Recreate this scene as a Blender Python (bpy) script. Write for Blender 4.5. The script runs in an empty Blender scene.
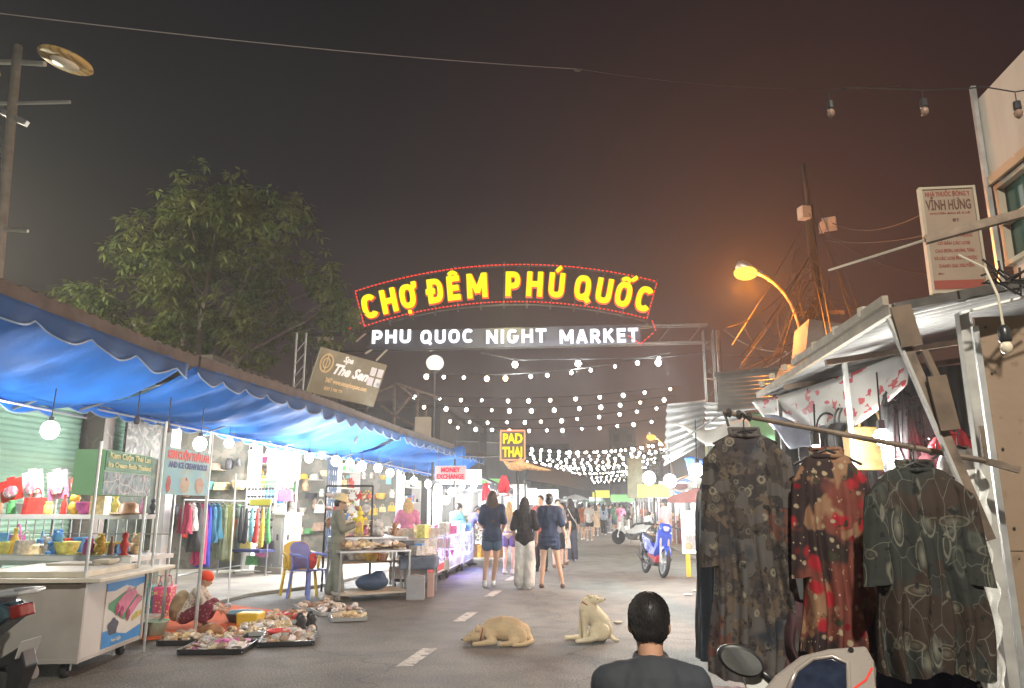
import bpy, bmesh, math, random
from mathutils import Vector, Matrix, Euler, noise
R = math.radians
sc = bpy.context.scene
col = sc.collection
# ---------------------------------------------------------------- camera
CAM_H, PITCH, YAW = 1.4, R(12.5), R(6.3)
cd = bpy.data.cameras.new('camera'); cam = bpy.data.objects.new('camera', cd); col.objects.link(cam)
cam.location = (0, 0, CAM_H); cam.rotation_euler = (R(90) + PITCH, 0, YAW)
cd.sensor_width = 36; cd.lens = 36 * 740 / 1024; cd.clip_start = 0.05; cd.clip_end = 3000
sc.camera = cam
sc.view_settings.view_transform = 'Standard'; sc.view_settings.look = 'None'
sc.view_settings.exposure = 1.2; sc.view_settings.gamma = 1.0
sc.render.engine = 'CYCLES'
sc.cycles.use_denoising = True
try:
    sc.cycles.denoiser = 'OPENIMAGEDENOISE'; sc.cycles.denoising_input_passes = 'RGB_ALBEDO_NORMAL'
except Exception: pass
sc.cycles.max_bounces = 5; sc.cycles.diffuse_bounces = 3; sc.cycles.glossy_bounces = 2
sc.cycles.transmission_bounces = 4; sc.cycles.transparent_max_bounces = 8; sc.cycles.volume_bounces = 0
sc.cycles.sample_clamp_indirect = 3.0
sc.cycles.caustics_reflective = False; sc.cycles.caustics_refractive = False
sc.cycles.volume_step_rate = 4; sc.cycles.volume_max_steps = 64
# ---------------------------------------------------------------- night sky
w = bpy.data.worlds.new('World'); sc.world = w; w.use_nodes = True
nt = w.node_tree; nt.nodes.clear()
out = nt.nodes.new('ShaderNodeOutputWorld'); bg = nt.nodes.new('ShaderNodeBackground')
tc = nt.nodes.new('ShaderNodeTexCoord'); sp = nt.nodes.new('ShaderNodeSeparateXYZ')
cr = nt.nodes.new('ShaderNodeValToRGB')
e = cr.color_ramp.elements
e[0].position = 0.0; e[0].color = (.040, .024, .018, 1)
e[1].position = 0.62; e[1].color = (.0004, .0008, .0024, 1)
m_ = e.new(.22); m_.color = (.013, .0082, .0078, 1)
m_ = e.new(.40); m_.color = (.0022, .0022, .0040, 1)
mx = nt.nodes.new('ShaderNodeMixRGB'); mx.blend_type = 'ADD'; mx.inputs[0].default_value = 1
dot = nt.nodes.new('ShaderNodeVectorMath'); dot.operation = 'DOT_PRODUCT'
gl = Vector((.27, 1, .22)).normalized(); dot.inputs[1].default_value = gl      # the town's glow over the lamp-lit street
pw = nt.nodes.new('ShaderNodeMath'); pw.operation = 'POWER'; pw.inputs[1].default_value = 14
mxc = nt.nodes.new('ShaderNodeMath'); mxc.operation = 'MAXIMUM'; mxc.inputs[1].default_value = 0
sm = nt.nodes.new('ShaderNodeMixRGB'); sm.blend_type = 'MULTIPLY'; sm.inputs[0].default_value = 1
sm.inputs[2].default_value = (.022, .0075, .0030, 1)
L = nt.links.new
L(tc.outputs['Generated'], sp.inputs[0]); L(sp.outputs['Z'], cr.inputs[0])
L(tc.outputs['Generated'], dot.inputs[0]); L(dot.outputs['Value'], mxc.inputs[0]); L(mxc.outputs[0], pw.inputs[0])
L(pw.outputs[0], sm.inputs[1]); L(cr.outputs[0], mx.inputs[1]); L(sm.outputs[0], mx.inputs[2])
L(mx.outputs[0], bg.inputs[0]); bg.inputs[1].default_value = 1.0; L(bg.outputs[0], out.inputs[0])

# ---------------------------------------------------------------- layout helpers
F_ = 740; CX_, CY_ = 512, 344
def ray(px, py):
    x = (px - CX_) / F_; y = -(py - CY_) / F_
    fy = math.cos(PITCH) - y * math.sin(PITCH); fz = math.sin(PITCH) + y * math.cos(PITCH)
    return x * math.cos(YAW) - fy * math.sin(YAW), x * math.sin(YAW) + fy * math.cos(YAW), fz
def G(px, py, z=0):
    X, Y, Z = ray(px, py); t = (z - CAM_H) / Z; return Vector((X * t, Y * t, z))
def AY(px, py, Y0):
    X, Y, Z = ray(px, py); t = Y0 / Y; return Vector((X * t, Y0, CAM_H + Z * t))
def AX(px, py, X0):
    X, Y, Z = ray(px, py); t = X0 / X; return Vector((X0, Y * t, CAM_H + Z * t))
# ---------------------------------------------------------------- materials
MATS = {}
def _new(name):
    m = bpy.data.materials.new(name); m.use_nodes = True
    n = m.node_tree; b = n.nodes['Principled BSDF']; return m, n, b
def M(name, c=None, rough=.6, metal=0, var=.18, scale=6, bump=0, bscale=None, emit=0, spec=.4, alpha=1, trans=0, coat=0, detail=4):
    if name in MATS: return MATS[name]
    m, n, b = _new(name); MATS[name] = m
    b.inputs['Roughness'].default_value = rough; b.inputs['Metallic'].default_value = metal
    b.inputs['Specular IOR Level'].default_value = spec
    b.inputs['Coat Weight'].default_value = coat
    c4 = (*c, 1)
    if var > 0:
        t = n.nodes.new('ShaderNodeTexCoord'); no = n.nodes.new('ShaderNodeTexNoise')
        no.inputs['Scale'].default_value = scale; no.inputs['Detail'].default_value = detail
        n.links.new(t.outputs['Object'], no.inputs['Vector'])
        r = n.nodes.new('ShaderNodeValToRGB')
        r.color_ramp.elements[0].position = .3; r.color_ramp.elements[1].position = .7
        r.color_ramp.elements[0].color = (*[max(0, x * (1 - var)) for x in c], 1)
        r.color_ramp.elements[1].color = (*[min(1, x * (1 + var)) for x in c], 1)
        n.links.new(no.outputs['Fac'], r.inputs[0]); n.links.new(r.outputs[0], b.inputs['Base Color'])
        rr = n.nodes.new('ShaderNodeMapRange'); rr.inputs['To Min'].default_value = max(.02, rough - .12); rr.inputs['To Max'].default_value = min(1, rough + .12)
        n.links.new(no.outputs['Fac'], rr.inputs['Value']); n.links.new(rr.outputs[0], b.inputs['Roughness'])
        if bump:
            n2 = n.nodes.new('ShaderNodeTexNoise'); n2.inputs['Scale'].default_value = bscale or scale * 4; n2.inputs['Detail'].default_value = 5
            n.links.new(t.outputs['Object'], n2.inputs['Vector'])
            bp = n.nodes.new('ShaderNodeBump'); bp.inputs['Strength'].default_value = bump; bp.inputs['Distance'].default_value = .02
            n.links.new(n2.outputs['Fac'], bp.inputs['Height']); n.links.new(bp.outputs[0], b.inputs['Normal'])
    else: b.inputs['Base Color'].default_value = c4
    if emit:
        b.inputs['Emission Color'].default_value = c4; b.inputs['Emission Strength'].default_value = emit
    if alpha < 1: b.inputs['Alpha'].default_value = alpha
    if trans: b.inputs['Transmission Weight'].default_value = trans
    return m
def glow(name, c, s, sample=False):
    if name in MATS: return MATS[name]
    m = bpy.data.materials.new(name); m.use_nodes = True; n = m.node_tree; n.nodes.clear()
    o = n.nodes.new('ShaderNodeOutputMaterial'); em = n.nodes.new('ShaderNodeEmission')
    em.inputs[0].default_value = (*c, 1); em.inputs[1].default_value = s; n.links.new(em.outputs[0], o.inputs[0])
    if not sample: m.cycles.emission_sampling = 'NONE'
    MATS[name] = m; return m
def pattern(name, base, layers, rough=.8, coords='Object', trans=0, bump=0):
    """layers: (kind, scale, lo, hi, colour[, stretch]) laid one over the other"""
    if name in MATS: return MATS[name]
    m, n, b = _new(name); MATS[name] = m; b.inputs['Roughness'].default_value = rough
    b.inputs['Specular IOR Level'].default_value = .2
    t = n.nodes.new('ShaderNodeTexCoord'); prev = None
    for i, ly in enumerate(layers):
        kind, s, lo, hi, c = ly[:5]; st = ly[5] if len(ly) > 5 else (1, 1, 1)
        mp = n.nodes.new('ShaderNodeMapping'); mp.inputs['Scale'].default_value = st
        mp.inputs['Location'].default_value = (i * 3.7, i * 1.3, i * 2.1)
        n.links.new(t.outputs[coords], mp.inputs[0])
        # bend the coordinates a little so shapes look drawn, not gridded
        dn = n.nodes.new('ShaderNodeTexNoise'); dn.inputs['Scale'].default_value = s * .7
        n.links.new(mp.outputs[0], dn.inputs['Vector'])
        ad = n.nodes.new('ShaderNodeMixRGB'); ad.blend_type = 'LINEAR_LIGHT'; ad.inputs[0].default_value = .35 / s
        n.links.new(mp.outputs[0], ad.inputs[1]); n.links.new(dn.outputs['Color'], ad.inputs[2])
        if kind == 'noise':
            x = n.nodes.new('ShaderNodeTexNoise'); x.inputs['Detail'].default_value = 3; o = 'Fac'
        elif kind == 'cell':
            x = n.nodes.new('ShaderNodeTexVoronoi'); o = 'Distance'
        elif kind == 'edge':
            x = n.nodes.new('ShaderNodeTexVoronoi'); x.feature = 'DISTANCE_TO_EDGE'; o = 'Distance'
        elif kind == 'patch':
            x = n.nodes.new('ShaderNodeTexVoronoi'); x.distance = 'CHEBYCHEV'; o = 'Color'
        elif kind == 'wave':
            x = n.nodes.new('ShaderNodeTexWave'); x.inputs['Distortion'].default_value = 6; x.inputs['Detail'].default_value = 2; o = 'Fac'
        elif kind == 'ring':
            x = n.nodes.new('ShaderNodeTexVoronoi'); o = 'Distance'
        x.inputs['Scale'].default_value = s
        n.links.new(ad.outputs[0] if kind not in ('ring', 'patch') else mp.outputs[0], x.inputs['Vector'])
        r = n.nodes.new('ShaderNodeValToRGB'); el = r.color_ramp.elements
        if kind == 'ring':
            el[0].position = 0; el[0].color = (1, 1, 1, 1); el[1].position = lo; el[1].color = (0, 0, 0, 1)
            a_ = el.new(lo + .04); a_.color = (1, 1, 1, 1); a_ = el.new(hi); a_.color = (0, 0, 0, 1)
        elif lo <= hi:
            el[0].position = lo; el[0].color = (0, 0, 0, 1); el[1].position = min(1, hi); el[1].color = (1, 1, 1, 1)
        else:
            el[0].position = hi; el[0].color = (1, 1, 1, 1); el[1].position = min(1, lo); el[1].color = (0, 0, 0, 1)
        n.links.new(x.outputs[o], r.inputs[0])
        mi = n.nodes.new('ShaderNodeMixRGB')
        n.links.new(r.outputs[0], mi.inputs[0])
        if prev is None: mi.inputs[1].default_value = (*base, 1)
        else: n.links.new(prev, mi.inputs[1])
        mi.inputs[2].default_value = (*c, 1); prev = mi.outputs[0]
    n.links.new(prev, b.inputs['Base Color'])
    if bump:
        n2 = n.nodes.new('ShaderNodeTexNoise'); n2.inputs['Scale'].default_value = 9; n.links.new(t.outputs[coords], n2.inputs['Vector'])
        bp = n.nodes.new('ShaderNodeBump'); bp.inputs['Strength'].default_value = bump; bp.inputs['Distance'].default_value = .03
        n.links.new(n2.outputs['Fac'], bp.inputs['Height']); n.links.new(bp.outputs[0], b.inputs['Normal'])
    if trans:
        o_ = n.nodes['Material Output']; tr = n.nodes.new('ShaderNodeBsdfTranslucent'); ms = n.nodes.new('ShaderNodeMixShader')
        n.links.new(prev, tr.inputs[0]); ms.inputs[0].default_value = trans
        n.links.new(b.outputs[0], ms.inputs[1]); n.links.new(tr.outputs[0], ms.inputs[2]); n.links.new(ms.outputs[0], o_.inputs[0])
    return m
# ---------------------------------------------------------------- mesh builder
class MB:
    def __init__(s): s.v = []; s.f = []; s.i = []; s.k = 0
    def add(s, vs, fs):
        o = len(s.v); s.v += [tuple(p) for p in vs]; s.f += [tuple(a + o for a in f) for f in fs]; s.i += [s.k] * len(fs); return s
    def box(s, c, d, rz=0, rx=0, ry=0, taper=1):
        m = Matrix.Translation(c) @ Euler((rx, ry, rz)).to_matrix().to_4x4()
        vs = []
        for z in (-.5, .5):
            k = taper if z > 0 else 1
            for x, y in ((-.5, -.5), (.5, -.5), (.5, .5), (-.5, .5)): vs.append(m @ Vector((x * d[0] * k, y * d[1] * k, z * d[2])))
        return s.add(vs, [(3, 2, 1, 0), (4, 5, 6, 7), (0, 1, 5, 4), (1, 2, 6, 5), (2, 3, 7, 6), (3, 0, 4, 7)])
    def bar(s, a, b, w, h=None, up=(0, 0, 1)):
        a, b = Vector(a), Vector(b); d = b - a; h = h or w
        y = d.normalized(); x = y.cross(Vector(up))
        if x.length < 1e-4: x = y.cross(Vector((1, 0, 0)))
        x.normalize(); z = x.cross(y)
        vs = [p + x * (i * w / 2) + z * (j * h / 2) for p in (a, b) for i, j in ((-1, -1), (1, -1), (1, 1), (-1, 1))]
        return s.add(vs, [(0, 1, 2, 3), (7, 6, 5, 4), (4, 5, 1, 0), (5, 6, 2, 1), (6, 7, 3, 2), (7, 4, 0, 3)])
    def tube(s, pts, r, n=8, cap=True):
        pts = [Vector(p) for p in pts]; k = len(pts); rs = r if isinstance(r, (list, tuple)) else [r] * k
        vs = []; u = None
        for i, p in enumerate(pts):
            d = (pts[min(i + 1, k - 1)] - pts[max(i - 1, 0)]).normalized()
            if u is None: u = d.cross(Vector((0, 0, 1))); u = u if u.length > .01 else d.cross(Vector((1, 0, 0)))
            u = (u - d * u.dot(d)).normalized(); v = d.cross(u)
            for j in range(n):
                a = 2 * math.pi * j / n; vs.append(p + (u * math.cos(a) + v * math.sin(a)) * rs[i])
        fs = [(i * n + j, i * n + (j + 1) % n, (i + 1) * n + (j + 1) % n, (i + 1) * n + j) for i in range(k - 1) for j in range(n)]
        if cap: fs += [tuple(range(n))[::-1], tuple((k - 1) * n + j for j in range(n))]
        return s.add(vs, fs)
    def sph(s, c, r, n=12, rot=None):
        r = (r, r, r) if not isinstance(r, (tuple, list)) else r; c = Vector(c); m = max(4, n // 2)
        q = rot.to_matrix() if rot else None
        vs = []
        def P(v):
            v = Vector((v[0] * r[0], v[1] * r[1], v[2] * r[2])); v = q @ v if q else v; return c + v
        vs.append(P((0, 0, -1)))
        for i in range(1, m):
            a = -math.pi / 2 + math.pi * i / m
            for j in range(n):
                b = 2 * math.pi * j / n; vs.append(P((math.cos(a) * math.cos(b), math.cos(a) * math.sin(b), math.sin(a))))
        vs.append(P((0, 0, 1))); t = len(vs) - 1
        fs = [(0, 1 + (j + 1) % n, 1 + j) for j in range(n)]
        fs += [(1 + (i - 1) * n + j, 1 + (i - 1) * n + (j + 1) % n, 1 + i * n + (j + 1) % n, 1 + i * n + j) for i in range(1, m - 1) for j in range(n)]
        fs += [(t, 1 + (m - 2) * n + j, 1 + (m - 2) * n + (j + 1) % n) for j in range(n)]
        return s.add(vs, fs)
    def lathe(s, prof, c=(0, 0, 0), n=16, mtx=None):
        c = Vector(c); vs = []
        for r, z in prof:
            for j in range(n):
                a = 2 * math.pi * j / n; p = Vector((r * math.cos(a), r * math.sin(a), z)); vs.append((mtx @ p if mtx else p) + c)
        k = len(prof)
        fs = [(i * n + j, i * n + (j + 1) % n, (i + 1) * n + (j + 1) % n, (i + 1) * n + j) for i in range(k - 1) for j in range(n)]
        fs += [tuple(range(n))[::-1], tuple((k - 1) * n + j for j in range(n))]
        return s.add(vs, fs)
    def prism(s, pts, d, mtx=None):
        """outline in local XY, thickness d along local Z"""
        n = len(pts); vs = [Vector((x, y, 0)) for x, y in pts] + [Vector((x, y, d)) for x, y in pts]
        if mtx: vs = [mtx @ v for v in vs]
        return s.add(vs, [tuple(range(n))[::-1], tuple(range(n, 2 * n))] + [(i, (i + 1) % n, n + (i + 1) % n, n + i) for i in range(n)])
    def grid(s, fn, nu, nv, wrap=False):
        vs = [fn(i / nu, j / nv) for j in range(nv + 1) for i in range(nu + (0 if wrap else 1))]
        q = nu if wrap else nu + 1
        fs = [(j * q + i, j * q + (i + 1) % q, (j + 1) * q + (i + 1) % q, (j + 1) * q + i) for j in range(nv) for i in range(nu)]
        return s.add(vs, fs)
    def loft(s, rings, n=20, fold=0, k=7, ph=0):
        """rings: (centre, rx, ry) closed ends; horizontal rings"""
        vs = []; m = len(rings)
        for i, rg in enumerate(rings):
            c, rx, ry = rg[:3]; fa = fold * (i / max(1, m - 1))
            for j in range(n):
                a = 2 * math.pi * j / n; q = 1 + fa * math.sin(k * a + ph + i * .3)
                vs.append((c[0] + rx * q * math.cos(a), c[1] + ry * q * math.sin(a), c[2]))
        fs = [(i * n + j, i * n + (j + 1) % n, (i + 1) * n + (j + 1) % n, (i + 1) * n + j) for i in range(m - 1) for j in range(n)]
        fs += [tuple(range(n))[::-1], tuple((m - 1) * n + j for j in range(n))]
        return s.add(vs, fs)
    def build(s, name, mats, parent=None, loc=(0, 0, 0), rot=(0, 0, 0), smooth=False, bevel=0, solid=0, sub=0):
        me = bpy.data.meshes.new(name); me.from_pydata(s.v, [], s.f)
        mats = mats if isinstance(mats, (list, tuple)) else [mats]
        for m in mats: me.materials.append(m)
        if len(mats) > 1: me.polygons.foreach_set('material_index', s.i)
        bm = bmesh.new(); bm.from_mesh(me); bmesh.ops.recalc_face_normals(bm, faces=bm.faces); bm.to_mesh(me); bm.free()
        if smooth: me.polygons.foreach_set('use_smooth', [True] * len(me.polygons))
        me.update()
        o = bpy.data.objects.new(name, me); col.objects.link(o); o.location = loc; o.rotation_euler = rot
        if parent: o.parent = parent
        if solid: q = o.modifiers.new('thick', 'SOLIDIFY'); q.thickness = solid; q.offset = 0
        if bevel: q = o.modifiers.new('bevel', 'BEVEL'); q.width = bevel; q.segments = 2; q.limit_method = 'ANGLE'
        if sub: q = o.modifiers.new('sub', 'SUBSURF'); q.levels = sub; q.render_levels = sub
        if smooth == 'auto':
            pass
        return o
def tag(o, label, cat, group=None):
    o['label'] = label; o['category'] = cat
    if group: o['group'] = group
    return o
def thing(name, label, cat, loc=(0, 0, 0), rz=0, group=None):
    o = bpy.data.objects.new(name, None); col.objects.link(o); o.location = loc; o.rotation_euler = (0, 0, rz)
    o.empty_display_size = .2
    return tag(o, label, cat, group)
def struct(name, mb, mats, **k):
    o = mb.build(name, mats, **k); o['kind'] = 'structure'; return o
KIDS = {}
def kids(o): return [c for c in col.objects if c.parent == o]
def copy_tree(o, loc=None, rz=None, label=None, group=None, parent=None, _idx=None):
    if _idx is None:
        _idx = {}
        for c in bpy.data.objects:
            if c.parent: _idx.setdefault(c.parent.name, []).append(c)
    c = o.copy(); col.objects.link(c)
    if parent: c.parent = parent
    if loc is not None: c.location = loc
    if rz is not None: c.rotation_euler = (0, 0, rz)
    if label: c['label'] = label
    if group: c['group'] = group
    for ch in _idx.get(o.name, []): copy_tree(ch, parent=c, _idx=_idx)
    return c
def text(body, cap, mat, parent, loc, rot, depth=.004, bold=0, xs=1, align='CENTER', name='lettering', space=1, shear=0, res=2, gap=1):
    cu = bpy.data.curves.new(name, 'FONT'); cu.body = body; cu.size = cap / .7; cu.extrude = depth / 2; cu.offset = bold
    cu.align_x = align; cu.space_character = space; cu.shear = shear; cu.resolution_u = res; cu.space_line = gap
    t = bpy.data.objects.new(name + '_c', cu); col.objects.link(t)
    dg = bpy.context.evaluated_depsgraph_get()
    me = bpy.data.meshes.new_from_object(t.evaluated_get(dg)); bpy.data.objects.remove(t); bpy.data.curves.remove(cu)
    for v in me.vertices: v.co.x *= xs
    me.materials.clear(); me.materials.append(mat); me.name = name
    o = bpy.data.objects.new(name, me); col.objects.link(o); o.parent = parent; o.location = loc; o.rotation_euler = rot
    return o
def lamp(name, loc, power, color=(1, 1, 1), r=.05, parent=None, kind='POINT', **k):
    l = bpy.data.lights.new(name, kind); l.energy = power; l.color = color
    if kind == 'POINT' or kind == 'SPOT': l.shadow_soft_size = r
    for a, b in k.items(): setattr(l, a, b)
    o = bpy.data.objects.new(name, l); col.objects.link(o); o.location = loc
    if parent: o.parent = parent
    return o
def remeshed(mb, name, mats, voxel, smooth=3, parent=None, loc=(0, 0, 0), rot=(0, 0, 0), deform=None, factor=.5):
    """overlapping closed shapes grown into ONE continuous skin"""
    me = bpy.data.meshes.new('tmp'); me.from_pydata(mb.v, [], mb.f)
    bm = bmesh.new(); bm.from_mesh(me); bmesh.ops.recalc_face_normals(bm, faces=bm.faces); bm.to_mesh(me); bm.free()
    t = bpy.data.objects.new('tmp', me); col.objects.link(t)
    q = t.modifiers.new('r', 'REMESH'); q.mode = 'VOXEL'; q.voxel_size = voxel; q.use_smooth_shade = True
    if smooth: q = t.modifiers.new('s', 'SMOOTH'); q.iterations = smooth; q.factor = factor
    dg = bpy.context.evaluated_depsgraph_get(); out = bpy.data.meshes.new_from_object(t.evaluated_get(dg))
    bpy.data.objects.remove(t); bpy.data.meshes.remove(me); out.name = name
    if deform:
        for v in out.vertices: v.co = deform(v.co)
    out.materials.clear()
    for m in (mats if isinstance(mats, (list, tuple)) else [mats]): out.materials.append(m)
    out.polygons.foreach_set('use_smooth', [True] * len(out.polygons))
    o = bpy.data.objects.new(name, out); col.objects.link(o); o.location = loc; o.rotation_euler = rot
    if parent: o.parent = parent
    return o
rnd = random.Random(7)
MT = dict(
    steel=M('brushed_steel', (.42, .43, .43), .35, .8, .1, 12), alu=M('aluminium', (.55, .56, .56), .4, .7, .1, 10),
    dsteel=M('dark_steel', (.07, .065, .06), .5, .5, .3, 10), rust=M('rusty_steel', (.16, .12, .09), .7, .3, .45, 9, .2),
    white=M('white_paint', (.75, .75, .73), .45, 0, .06, 5), cream=M('cream_paint', (.46, .41, .32), .6, 0, .1, 3),
    black=M('black_plastic', (.02, .02, .022), .35, 0, .2, 20), rubber=M('rubber', (.015, .015, .015), .8, 0, .2, 20),
    wire=M('wire_black', (.012, .012, .012), .6, 0, 0), yellow=M('yellow_plastic', (.75, .5, .05), .4, 0, .1, 4),
    blueplastic=M('blue_plastic', (.06, .10, .50), .35, 0, .12, 5), redpl=M('red_plastic', (.6, .04, .03), .35, 0, .1, 5),
    wood=M('wood', (.22, .13, .07), .6, 0, .35, 10, .15), skin=M('skin', (.50, .31, .21), .55, 0, .1, 9),
    skin2=M('skin_pale', (.60, .42, .32), .55, 0, .1, 9), hair=M('black_hair', (.012, .010, .010), .38, 0, .5, 30, .4, 90),
    glass=M('clear_glass', (.85, .9, .92), .03, 0, 0, alpha=.16, spec=.6),
)
# ================================================================ GROUND
asph, n, b = _new('asphalt')
t = n.nodes.new('ShaderNodeTexCoord')
def _noise(sc_, det, vec=None):
    q = n.nodes.new('ShaderNodeTexNoise'); q.inputs['Scale'].default_value = sc_; q.inputs['Detail'].default_value = det
    n.links.new(vec or t.outputs['Object'], q.inputs['Vector']); return q
a1 = _noise(.35, 6); a2 = _noise(55, 3); a3 = _noise(2.2, 5)
r1 = n.nodes.new('ShaderNodeValToRGB'); r1.color_ramp.elements[0].position = .35; r1.color_ramp.elements[1].position = .68
r1.color_ramp.elements[0].color = (.110, .106, .096, 1); r1.color_ramp.elements[1].color = (.180, .173, .156, 1)
r2 = n.nodes.new('ShaderNodeValToRGB'); r2.color_ramp.elements[0].position = .42; r2.color_ramp.elements[1].position = .62
r2.color_ramp.elements[0].color = (.55, .55, .55, 1); r2.color_ramp.elements[1].color = (1.35, 1.35, 1.32, 1)
r3 = n.nodes.new('ShaderNodeValToRGB'); r3.color_ramp.elements[0].position = .40; r3.color_ramp.elements[1].position = .55
r3.color_ramp.elements[0].color = (.78, .78, .78, 1); r3.color_ramp.elements[1].color = (1.05, 1.04, 1.02, 1)
m1 = n.nodes.new('ShaderNodeMixRGB'); m1.blend_type = 'MULTIPLY'; m1.inputs[0].default_value = 1
m2 = n.nodes.new('ShaderNodeMixRGB'); m2.blend_type = 'MULTIPLY'; m2.inputs[0].default_value = 1
for a, r in ((a1, r1), (a2, r2), (a3, r3)): n.links.new(a.outputs['Fac'], r.inputs[0])
n.links.new(r1.outputs[0], m1.inputs[1]); n.links.new(r2.outputs[0], m1.inputs[2])
n.links.new(m1.outputs[0], m2.inputs[1]); n.links.new(r3.outputs[0], m2.inputs[2])
wn_ = _noise(1.2, 4); wa = n.nodes.new('ShaderNodeMixRGB'); wa.blend_type = 'LINEAR_LIGHT'; wa.inputs[0].default_value = .5
n.links.new(t.outputs['Object'], wa.inputs[1]); n.links.new(wn_.outputs['Color'], wa.inputs[2])
vo = n.nodes.new('ShaderNodeTexVoronoi'); vo.feature = 'DISTANCE_TO_EDGE'; vo.inputs['Scale'].default_value = .33; n.links.new(wa.outputs[0], vo.inputs['Vector'])
rc = n.nodes.new('ShaderNodeValToRGB'); rc.color_ramp.elements[0].position = .0; rc.color_ramp.elements[1].position = .006
rc.color_ramp.elements[0].color = (.45, .45, .45, 1); rc.color_ramp.elements[1].color = (1, 1, 1, 1); n.links.new(vo.outputs['Distance'], rc.inputs[0])
st_ = _noise(.9, 3); rs = n.nodes.new('ShaderNodeValToRGB'); rs.color_ramp.elements[0].position = .62; rs.color_ramp.elements[1].position = .72
rs.color_ramp.elements[0].color = (1, 1, 1, 1); rs.color_ramp.elements[1].color = (.62, .61, .60, 1); n.links.new(st_.outputs['Fac'], rs.inputs[0])
pc = n.nodes.new('ShaderNodeTexVoronoi'); pc.distance = 'CHEBYCHEV'; pc.inputs['Scale'].default_value = .16; n.links.new(t.outputs['Object'], pc.inputs['Vector'])
rp = n.nodes.new('ShaderNodeValToRGB'); rp.color_ramp.elements[0].position = .25; rp.color_ramp.elements[1].position = .26
rp.color_ramp.elements[0].color = (.80, .80, .82, 1); rp.color_ramp.elements[1].color = (1, 1, 1, 1); n.links.new(pc.outputs['Color'], rp.inputs[0])
last = m2.outputs[0]
for q_ in (rc, rs, rp):
    mm_ = n.nodes.new('ShaderNodeMixRGB'); mm_.blend_type = 'MULTIPLY'; mm_.inputs[0].default_value = 1; n.links.new(last, mm_.inputs[1]); n.links.new(q_.outputs[0], mm_.inputs[2]); last = mm_.outputs[0]
n.links.new(last, b.inputs['Base Color'])
b.inputs['Roughness'].default_value = .78
bp = n.nodes.new('ShaderNodeBump'); bp.inputs['Strength'].default_value = .5; bp.inputs['Distance'].default_value = .01
n.links.new(a2.outputs['Fac'], bp.inputs['Height']); n.links.new(bp.outputs[0], b.inputs['Normal'])
conc = M('pavement_concrete', (.30, .28, .24), .8, 0, .28, 1.6, .3, 30)
def gz(x, y): return (x, y, 0)
mb = MB(); mb.grid(lambda u, v: (-900 + 1800 * u, -300 + 1800 * v, 0), 8, 8); struct('ground', mb, asph)
mb = MB()
mb.prism([(-5.55, -6), (-5.6, 12), (-4.9, 13.6), (-4.6, 20), (-4.0, 60), (-3.8, 130), (-20, 130), (-20, -6)], .06)
struct('pavement', mb, conc, bevel=.012)
mb = MB(); mb.prism([(2.6, 4.6), (16, 4.6), (16, 130), (3.2, 130), (2.7, 30)], .07); struct('side_pavement', mb, conc, bevel=.012)
paint = pattern('road_paint', (.50, .48, .43), [('noise', 14, .52, .60, (.16, .15, .13)), ('noise', 3, .55, .7, (.34, .32, .28))], .75)
for i in range(14):
    y = 7.0 + 2.72 * i
    mb = MB(); mb.add([(-1.83, y, .004), (-1.68, y + .04, .004), (-1.64, y + .92, .004), (-1.79, y + .9, .004)], [(0, 1, 2, 3)])
    struct('lane_dash', mb, paint)
# ================================================================ ARCH SIGN
YA = 22.0
arch = thing('sign_arch', 'steel arch gate over the street with glowing yellow and white night market letters', 'sign', (0, YA, 0))
def A(px, py, Y=YA):
    p = AY(px, py, Y); return Vector((p.x, p.y - YA, p.z))
pl, pr = A(310, 345).x, A(708, 335).x
for x in (pl, pr):
    mb = MB()
    for dx, dy in ((-.14, -.14), (.14, -.14), (.14, .14), (-.14, .14)): mb.tube([(x + dx, dy, 0), (x + dx, dy, 6.55)], .035, 6)
    z = .3
    while z < 6.3:
        mb.bar((x - .14, -.14, z), (x + .14, -.14, z + .35), .02); mb.bar((x - .14, .14, z + .35), (x + .14, .14, z), .02); z += .7
    mb.build('post', MT['dsteel'], arch)
zt, zb = A(510, 330).z, A(510, 347).z
mb = MB()
for z in (zt, zb):
    for dy in (-.12, .12): mb.bar((pl, dy, z), (pr, dy, z), .05)
x = pl
while x < pr: mb.bar((x, -.12, zb), (x + .45, -.12, zt), .025); x += .9
mb.build('beam', MT['dsteel'], arch)
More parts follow.
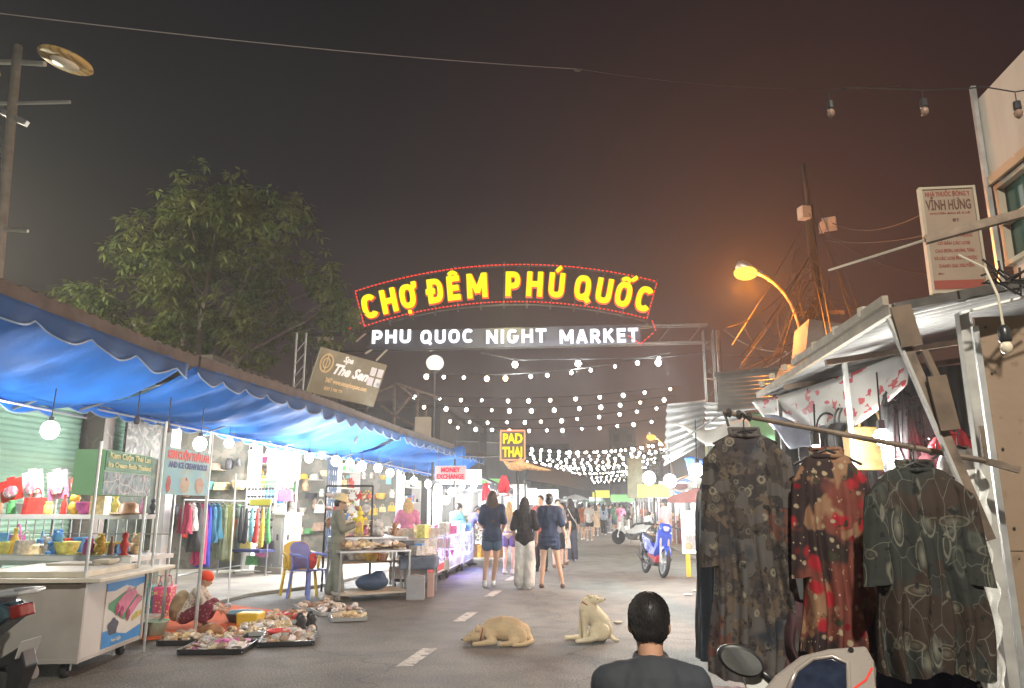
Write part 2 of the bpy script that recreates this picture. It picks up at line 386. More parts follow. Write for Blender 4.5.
# name board behind the white letters and the arched board
cx = A(508, 340).x
mb = MB(); wl, wr = A(372, 340).x, A(640, 340).x
mb.box(((wl + wr) / 2, -.17, (A(508, 330).z + A(508, 347).z) / 2), (wr - wl, .06, .58)); mb.build('name_board', M('board_dark', (.06, .06, .075), .5, 0, .1, 3), arch)
white_l = glow('letters_white', (.93, .95, 1), 1.0); yel_l = glow('letters_yellow', (1.0, .82, .0), .62)
ted = M('letter_side_red', (.6, .03, .01), .4, 0, 0, emit=.10)
def strokes(ch):
    """centre lines of heavy sign letters in a box 1 high; returns width and list of paths"""
    def arc(cx, cy, rx, ry, a0, a1, k=16): return [(cx + rx * math.copysign(abs(math.cos(a)) ** .78, math.cos(a)), cy + ry * math.copysign(abs(math.sin(a)) ** .78, math.sin(a))) for a in [R(a0 + (a1 - a0) * i / k) for i in range(k + 1)]]
    O_ = [arc(.33, .5, .225, .40, 90, 450, 28)]
    T = {'C': (.64, [arc(.33, .5, .225, .40, 42, 318, 24)]), 'O': (.66, O_), 'Q': (.68, O_ + [[(.38, .25), (.62, -.06)]]), 'G': (.68, [arc(.33, .5, .225, .40, 48, 350, 24), [(.36, .45), (.66, .45)]]),
         'H': (.66, [[(.105, 0), (.105, 1)], [(.555, 0), (.555, 1)], [(.1, .5), (.56, .5)]]), 'D': (.64, [[(.105, 0), (.105, 1)], [(.1, .9), (.28, .9)] + arc(.28, .5, .25, .40, 90, -90, 14) + [(.1, .1)]]),
         'E': (.54, [[(.105, 0), (.105, 1)], [(.1, .9), (.53, .9)], [(.1, .5), (.48, .5)], [(.1, .1), (.53, .1)]]), 'P': (.60, [[(.105, 0), (.105, 1)], [(.1, .9), (.28, .9)] + arc(.28, .66, .21, .24, 90, -90, 12) + [(.1, .42)]]),
         'R': (.64, [[(.105, 0), (.105, 1)], [(.1, .9), (.28, .9)] + arc(.28, .68, .21, .22, 90, -90, 12) + [(.1, .46)], [(.30, .46), (.56, 0)]]), 'U': (.64, [[(.105, 1), (.105, .38)] + arc(.32, .36, .215, .26, 180, 360, 14) + [(.535, 1)]]),
         'M': (.84, [[(.105, 0), (.105, 1)], [(.735, 0), (.735, 1)], [(.13, .94), (.42, .22)], [(.71, .94), (.42, .22)]]), 'N': (.68, [[(.105, 0), (.105, 1)], [(.575, 0), (.575, 1)], [(.12, .93), (.56, .07)]]),
         'I': (.22, [[(.11, 0), (.11, 1)]]), 'T': (.58, [[(0, .9), (.58, .9)], [(.29, 0), (.29, .95)]]), 'A': (.70, [[(.09, 0), (.33, .97)], [(.61, 0), (.37, .97)], [(.18, .28), (.52, .28)]]), 'K': (.66, [[(.105, 0), (.105, 1)], [(.12, .42), (.54, .97)], [(.26, .55), (.57, .02)]])}
    base = {'Ợ': 'O', 'Đ': 'D', 'Ê': 'E', 'Ú': 'U', 'Ố': 'O'}.get(ch, ch); w_, p_ = T[base]; p_ = list(p_)
    if ch == 'Ợ': p_ += [[(.50, .80), (.66, .88), (.66, 1.05)], [(.33, -.24), (.33, -.12)]]
    if ch == 'Đ': p_ += [[(-.08, .5), (.30, .5)]]
    if ch in 'ÊỐ': c_ = w_ / 2; p_ += [[(c_ - .17, 1.07), (c_, 1.18)], [(c_ + .17, 1.07), (c_, 1.18)]]
    if ch == 'Ú': p_ += [[(.27, 1.07), (.45, 1.27)]]
    if ch == 'Ố': p_ += [[(.55, 1.12), (.72, 1.30)]]
    return w_, p_
def sign_letter(ch, H_, xs, th, mat, parent, loc, rot, depth, name, grow=0):
    w_, paths = strokes(ch); mb = MB()
    for si, path in enumerate(paths):
        P_ = [Vector((x * H_ * xs, y * H_, 0)) for x, y in path]; hw = (.62 if y_acc(path) else 1) * th * H_ / 2 + grow; dz = depth + si * .004; L2, R2 = [], []
        if grow: P_[0] = P_[0] - (P_[1] - P_[0]).normalized() * grow; P_[-1] = P_[-1] + (P_[-1] - P_[-2]).normalized() * grow
        for i, p in enumerate(P_):
            d = (P_[min(i + 1, len(P_) - 1)] - P_[max(i - 1, 0)]); d.normalize(); nrm = Vector((-d.y, d.x, 0)); L2.append(p + nrm * hw); R2.append(p - nrm * hw)
        n_ = len(P_); vs = [v + Vector((0, 0, z)) for z in (0, dz) for v in L2 + R2]; fs = []
        for i in range(n_ - 1):
            for o_ in (0, 2 * n_): fs.append((o_ + i, o_ + i + 1, o_ + n_ + i + 1, o_ + n_ + i))
            fs += [(i, i + 1, 2 * n_ + i + 1, 2 * n_ + i), (n_ + i, n_ + i + 1, 3 * n_ + i + 1, 3 * n_ + i)]
        fs += [(0, n_, 3 * n_, 2 * n_), (n_ - 1, 2 * n_ - 1, 4 * n_ - 1, 3 * n_ - 1)]
        mb.add(vs, fs)
    mb.v = [(x - w_ * H_ * xs / 2, y, z) for x, y, z in mb.v]
    return mb.build(name, mat, parent, loc=loc, rot=rot)
def y_acc(path): return max(p[1] for p in path) > 1.1 or min(p[1] for p in path) < -.1
for w_, a_, b_ in (('PHU', 374, 413), ('QUOC', 422, 475), ('NIGHT', 487, 547), ('MARKET', 560, 638)):
    A0, B0 = A(a_, 345.5), A(b_, 345.5); tot = sum(strokes(c)[0] + .13 for c in w_) - .13; xs = (B0.x - A0.x) / (tot * .42); x = A0.x
    for c in w_:
        cw = strokes(c)[0] * .42 * xs; sign_letter(c, .42, xs, .215, white_l, arch, (x + cw / 2, -.24, A0.z), (R(90), 0, 0), .05, 'white_letter'); x += cw + .13 * .42 * xs
# arched line: circle through three image points
def arc_pt(u, off):   # u -1..1 across, off above baseline
    xl, xr = A(366, 322).x, A(648, 322).x
    xc = (xl + xr) / 2; x = xc + u * (xr - xl) / 2
    zc = A(508, 299).z; ze = A(366, 324).z + .02
    Rr = (((xr - xl) / 2) ** 2 + (zc - ze) ** 2) / (2 * (zc - ze))
    a = math.asin((x - xc) / Rr); return Vector((xc + math.sin(a) * (Rr + off), -.3, zc - Rr + math.cos(a) * (Rr + off))), a
LET = [('C', 376), ('H', 395), ('Ợ', 413.5), ('Đ', 441), ('Ê', 459), ('M', 482), ('P', 517), ('H', 538), ('Ú', 559), ('Q', 584), ('U', 604), ('Ố', 622), ('C', 641)]
for ch, px in LET:
    u = (px - 507) / 141.0
    p, a = arc_pt(u, 0)
    sign_letter(ch, .76, .98, .195, yel_l, arch, p, (R(90), a, 0), .12, 'yellow_letter')
    sign_letter(ch, .76, .98, .195, ted, arch, (p.x, p.y + .1, p.z), (R(90), a, 0), .08, 'letter_backing', .028)
mb = MB()
for off0, off1 in ((-.22, -.18), (1.04, 1.08)):
    mb.grid(lambda u, v: arc_pt(-1.0 + 2.0 * u, off0 + (off1 - off0) * v)[0] + Vector((0, .25, 0)), 40, 1)
for k in range(13):
    u = -1.0 + 2.0 * k / 12; p0 = arc_pt(u, -.3)[0]; p1 = arc_pt(u, 1.18)[0]; mb.bar(p0 + Vector((0, .25, 0)), p1 + Vector((0, .25, 0)), .03)
mb.bar((A(356, 330).x, 0, zt), arc_pt(-1.0, -.2)[0] + Vector((0, .25, 0)), .04); mb.bar((A(652, 330).x, 0, zt), arc_pt(1.0, -.2)[0] + Vector((0, .25, 0)), .04)
mb.build('arch_frame', MT['dsteel'], arch, solid=.03)
mb = MB(); red = glow('border_red', (1, .05, .03), .9); n_ = 74
def dash(p, q): mb.bar(p, q, .028)
for off in (-.17, 1.02):
    for k in range(n_):
        u0 = -1.0 + 2.0 * k / n_; dash(arc_pt(u0, off)[0], arc_pt(u0 + 2.0 / n_ * .5, off)[0])
for u in (-1.0, 1.0):
    for k in range(10): dash(arc_pt(u, -.17 + .119 * k)[0], arc_pt(u, -.17 + .119 * k + .07)[0])
for (x0, y0, x1, y1) in ((352, 331, 366, 324), (655, 333, 651, 322), (640, 346, 654, 334), (628, 338, 641, 347)):
    p, q = A(x0, y0), A(x1, y1); p.y = q.y = -.3
    for k in range(4): dash(p.lerp(q, k / 4), p.lerp(q, k / 4 + .14))
mb.build('border_lights', red, arch)['kind'] = 'stuff'
mb = MB()
mb.box((A(327, 341).x, -.15, A(327, 341).z), (.5, .05, .2)); mb.build('sign_bracket_plate', MT['cream'], arch)
mb = MB()
for (x0, y0, x1, y1) in ((358, 343, 368, 333), (367, 355, 386, 342), (378, 362, 392, 346)):
    p, q = A(x0, y0), A(x1, y1); mb.bar((p.x, -.2, p.z), (q.x, -.1, q.z), .05)
mb.build('stay', MT['cream'], arch)
l = lamp('sign_light', (cx, -1.0, 6.9), 45, (1, .9, .35), .3, arch)
# ================================================================ FESTOON STRINGS
bulb_mats = [glow('bulb_cool', (.95, 1, .97), 14), glow('bulb_warm', (1, .72, .45), 9), glow('bulb_white', (1, .97, .9), 12)]
sock = MT['wire']
def bulb_mesh(r, mat):
    mb = MB(); mb.sph((0, 0, -.05 - r), (r, r, r * 1.12), 10); mb.k = 1; mb.lathe([(.018, -.06), (.02, 0), (.008, .02)], n=6)
    o = mb.build('bulb', [mat, sock], smooth=True); me = o.data; bpy.data.objects.remove(o); return me
BULBS = {}
def bulb(parent, loc, r, k):
    key = (round(r, 3), k)
    if key not in BULBS: BULBS[key] = bulb_mesh(r, bulb_mats[k])
    o = bpy.data.objects.new('bulb', BULBS[key]); col.objects.link(o); o.parent = parent; o.location = loc; return o
def festoon(y, xl, xr, zl, zr, sag, nb, r, label, skew=0, warm=.2):
    f = thing('festoon_string', label, 'string lights', (0, y, 0), 0, 'festoon strings over the street')
    def P(u): return Vector((xl + (xr - xl) * u, skew * (u - .5), zl + (zr - zl) * u - sag * 4 * u * (1 - u)))
    mb = MB(); mb.tube([P(i / 20) for i in range(21)], .012, 4); mb.build('cable', MT['wire'], f)
    for i in range(nb):
        u = (i + .5 + rnd.uniform(-.12, .12)) / nb
        k = 1 if rnd.random() < warm else (0 if rnd.random() < .6 else 2)
        bulb(f, P(u), r * rnd.choice((.75, .85, 1, 1.1, 1.25)), k)
    return f
ORD = ['first', 'second', 'third', 'fourth', 'fifth', 'sixth', 'seventh', 'eighth', 'ninth', 'tenth', 'eleventh', 'twelfth', 'thirteenth', 'fourteenth', 'fifteenth', 'sixteenth', 'seventeenth', 'eighteenth', 'nineteenth', 'twentieth']
ys = [21.2, 25.5, 27, 31.5, 33.5, 44, 47, 50, 53, 56, 59, 62, 66, 70, 74, 79, 84, 89, 94, 99]
for i, y in enumerate(ys):
    if i < 5:
        xl = -6.6 if i else -5.3; xr = 3.0 if i else 2.2
        z = [5.45, 5.3, 5.2, 5.35, 5.1][i]
    else: xl, xr, z = -4.9 - rnd.random() * .8, 4.6 + rnd.random() * 1.2, 5.3 + rnd.uniform(-.3, .3)
    nb = 12 if i < 5 else 18
    lab = 'string of festoon bulbs hung directly under the night market arch' if i == 0 else '%s string of festoon bulbs behind the arch, counting away from it' % ORD[i - 1]
    festoon(y, xl, xr, z + rnd.uniform(-.1, .1), z + .25, .30 if i < 5 else .55, nb, [.057, .057, .057, .064, .064][i] if i < 5 else .078, lab, rnd.uniform(-1, 1), .25)
# larger globes in the first row
f = thing('globe_lamp_string', 'cable with three large bright white globe bulbs below the arch', 'string lights', (0, 21.0, 0))
P = [AY(x, yy, 21.0) for x, yy in ((515, 360), (578, 359), (658, 358))]
mb = MB(); mb.tube([AY(480, 352, 21) - Vector((0, 21, 0))] + [p - Vector((0, 21, 0)) for p in P] + [AY(705, 352, 21) - Vector((0, 21, 0))], .012, 4); mb.build('cable', MT['wire'], f)
for p in P:
    bulb(f, p - Vector((0, 21, 0)), .085, 0); lamp('globe_light', (p.x, -.0, p.z - .36), 110, (.95, 1, .97), .1, f)
# street fill from the real festoon rows: one lamp object per far row cluster
# unlit near string crossing top right
f = thing('unlit_festoon_string', 'black cable with unlit bulbs crossing near the white building, top right', 'string lights', (0, 4, 0))
pts = [AY(x, y_, 4) - Vector((0, 4, 0)) for x, y_ in ((828, 93), (850, 87), (922, 90), (960, 89), (985, 87), (1015, 92), (1060, 84), (1200, 60))]
mb = MB(); mb.tube(pts, .004, 5); mb.build('cable', MT['wire'], f)
ub = M('unlit_bulb', (.25, .16, .12), .15, 0, 0, trans=.3)
for x, y_, s in ((829, 93, .85), (922, 91, .9), (1015, 93, 1.1)):
    p = AY(x, y_, 4) - Vector((0, 4, 0))
    mb = MB(); mb.tube([p, p - Vector((0, 0, .06))], .003, 5); mb.lathe([(.010, -.05), (.019, -.055), (.021, -.10), (.014, -.105)], p, 10)
    h = mb.build('bulb_holder', MT['black'], f); h.scale = (1, 1, 1)
    mb = MB(); mb.lathe([(.012, -.10), (.022, -.118), (.020, -.14), (.006, -.155)], p, 10); mb.build('bulb', ub, f, smooth=True)
# ================================================================ STREET LAMP (orange, lit) and globe
def street_lamp(base, head, bend, label, power, colr):
    L_ = thing('street_lamp', label, 'street lamp', base)
    h = Vector(head) - Vector(base); bd = Vector(bend) - Vector(base)
    pts = [Vector((bd.x + .02, bd.y, 0)), Vector((bd.x + .02, bd.y, bd.z)), ]
    c1 = Vector((bd.x - .05, bd.y, bd.z + (h.z - bd.z) * .75))
    for k in range(1, 9):
        t_ = k / 8; a = pts[1].lerp(c1, t_); b_ = c1.lerp(h, t_); pts.append(a.lerp(b_, t_))
    mb = MB(); mb.tube(pts, .035, 8); mb.build('post', MT['rust'], L_, smooth=True)
    d = (h - c1).normalized(); ang = math.atan2(d.x, 0.0001)
    q = d.to_track_quat('X', 'Z').to_matrix().to_4x4()
    mb = MB(); mb.lathe([(.04, -.1), (.06, 0), (.10, .16), (.11, .30), (.07, .36)], h, 12, Matrix.Rotation(0, 4, 'X') @ q @ Matrix.Rotation(R(90), 4, 'Y')); mb.build('lamp_housing', MT['alu'], L_, smooth=True)
    g = h + d * .20 - Vector((0, 0, .10))
    mb = MB(); mb.sph(g, (.21, .15, .13), 14); mb.build('lamp_bowl', glow('sodium_bowl', (1, .36, .05), 1.5), L_, smooth=True)
    lamp('lamp_light', g - Vector((0, 0, .2)), power, colr, .15, L_)
    return L_
b0 = AY(800, 335, 13)
street_lamp((b0.x, 13, 0), AY(756, 272, 13), b0, 'tall street lamp with glowing orange head on a curved arm by the tangled pole', 560, (1, .27, .02))
b1 = AY(679, 480, 34)
L2 = street_lamp((b1.x, 34, 0), AY(655, 437, 34), AY(672, 470, 34), 'small distant street lamp with an orange head above the right stalls', 300, (1, .5, .15))
# the same kind of lamp stands behind the photographer
street_lamp((3.6, -3.6, 0), (1.2, -2.4, 7.2), (3.6, -3.6, 5.8), 'street lamp with a warm white head standing behind the viewpoint', 2000, (1, .93, .80))
street_lamp((-19.5, 13.5, 0), (-17.6, 15.2, 8.2), (-19.5, 13.5, 6.6), 'street lamp with a white head beyond the left edge lighting the tree', 2100, (1, .93, .68))  # added lamp, out of view, placed to brighten the tree crown
g = AY(435, 363, 24)
gl_ = thing('globe_post_lamp', 'round white globe lamp on a thin pole left below the arch', 'street lamp', (g.x, 24, 0))
mb = MB(); mb.tube([(0, 0, 0), (0, 0, g.z - .3)], .04, 8); mb.build('post', MT['dsteel'], gl_)
mb = MB(); mb.lathe([(.12, -.36), (.13, -.3), (.2, -.27)], (0, 0, g.z), 14); mb.k = 0; mb.lathe([(.12, .2), (.10, .3), (.02, .36)], (0, 0, g.z), 14); mb.build('lamp_collar', MT['dsteel'], gl_)
mb = MB(); mb.sph((0, 0, g.z), (.3, .3, .27), 18); mb.build('globe', glow('globe_lit', (1, .93, .8), .55), gl_, smooth=True)
lamp('globe_light', (0, -.4, g.z), 30, (1, .93, .8), .2, gl_)
for q in (.55,):
    mb = MB(); mb.box((-.35, 0, g.z - 2.2), (.5, .25, .75)); mb.build('meter_box', MT['cream'], gl_)
# ================================================================ LEFT SIDE: shops, roofs, awnings
def fx(y):      # the line of the shop fronts
    for (y0, x0), (y1, x1) in (((0, -8.9), (12.5, -8.4)), ((12.5, -8.4), (20, -7.3)), ((20, -7.3), (32, -5.2)), ((32, -5.2), (200, -5.0))):
        if y <= y1: return x0 + (x1 - x0) * (y - y0) / (y1 - y0)
dark_tin = M('weathered_tin_roof', (.10, .085, .075), .6, .3, .3, 4, .2)
fascia_m = M('weathered_fascia', (.085, .066, .055), .75, 0, .35, 5, .2)
def roof_front(y):  # front edge of the shop roofs (x, z)
    tb = [(3, -5.65, 3.55), (9, -5.6, 3.45), (13, -5.2, 3.42), (19, -4.95, 3.38), (28.5, -4.3, 3.38), (40, -4, 3.4)]
    for (a, xa, za), (b_, xb, zb_) in zip(tb, tb[1:]):
        if y <= b_: t_ = (y - a) / (b_ - a); return xa + (xb - xa) * t_, za + (zb_ - za) * t_
    return -4, 3.4
def roof(y0, y1, label, n_=12):
    r_ = thing('tin_roof', label, 'roof', (0, y0, 0))
    mb = MB()
    def P(u, v):
        y = y0 + (y1 - y0) * u; x, z = roof_front(y); xb = fx(y) - 3.5
        return (x + (xb - x) * v, y - y0, z + .05 + v * 1.1 + .02 * math.sin(u * (y1 - y0) * 30))
    mb.grid(P, int((y1 - y0) * 14), 2); mb.build('corrugated_sheet', dark_tin, r_, solid=.02)
    mb = MB(); k = 8
    for i in range(k):
        ya, yb = y0 + (y1 - y0) * i / k, y0 + (y1 - y0) * (i + 1) / k; xa, za = roof_front(ya); xb, zb_ = roof_front(yb)
        mb.bar((xa + .05, ya - y0, za - .06 + rnd.uniform(-.015, .015)), (xb + .05, yb - y0, zb_ - .06 + rnd.uniform(-.015, .015)), .06, .17)
    mb.build('fascia_board', fascia_m, r_)
    return r_
roof(2.5, 9.6, 'long brown edged tin roof over the green shuttered shop, nearest on the left')
roof(9.65, 18.4, 'brown edged tin roof over the lit shops under the tilted spa billboard')
roof(18.45, 28.5, 'tin roof over the money exchange shops, farthest of the left row')
tarp_in = M('blue_tarpaulin', (.025, .20, .68), .75, 0, .28, 1.6, .6, 7)
_ = tarp_in.node_tree; _b = _.nodes['Principled BSDF']; _tr = _.nodes.new('ShaderNodeBsdfTranslucent'); _tr.inputs[0].default_value = (.03, .22, .75, 1)
_ms = _.nodes.new('ShaderNodeMixShader'); _ms.inputs[0].default_value = .35; _.links.new(_b.outputs[0], _ms.inputs[1]); _.links.new(_tr.outputs[0], _ms.inputs[2]); _.links.new(_ms.outputs[0], _.nodes['Material Output'].inputs[0])
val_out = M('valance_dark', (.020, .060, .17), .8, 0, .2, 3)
trim_m = M('valance_trim', (.22, .30, .42), .7, 0, .1, 5)
def awning(y0, y1, label, sc_w=.62, vd=.30, back=1.75, zb0=2.86, zb1=2.72, hem=True):
    a = thing('blue_awning', label, 'awning', (0, y0, 0)); Ln = y1 - y0
    def F(u): x, z = roof_front(y0 + Ln * u); return Vector((x + .10, Ln * u, z - .14))
    def B(u): x, z = roof_front(y0 + Ln * u); return Vector((x - back, Ln * u, zb0 + (zb1 - zb0) * u))
    mb = MB()
    def P(u, v):
        p = F(u).lerp(B(u), v); y = u * Ln
        p.z -= .16 * math.sin(math.pi * v) + .035 * math.sin(y * 3.1 + v * 2) * math.sin(math.pi * v) + .02 * math.sin(y * 7.7 + v * 5) + .03 * (noise.noise(Vector((y * 2.3, v * 3, 1))) + .6 * noise.noise(Vector((y * 7, v * 6, 4)))); return p
    mb.grid(P, max(8, int(Ln * 16)), 22); mb.build('tarpaulin', tarp_in, a, smooth=True, solid=.006)
    ns = int(Ln / sc_w)
    def scal(Ffn, d, w_, name, mat, off):
        mb = MB(); N = int(Ln / w_) * 12
        def P(u, v):
            p = Ffn(u); s_ = abs(math.sin(math.pi * u * Ln / w_)) ** .6; dd = d * (.38 + .62 * s_) * (1 + .25 * noise.noise(Vector((u * Ln * .8, 3, 0))))
            return Vector((p.x + off + .03 * math.sin(u * Ln * 9) * v, p.y, p.z - dd * v))
        mb.grid(P, N, 3); mb.build(name, mat, a, smooth=True, solid=.006)
        mb = MB()
        pts = [P(i / N, 1) + Vector((.006, 0, 0)) for i in range(N + 1)]
        mb.tube(pts, .011, 4); mb.build('piping', trim_m, a)
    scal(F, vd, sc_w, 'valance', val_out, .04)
    if hem: scal(B, .13, sc_w * .8, 'rear_hem', tarp_in, 0)
    for k in range(int(Ln / 2.9) + 1):      # frame arms and hanging rods
        u = min(.985, (k + .08) * 2.9 / Ln); p = F(u); q = B(u)
        mb = MB(); mb.tube([p - Vector((-.02, 0, .02)), q - Vector((0, 0, .10))], .018, 6); mb.build('frame_arm', MT['steel'], a)
    mb = MB(); mb.tube([B(0) + Vector((.5, 0, -.13)), B(1) + Vector((.5, 0, -.13))], .016, 6); mb.build('frame_rail', MT['steel'], a)
    return a
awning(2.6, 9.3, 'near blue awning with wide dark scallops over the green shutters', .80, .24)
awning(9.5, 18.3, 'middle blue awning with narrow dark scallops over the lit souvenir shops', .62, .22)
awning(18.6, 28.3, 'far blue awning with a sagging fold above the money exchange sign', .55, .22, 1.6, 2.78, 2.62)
# a bundle of rolled blue tarp sagging at the joint
mb = MB()
p0, p1 = AY(350, 443, 18.6), AY(462, 452, 24.5)
mb.grid(lambda u, v: p0.lerp(p1, u) + Vector((.12 * math.sin(v * 6.283) * (1 + .3 * math.sin(u * 9)), 0, .20 * math.cos(v * 6.283) - .22 * math.sin(math.pi * u))), 24, 10)
tag(mb.build('rolled_tarp', tarp_in, smooth=True, solid=.01), 'bulging roll of bright blue tarp slung under the far awning', 'tarp')
# ---- shuttered shop
sh = thing('shuttered_shop', 'shop front closed by pale green roller shutters with stone pillars', 'shop', (0, 0, 0))
wallm = M('shop_wall', (.42, .44, .40), .8, 0, .15, 2, .1)
mb = MB(); mb.box((-11.0, 6.5, 2.3), (4.6, 13, 4.6)); mb.build('wall', wallm, sh)
mint = M('mint_shutter', (.34, .56, .44), .45, .1, .12, 2)
def shutter(y0, y1, x=-8.45, z1=3.5):
    mb = MB(); N = 40
    def P(u, v): return (x + .028 * (abs(((v * N) % 1) - .5) * 2) ** .7, y0 + (y1 - y0) * u, .05 + (z1 - .05) * v)
    mb.grid(P, 1, N * 4); mb.build('roller_shutter', mint, sh, solid=.004)
    mb = MB(); mb.box((x + .03, (y0 + y1) / 2, .1), (.05, y1 - y0, .09)); mb.build('shutter_rail', MT['alu'], sh)
shutter(3, 7.2); shutter(7.5, 11.4); shutter(12.0, 13.0)
marble = pattern('marble_pillar', (.45, .42, .36), [('noise', 5, .4, .6, (.28, .24, .20)), ('edge', 3, 0, .06, (.25, .22, .2))], .5)
for y in (7.35, 11.7):
    mb = MB(); mb.box((-8.3, y, 1.75), (.34, .28, 3.4)); mb.build('pillar', marble, sh, bevel=.01)
mb = MB(); mb.box((-8.55, 8, 3.62), (.3, 10.6, .28)); mb.build('shutter_box', mint, sh)
# dark stone picture between the shutters
mb = MB(); p = AX(132, 440, -8.2)
mb.box((0, 0, 0), (.05, 1.0, .62)); tag(mb.build('stone_relief', pattern('dark_relief', (.10, .10, .09), [('wave', 6, .5, .8, (.24, .23, .21)), ('noise', 12, .5, .65, (.05, .05, .05))], .5, bump=.5), loc=(-8.0, p.y, p.z)), 'dark carved stone panel hung above the ice cream signs', 'wall panel')
# ---- open shops, brightly lit
GOODS = {}
PAL = [(.6, .05, .04), (.65, .42, .06), (.08, .25, .55), (.5, .48, .44), (.65, .62, .6), (.1, .35, .12), (.55, .2, .35), (.3, .16, .08), (.04, .04, .05), (.7, .55, .3), (.15, .45, .5), (.75, .7, .2), (.5, .1, .3)]
CN = ['red', 'ochre', 'blue', 'grey', 'white', 'green', 'pink', 'brown', 'black', 'tan', 'turquoise', 'yellow', 'magenta']
PAL += [(.46, .30, .17), (.62, .52, .40), (.32, .22, .16)]; CN += ['caramel', 'cream', 'umber']
PM = [M('goods_' + CN[i], c, .5, 0, .3, 22) for i, c in enumerate(PAL)]
def goods_mesh(kind):
    if kind in GOODS: return GOODS[kind]
    mb = MB()
    if kind == 'box': mb.box((0, 0, .09), (.13, .17, .18)); mb.box((0, 0, .183), (.135, .175, .02)); mb.box((.066, 0, .1), (.004, .1, .07))
    if kind == 'jar': mb.lathe([(.05, 0), (.06, .02), (.06, .12), (.04, .15), (.045, .155), (.045, .18), (.0, .182)], n=12)
    if kind == 'handbag':
        mb.prism([(-.12, 0), (.12, 0), (.10, .17), (-.10, .17)], .07, Matrix.Rotation(R(90), 4, 'X') @ Matrix.Translation((0, 0, -.035)))
        mb.tube([(.06 * math.cos(a) , 0, .16 + .11 * math.sin(a)) for a in [math.pi * i / 8 for i in range(9)]], .008, 5)
    if kind == 'plush_toy':
        mb.sph((0, 0, .07), (.07, .06, .08), 8); mb.sph((0, 0, .17), .055, 8); mb.sph((0, .04, .225), .02, 6); mb.sph((0, -.04, .225), .02, 6)
        for y in (-.06, .06): mb.sph((.03, y, .02), (.04, .022, .022), 6); mb.sph((.02, y, .11), (.02, .035, .02), 6)
    if kind == 'basket': mb.lathe([(.07, 0), (.10, .05), (.12, .12), (.125, .13), (.11, .125), (.09, .05), (.0, .02)], n=12)
    if kind == 'bottle': mb.lathe([(.034, 0), (.036, .01), (.036, .13), (.014, .18), (.014, .22), (.018, .222), (.018, .24), (0, .241)], n=10)
    if kind == 'folded_cloth':
        for i in range(4): mb.box((rnd.uniform(-.01, .01), rnd.uniform(-.01, .01), .02 + .035 * i), (.2, .26, .032), rz=rnd.uniform(-.06, .06))
    if kind == 'hat': mb.lathe([(.17, 0), (.172, .008), (.09, .02), (.085, .09), (.05, .115), (0, .12)], n=16)
    if kind == 'conch_shell':
        mb.lathe([(0, -.06), (.02, -.05), (.042, -.015), (.045, .0), (.03, .02), (.034, .025), (.02, .045), (.022, .05), (.006, .075), (0, .08)], (0, 0, .03), 9, Matrix.Rotation(R(80), 4, 'X'))
    if kind == 'fan_shell':
        mb.prism([(0, -.04)] + [(.055 * math.sin(a) * (1 + .05 * (i % 2)), .01 + .045 * math.cos(a) * (1 + .06 * (i % 2))) for i, a in enumerate([R(-110 + 18 * i) for i in range(13)])], .014, Matrix.Rotation(R(18), 4, 'X'))
    if kind == 'starfish':
        mb.prism([((.07 if i % 2 == 0 else .026) * math.sin(R(36 * i)), (.07 if i % 2 == 0 else .026) * math.cos(R(36 * i))) for i in range(10)], .016)
    if kind == 'figurine':
        mb.lathe([(.03, 0), (.03, .01), (.015, .02), (.025, .05), (.03, .07), (.012, .10), (.02, .115), (.018, .135), (0, .145)], n=8)
    if kind == 'shell_necklace':
        for i in range(10):
            a = math.tau * i / 10; mb.sph((.05 * math.cos(a), .06 * math.sin(a), .012), .013, 5)
    o = mb.build(kind, PM[0], smooth=kind not in ('box', 'handbag', 'folded_cloth', 'fan_shell', 'starfish'))
    o.material_slots[0].link = 'OBJECT'; me = o.data; bpy.data.objects.remove(o); GOODS[kind] = me; return me
def good(kind, loc, ci, label, group, s=1, rz=None, tilt=0):
    o = bpy.data.objects.new(kind, goods_mesh(kind)); col.objects.link(o); o.location = loc
    o.rotation_euler = (tilt, 0, rnd.uniform(0, 6.28) if rz is None else rz); o.scale = (s, s, s)
    o.material_slots[0].link = 'OBJECT'; o.material_slots[0].material = PM[ci]
    return tag(o, label, kind.replace('_', ' '), group)
lit_wall = pattern('shop_interior', (.50, .48, .43), [('patch', 2.2, .45, .5, (.42, .36, .30)), ('patch', 3.1, .68, .72, (.50, .20, .14)), ('cell', 6, .35, .2, (.60, .56, .48)), ('patch', 4.4, .78, .8, (.10, .22, .28))], .7)
def shelf_rack(x, y0, y1, levels, z0, label, kinds, where, depth=.35, dens=.26, s=1.25):
    r_ = thing('display_shelf', label, 'shelf', (x, (y0 + y1) / 2, 0)); L_ = y1 - y0
    for z in levels:
        mb = MB(); mb.box((0, 0, z), (depth, L_, .03)); mb.build('shelf_board', MT['white'], r_)
    for yy in (-L_ / 2, L_ / 2):
        mb = MB(); mb.box((0, yy, max(levels) / 2 + .15), (depth + .02, .03, max(levels) + .3)); mb.build('side_panel', MT['white'], r_)
    LV = ['lowest', 'second', 'third', 'fourth', 'top']
    for zi, z in enumerate(levels):
        y = y0 + .15; gi = 0
        lv = 'top' if zi == len(levels) - 1 else LV[zi]
        while y < y1 - .1:
            k = rnd.choice(kinds); ci = rnd.randrange(13)
            good(k, (x + rnd.uniform(-.03, .06), y, z + .016), ci, '%s %s, %s along the %s shelf of %s' % (CN[ci], k.replace('_', ' '), ORD[gi], lv, where), 'goods on the shelves of ' + where, s * rnd.uniform(.85, 1.15), rnd.uniform(-.4, .4))
            y += dens * rnd.uniform(.8, 1.3); gi += 1
    return r_
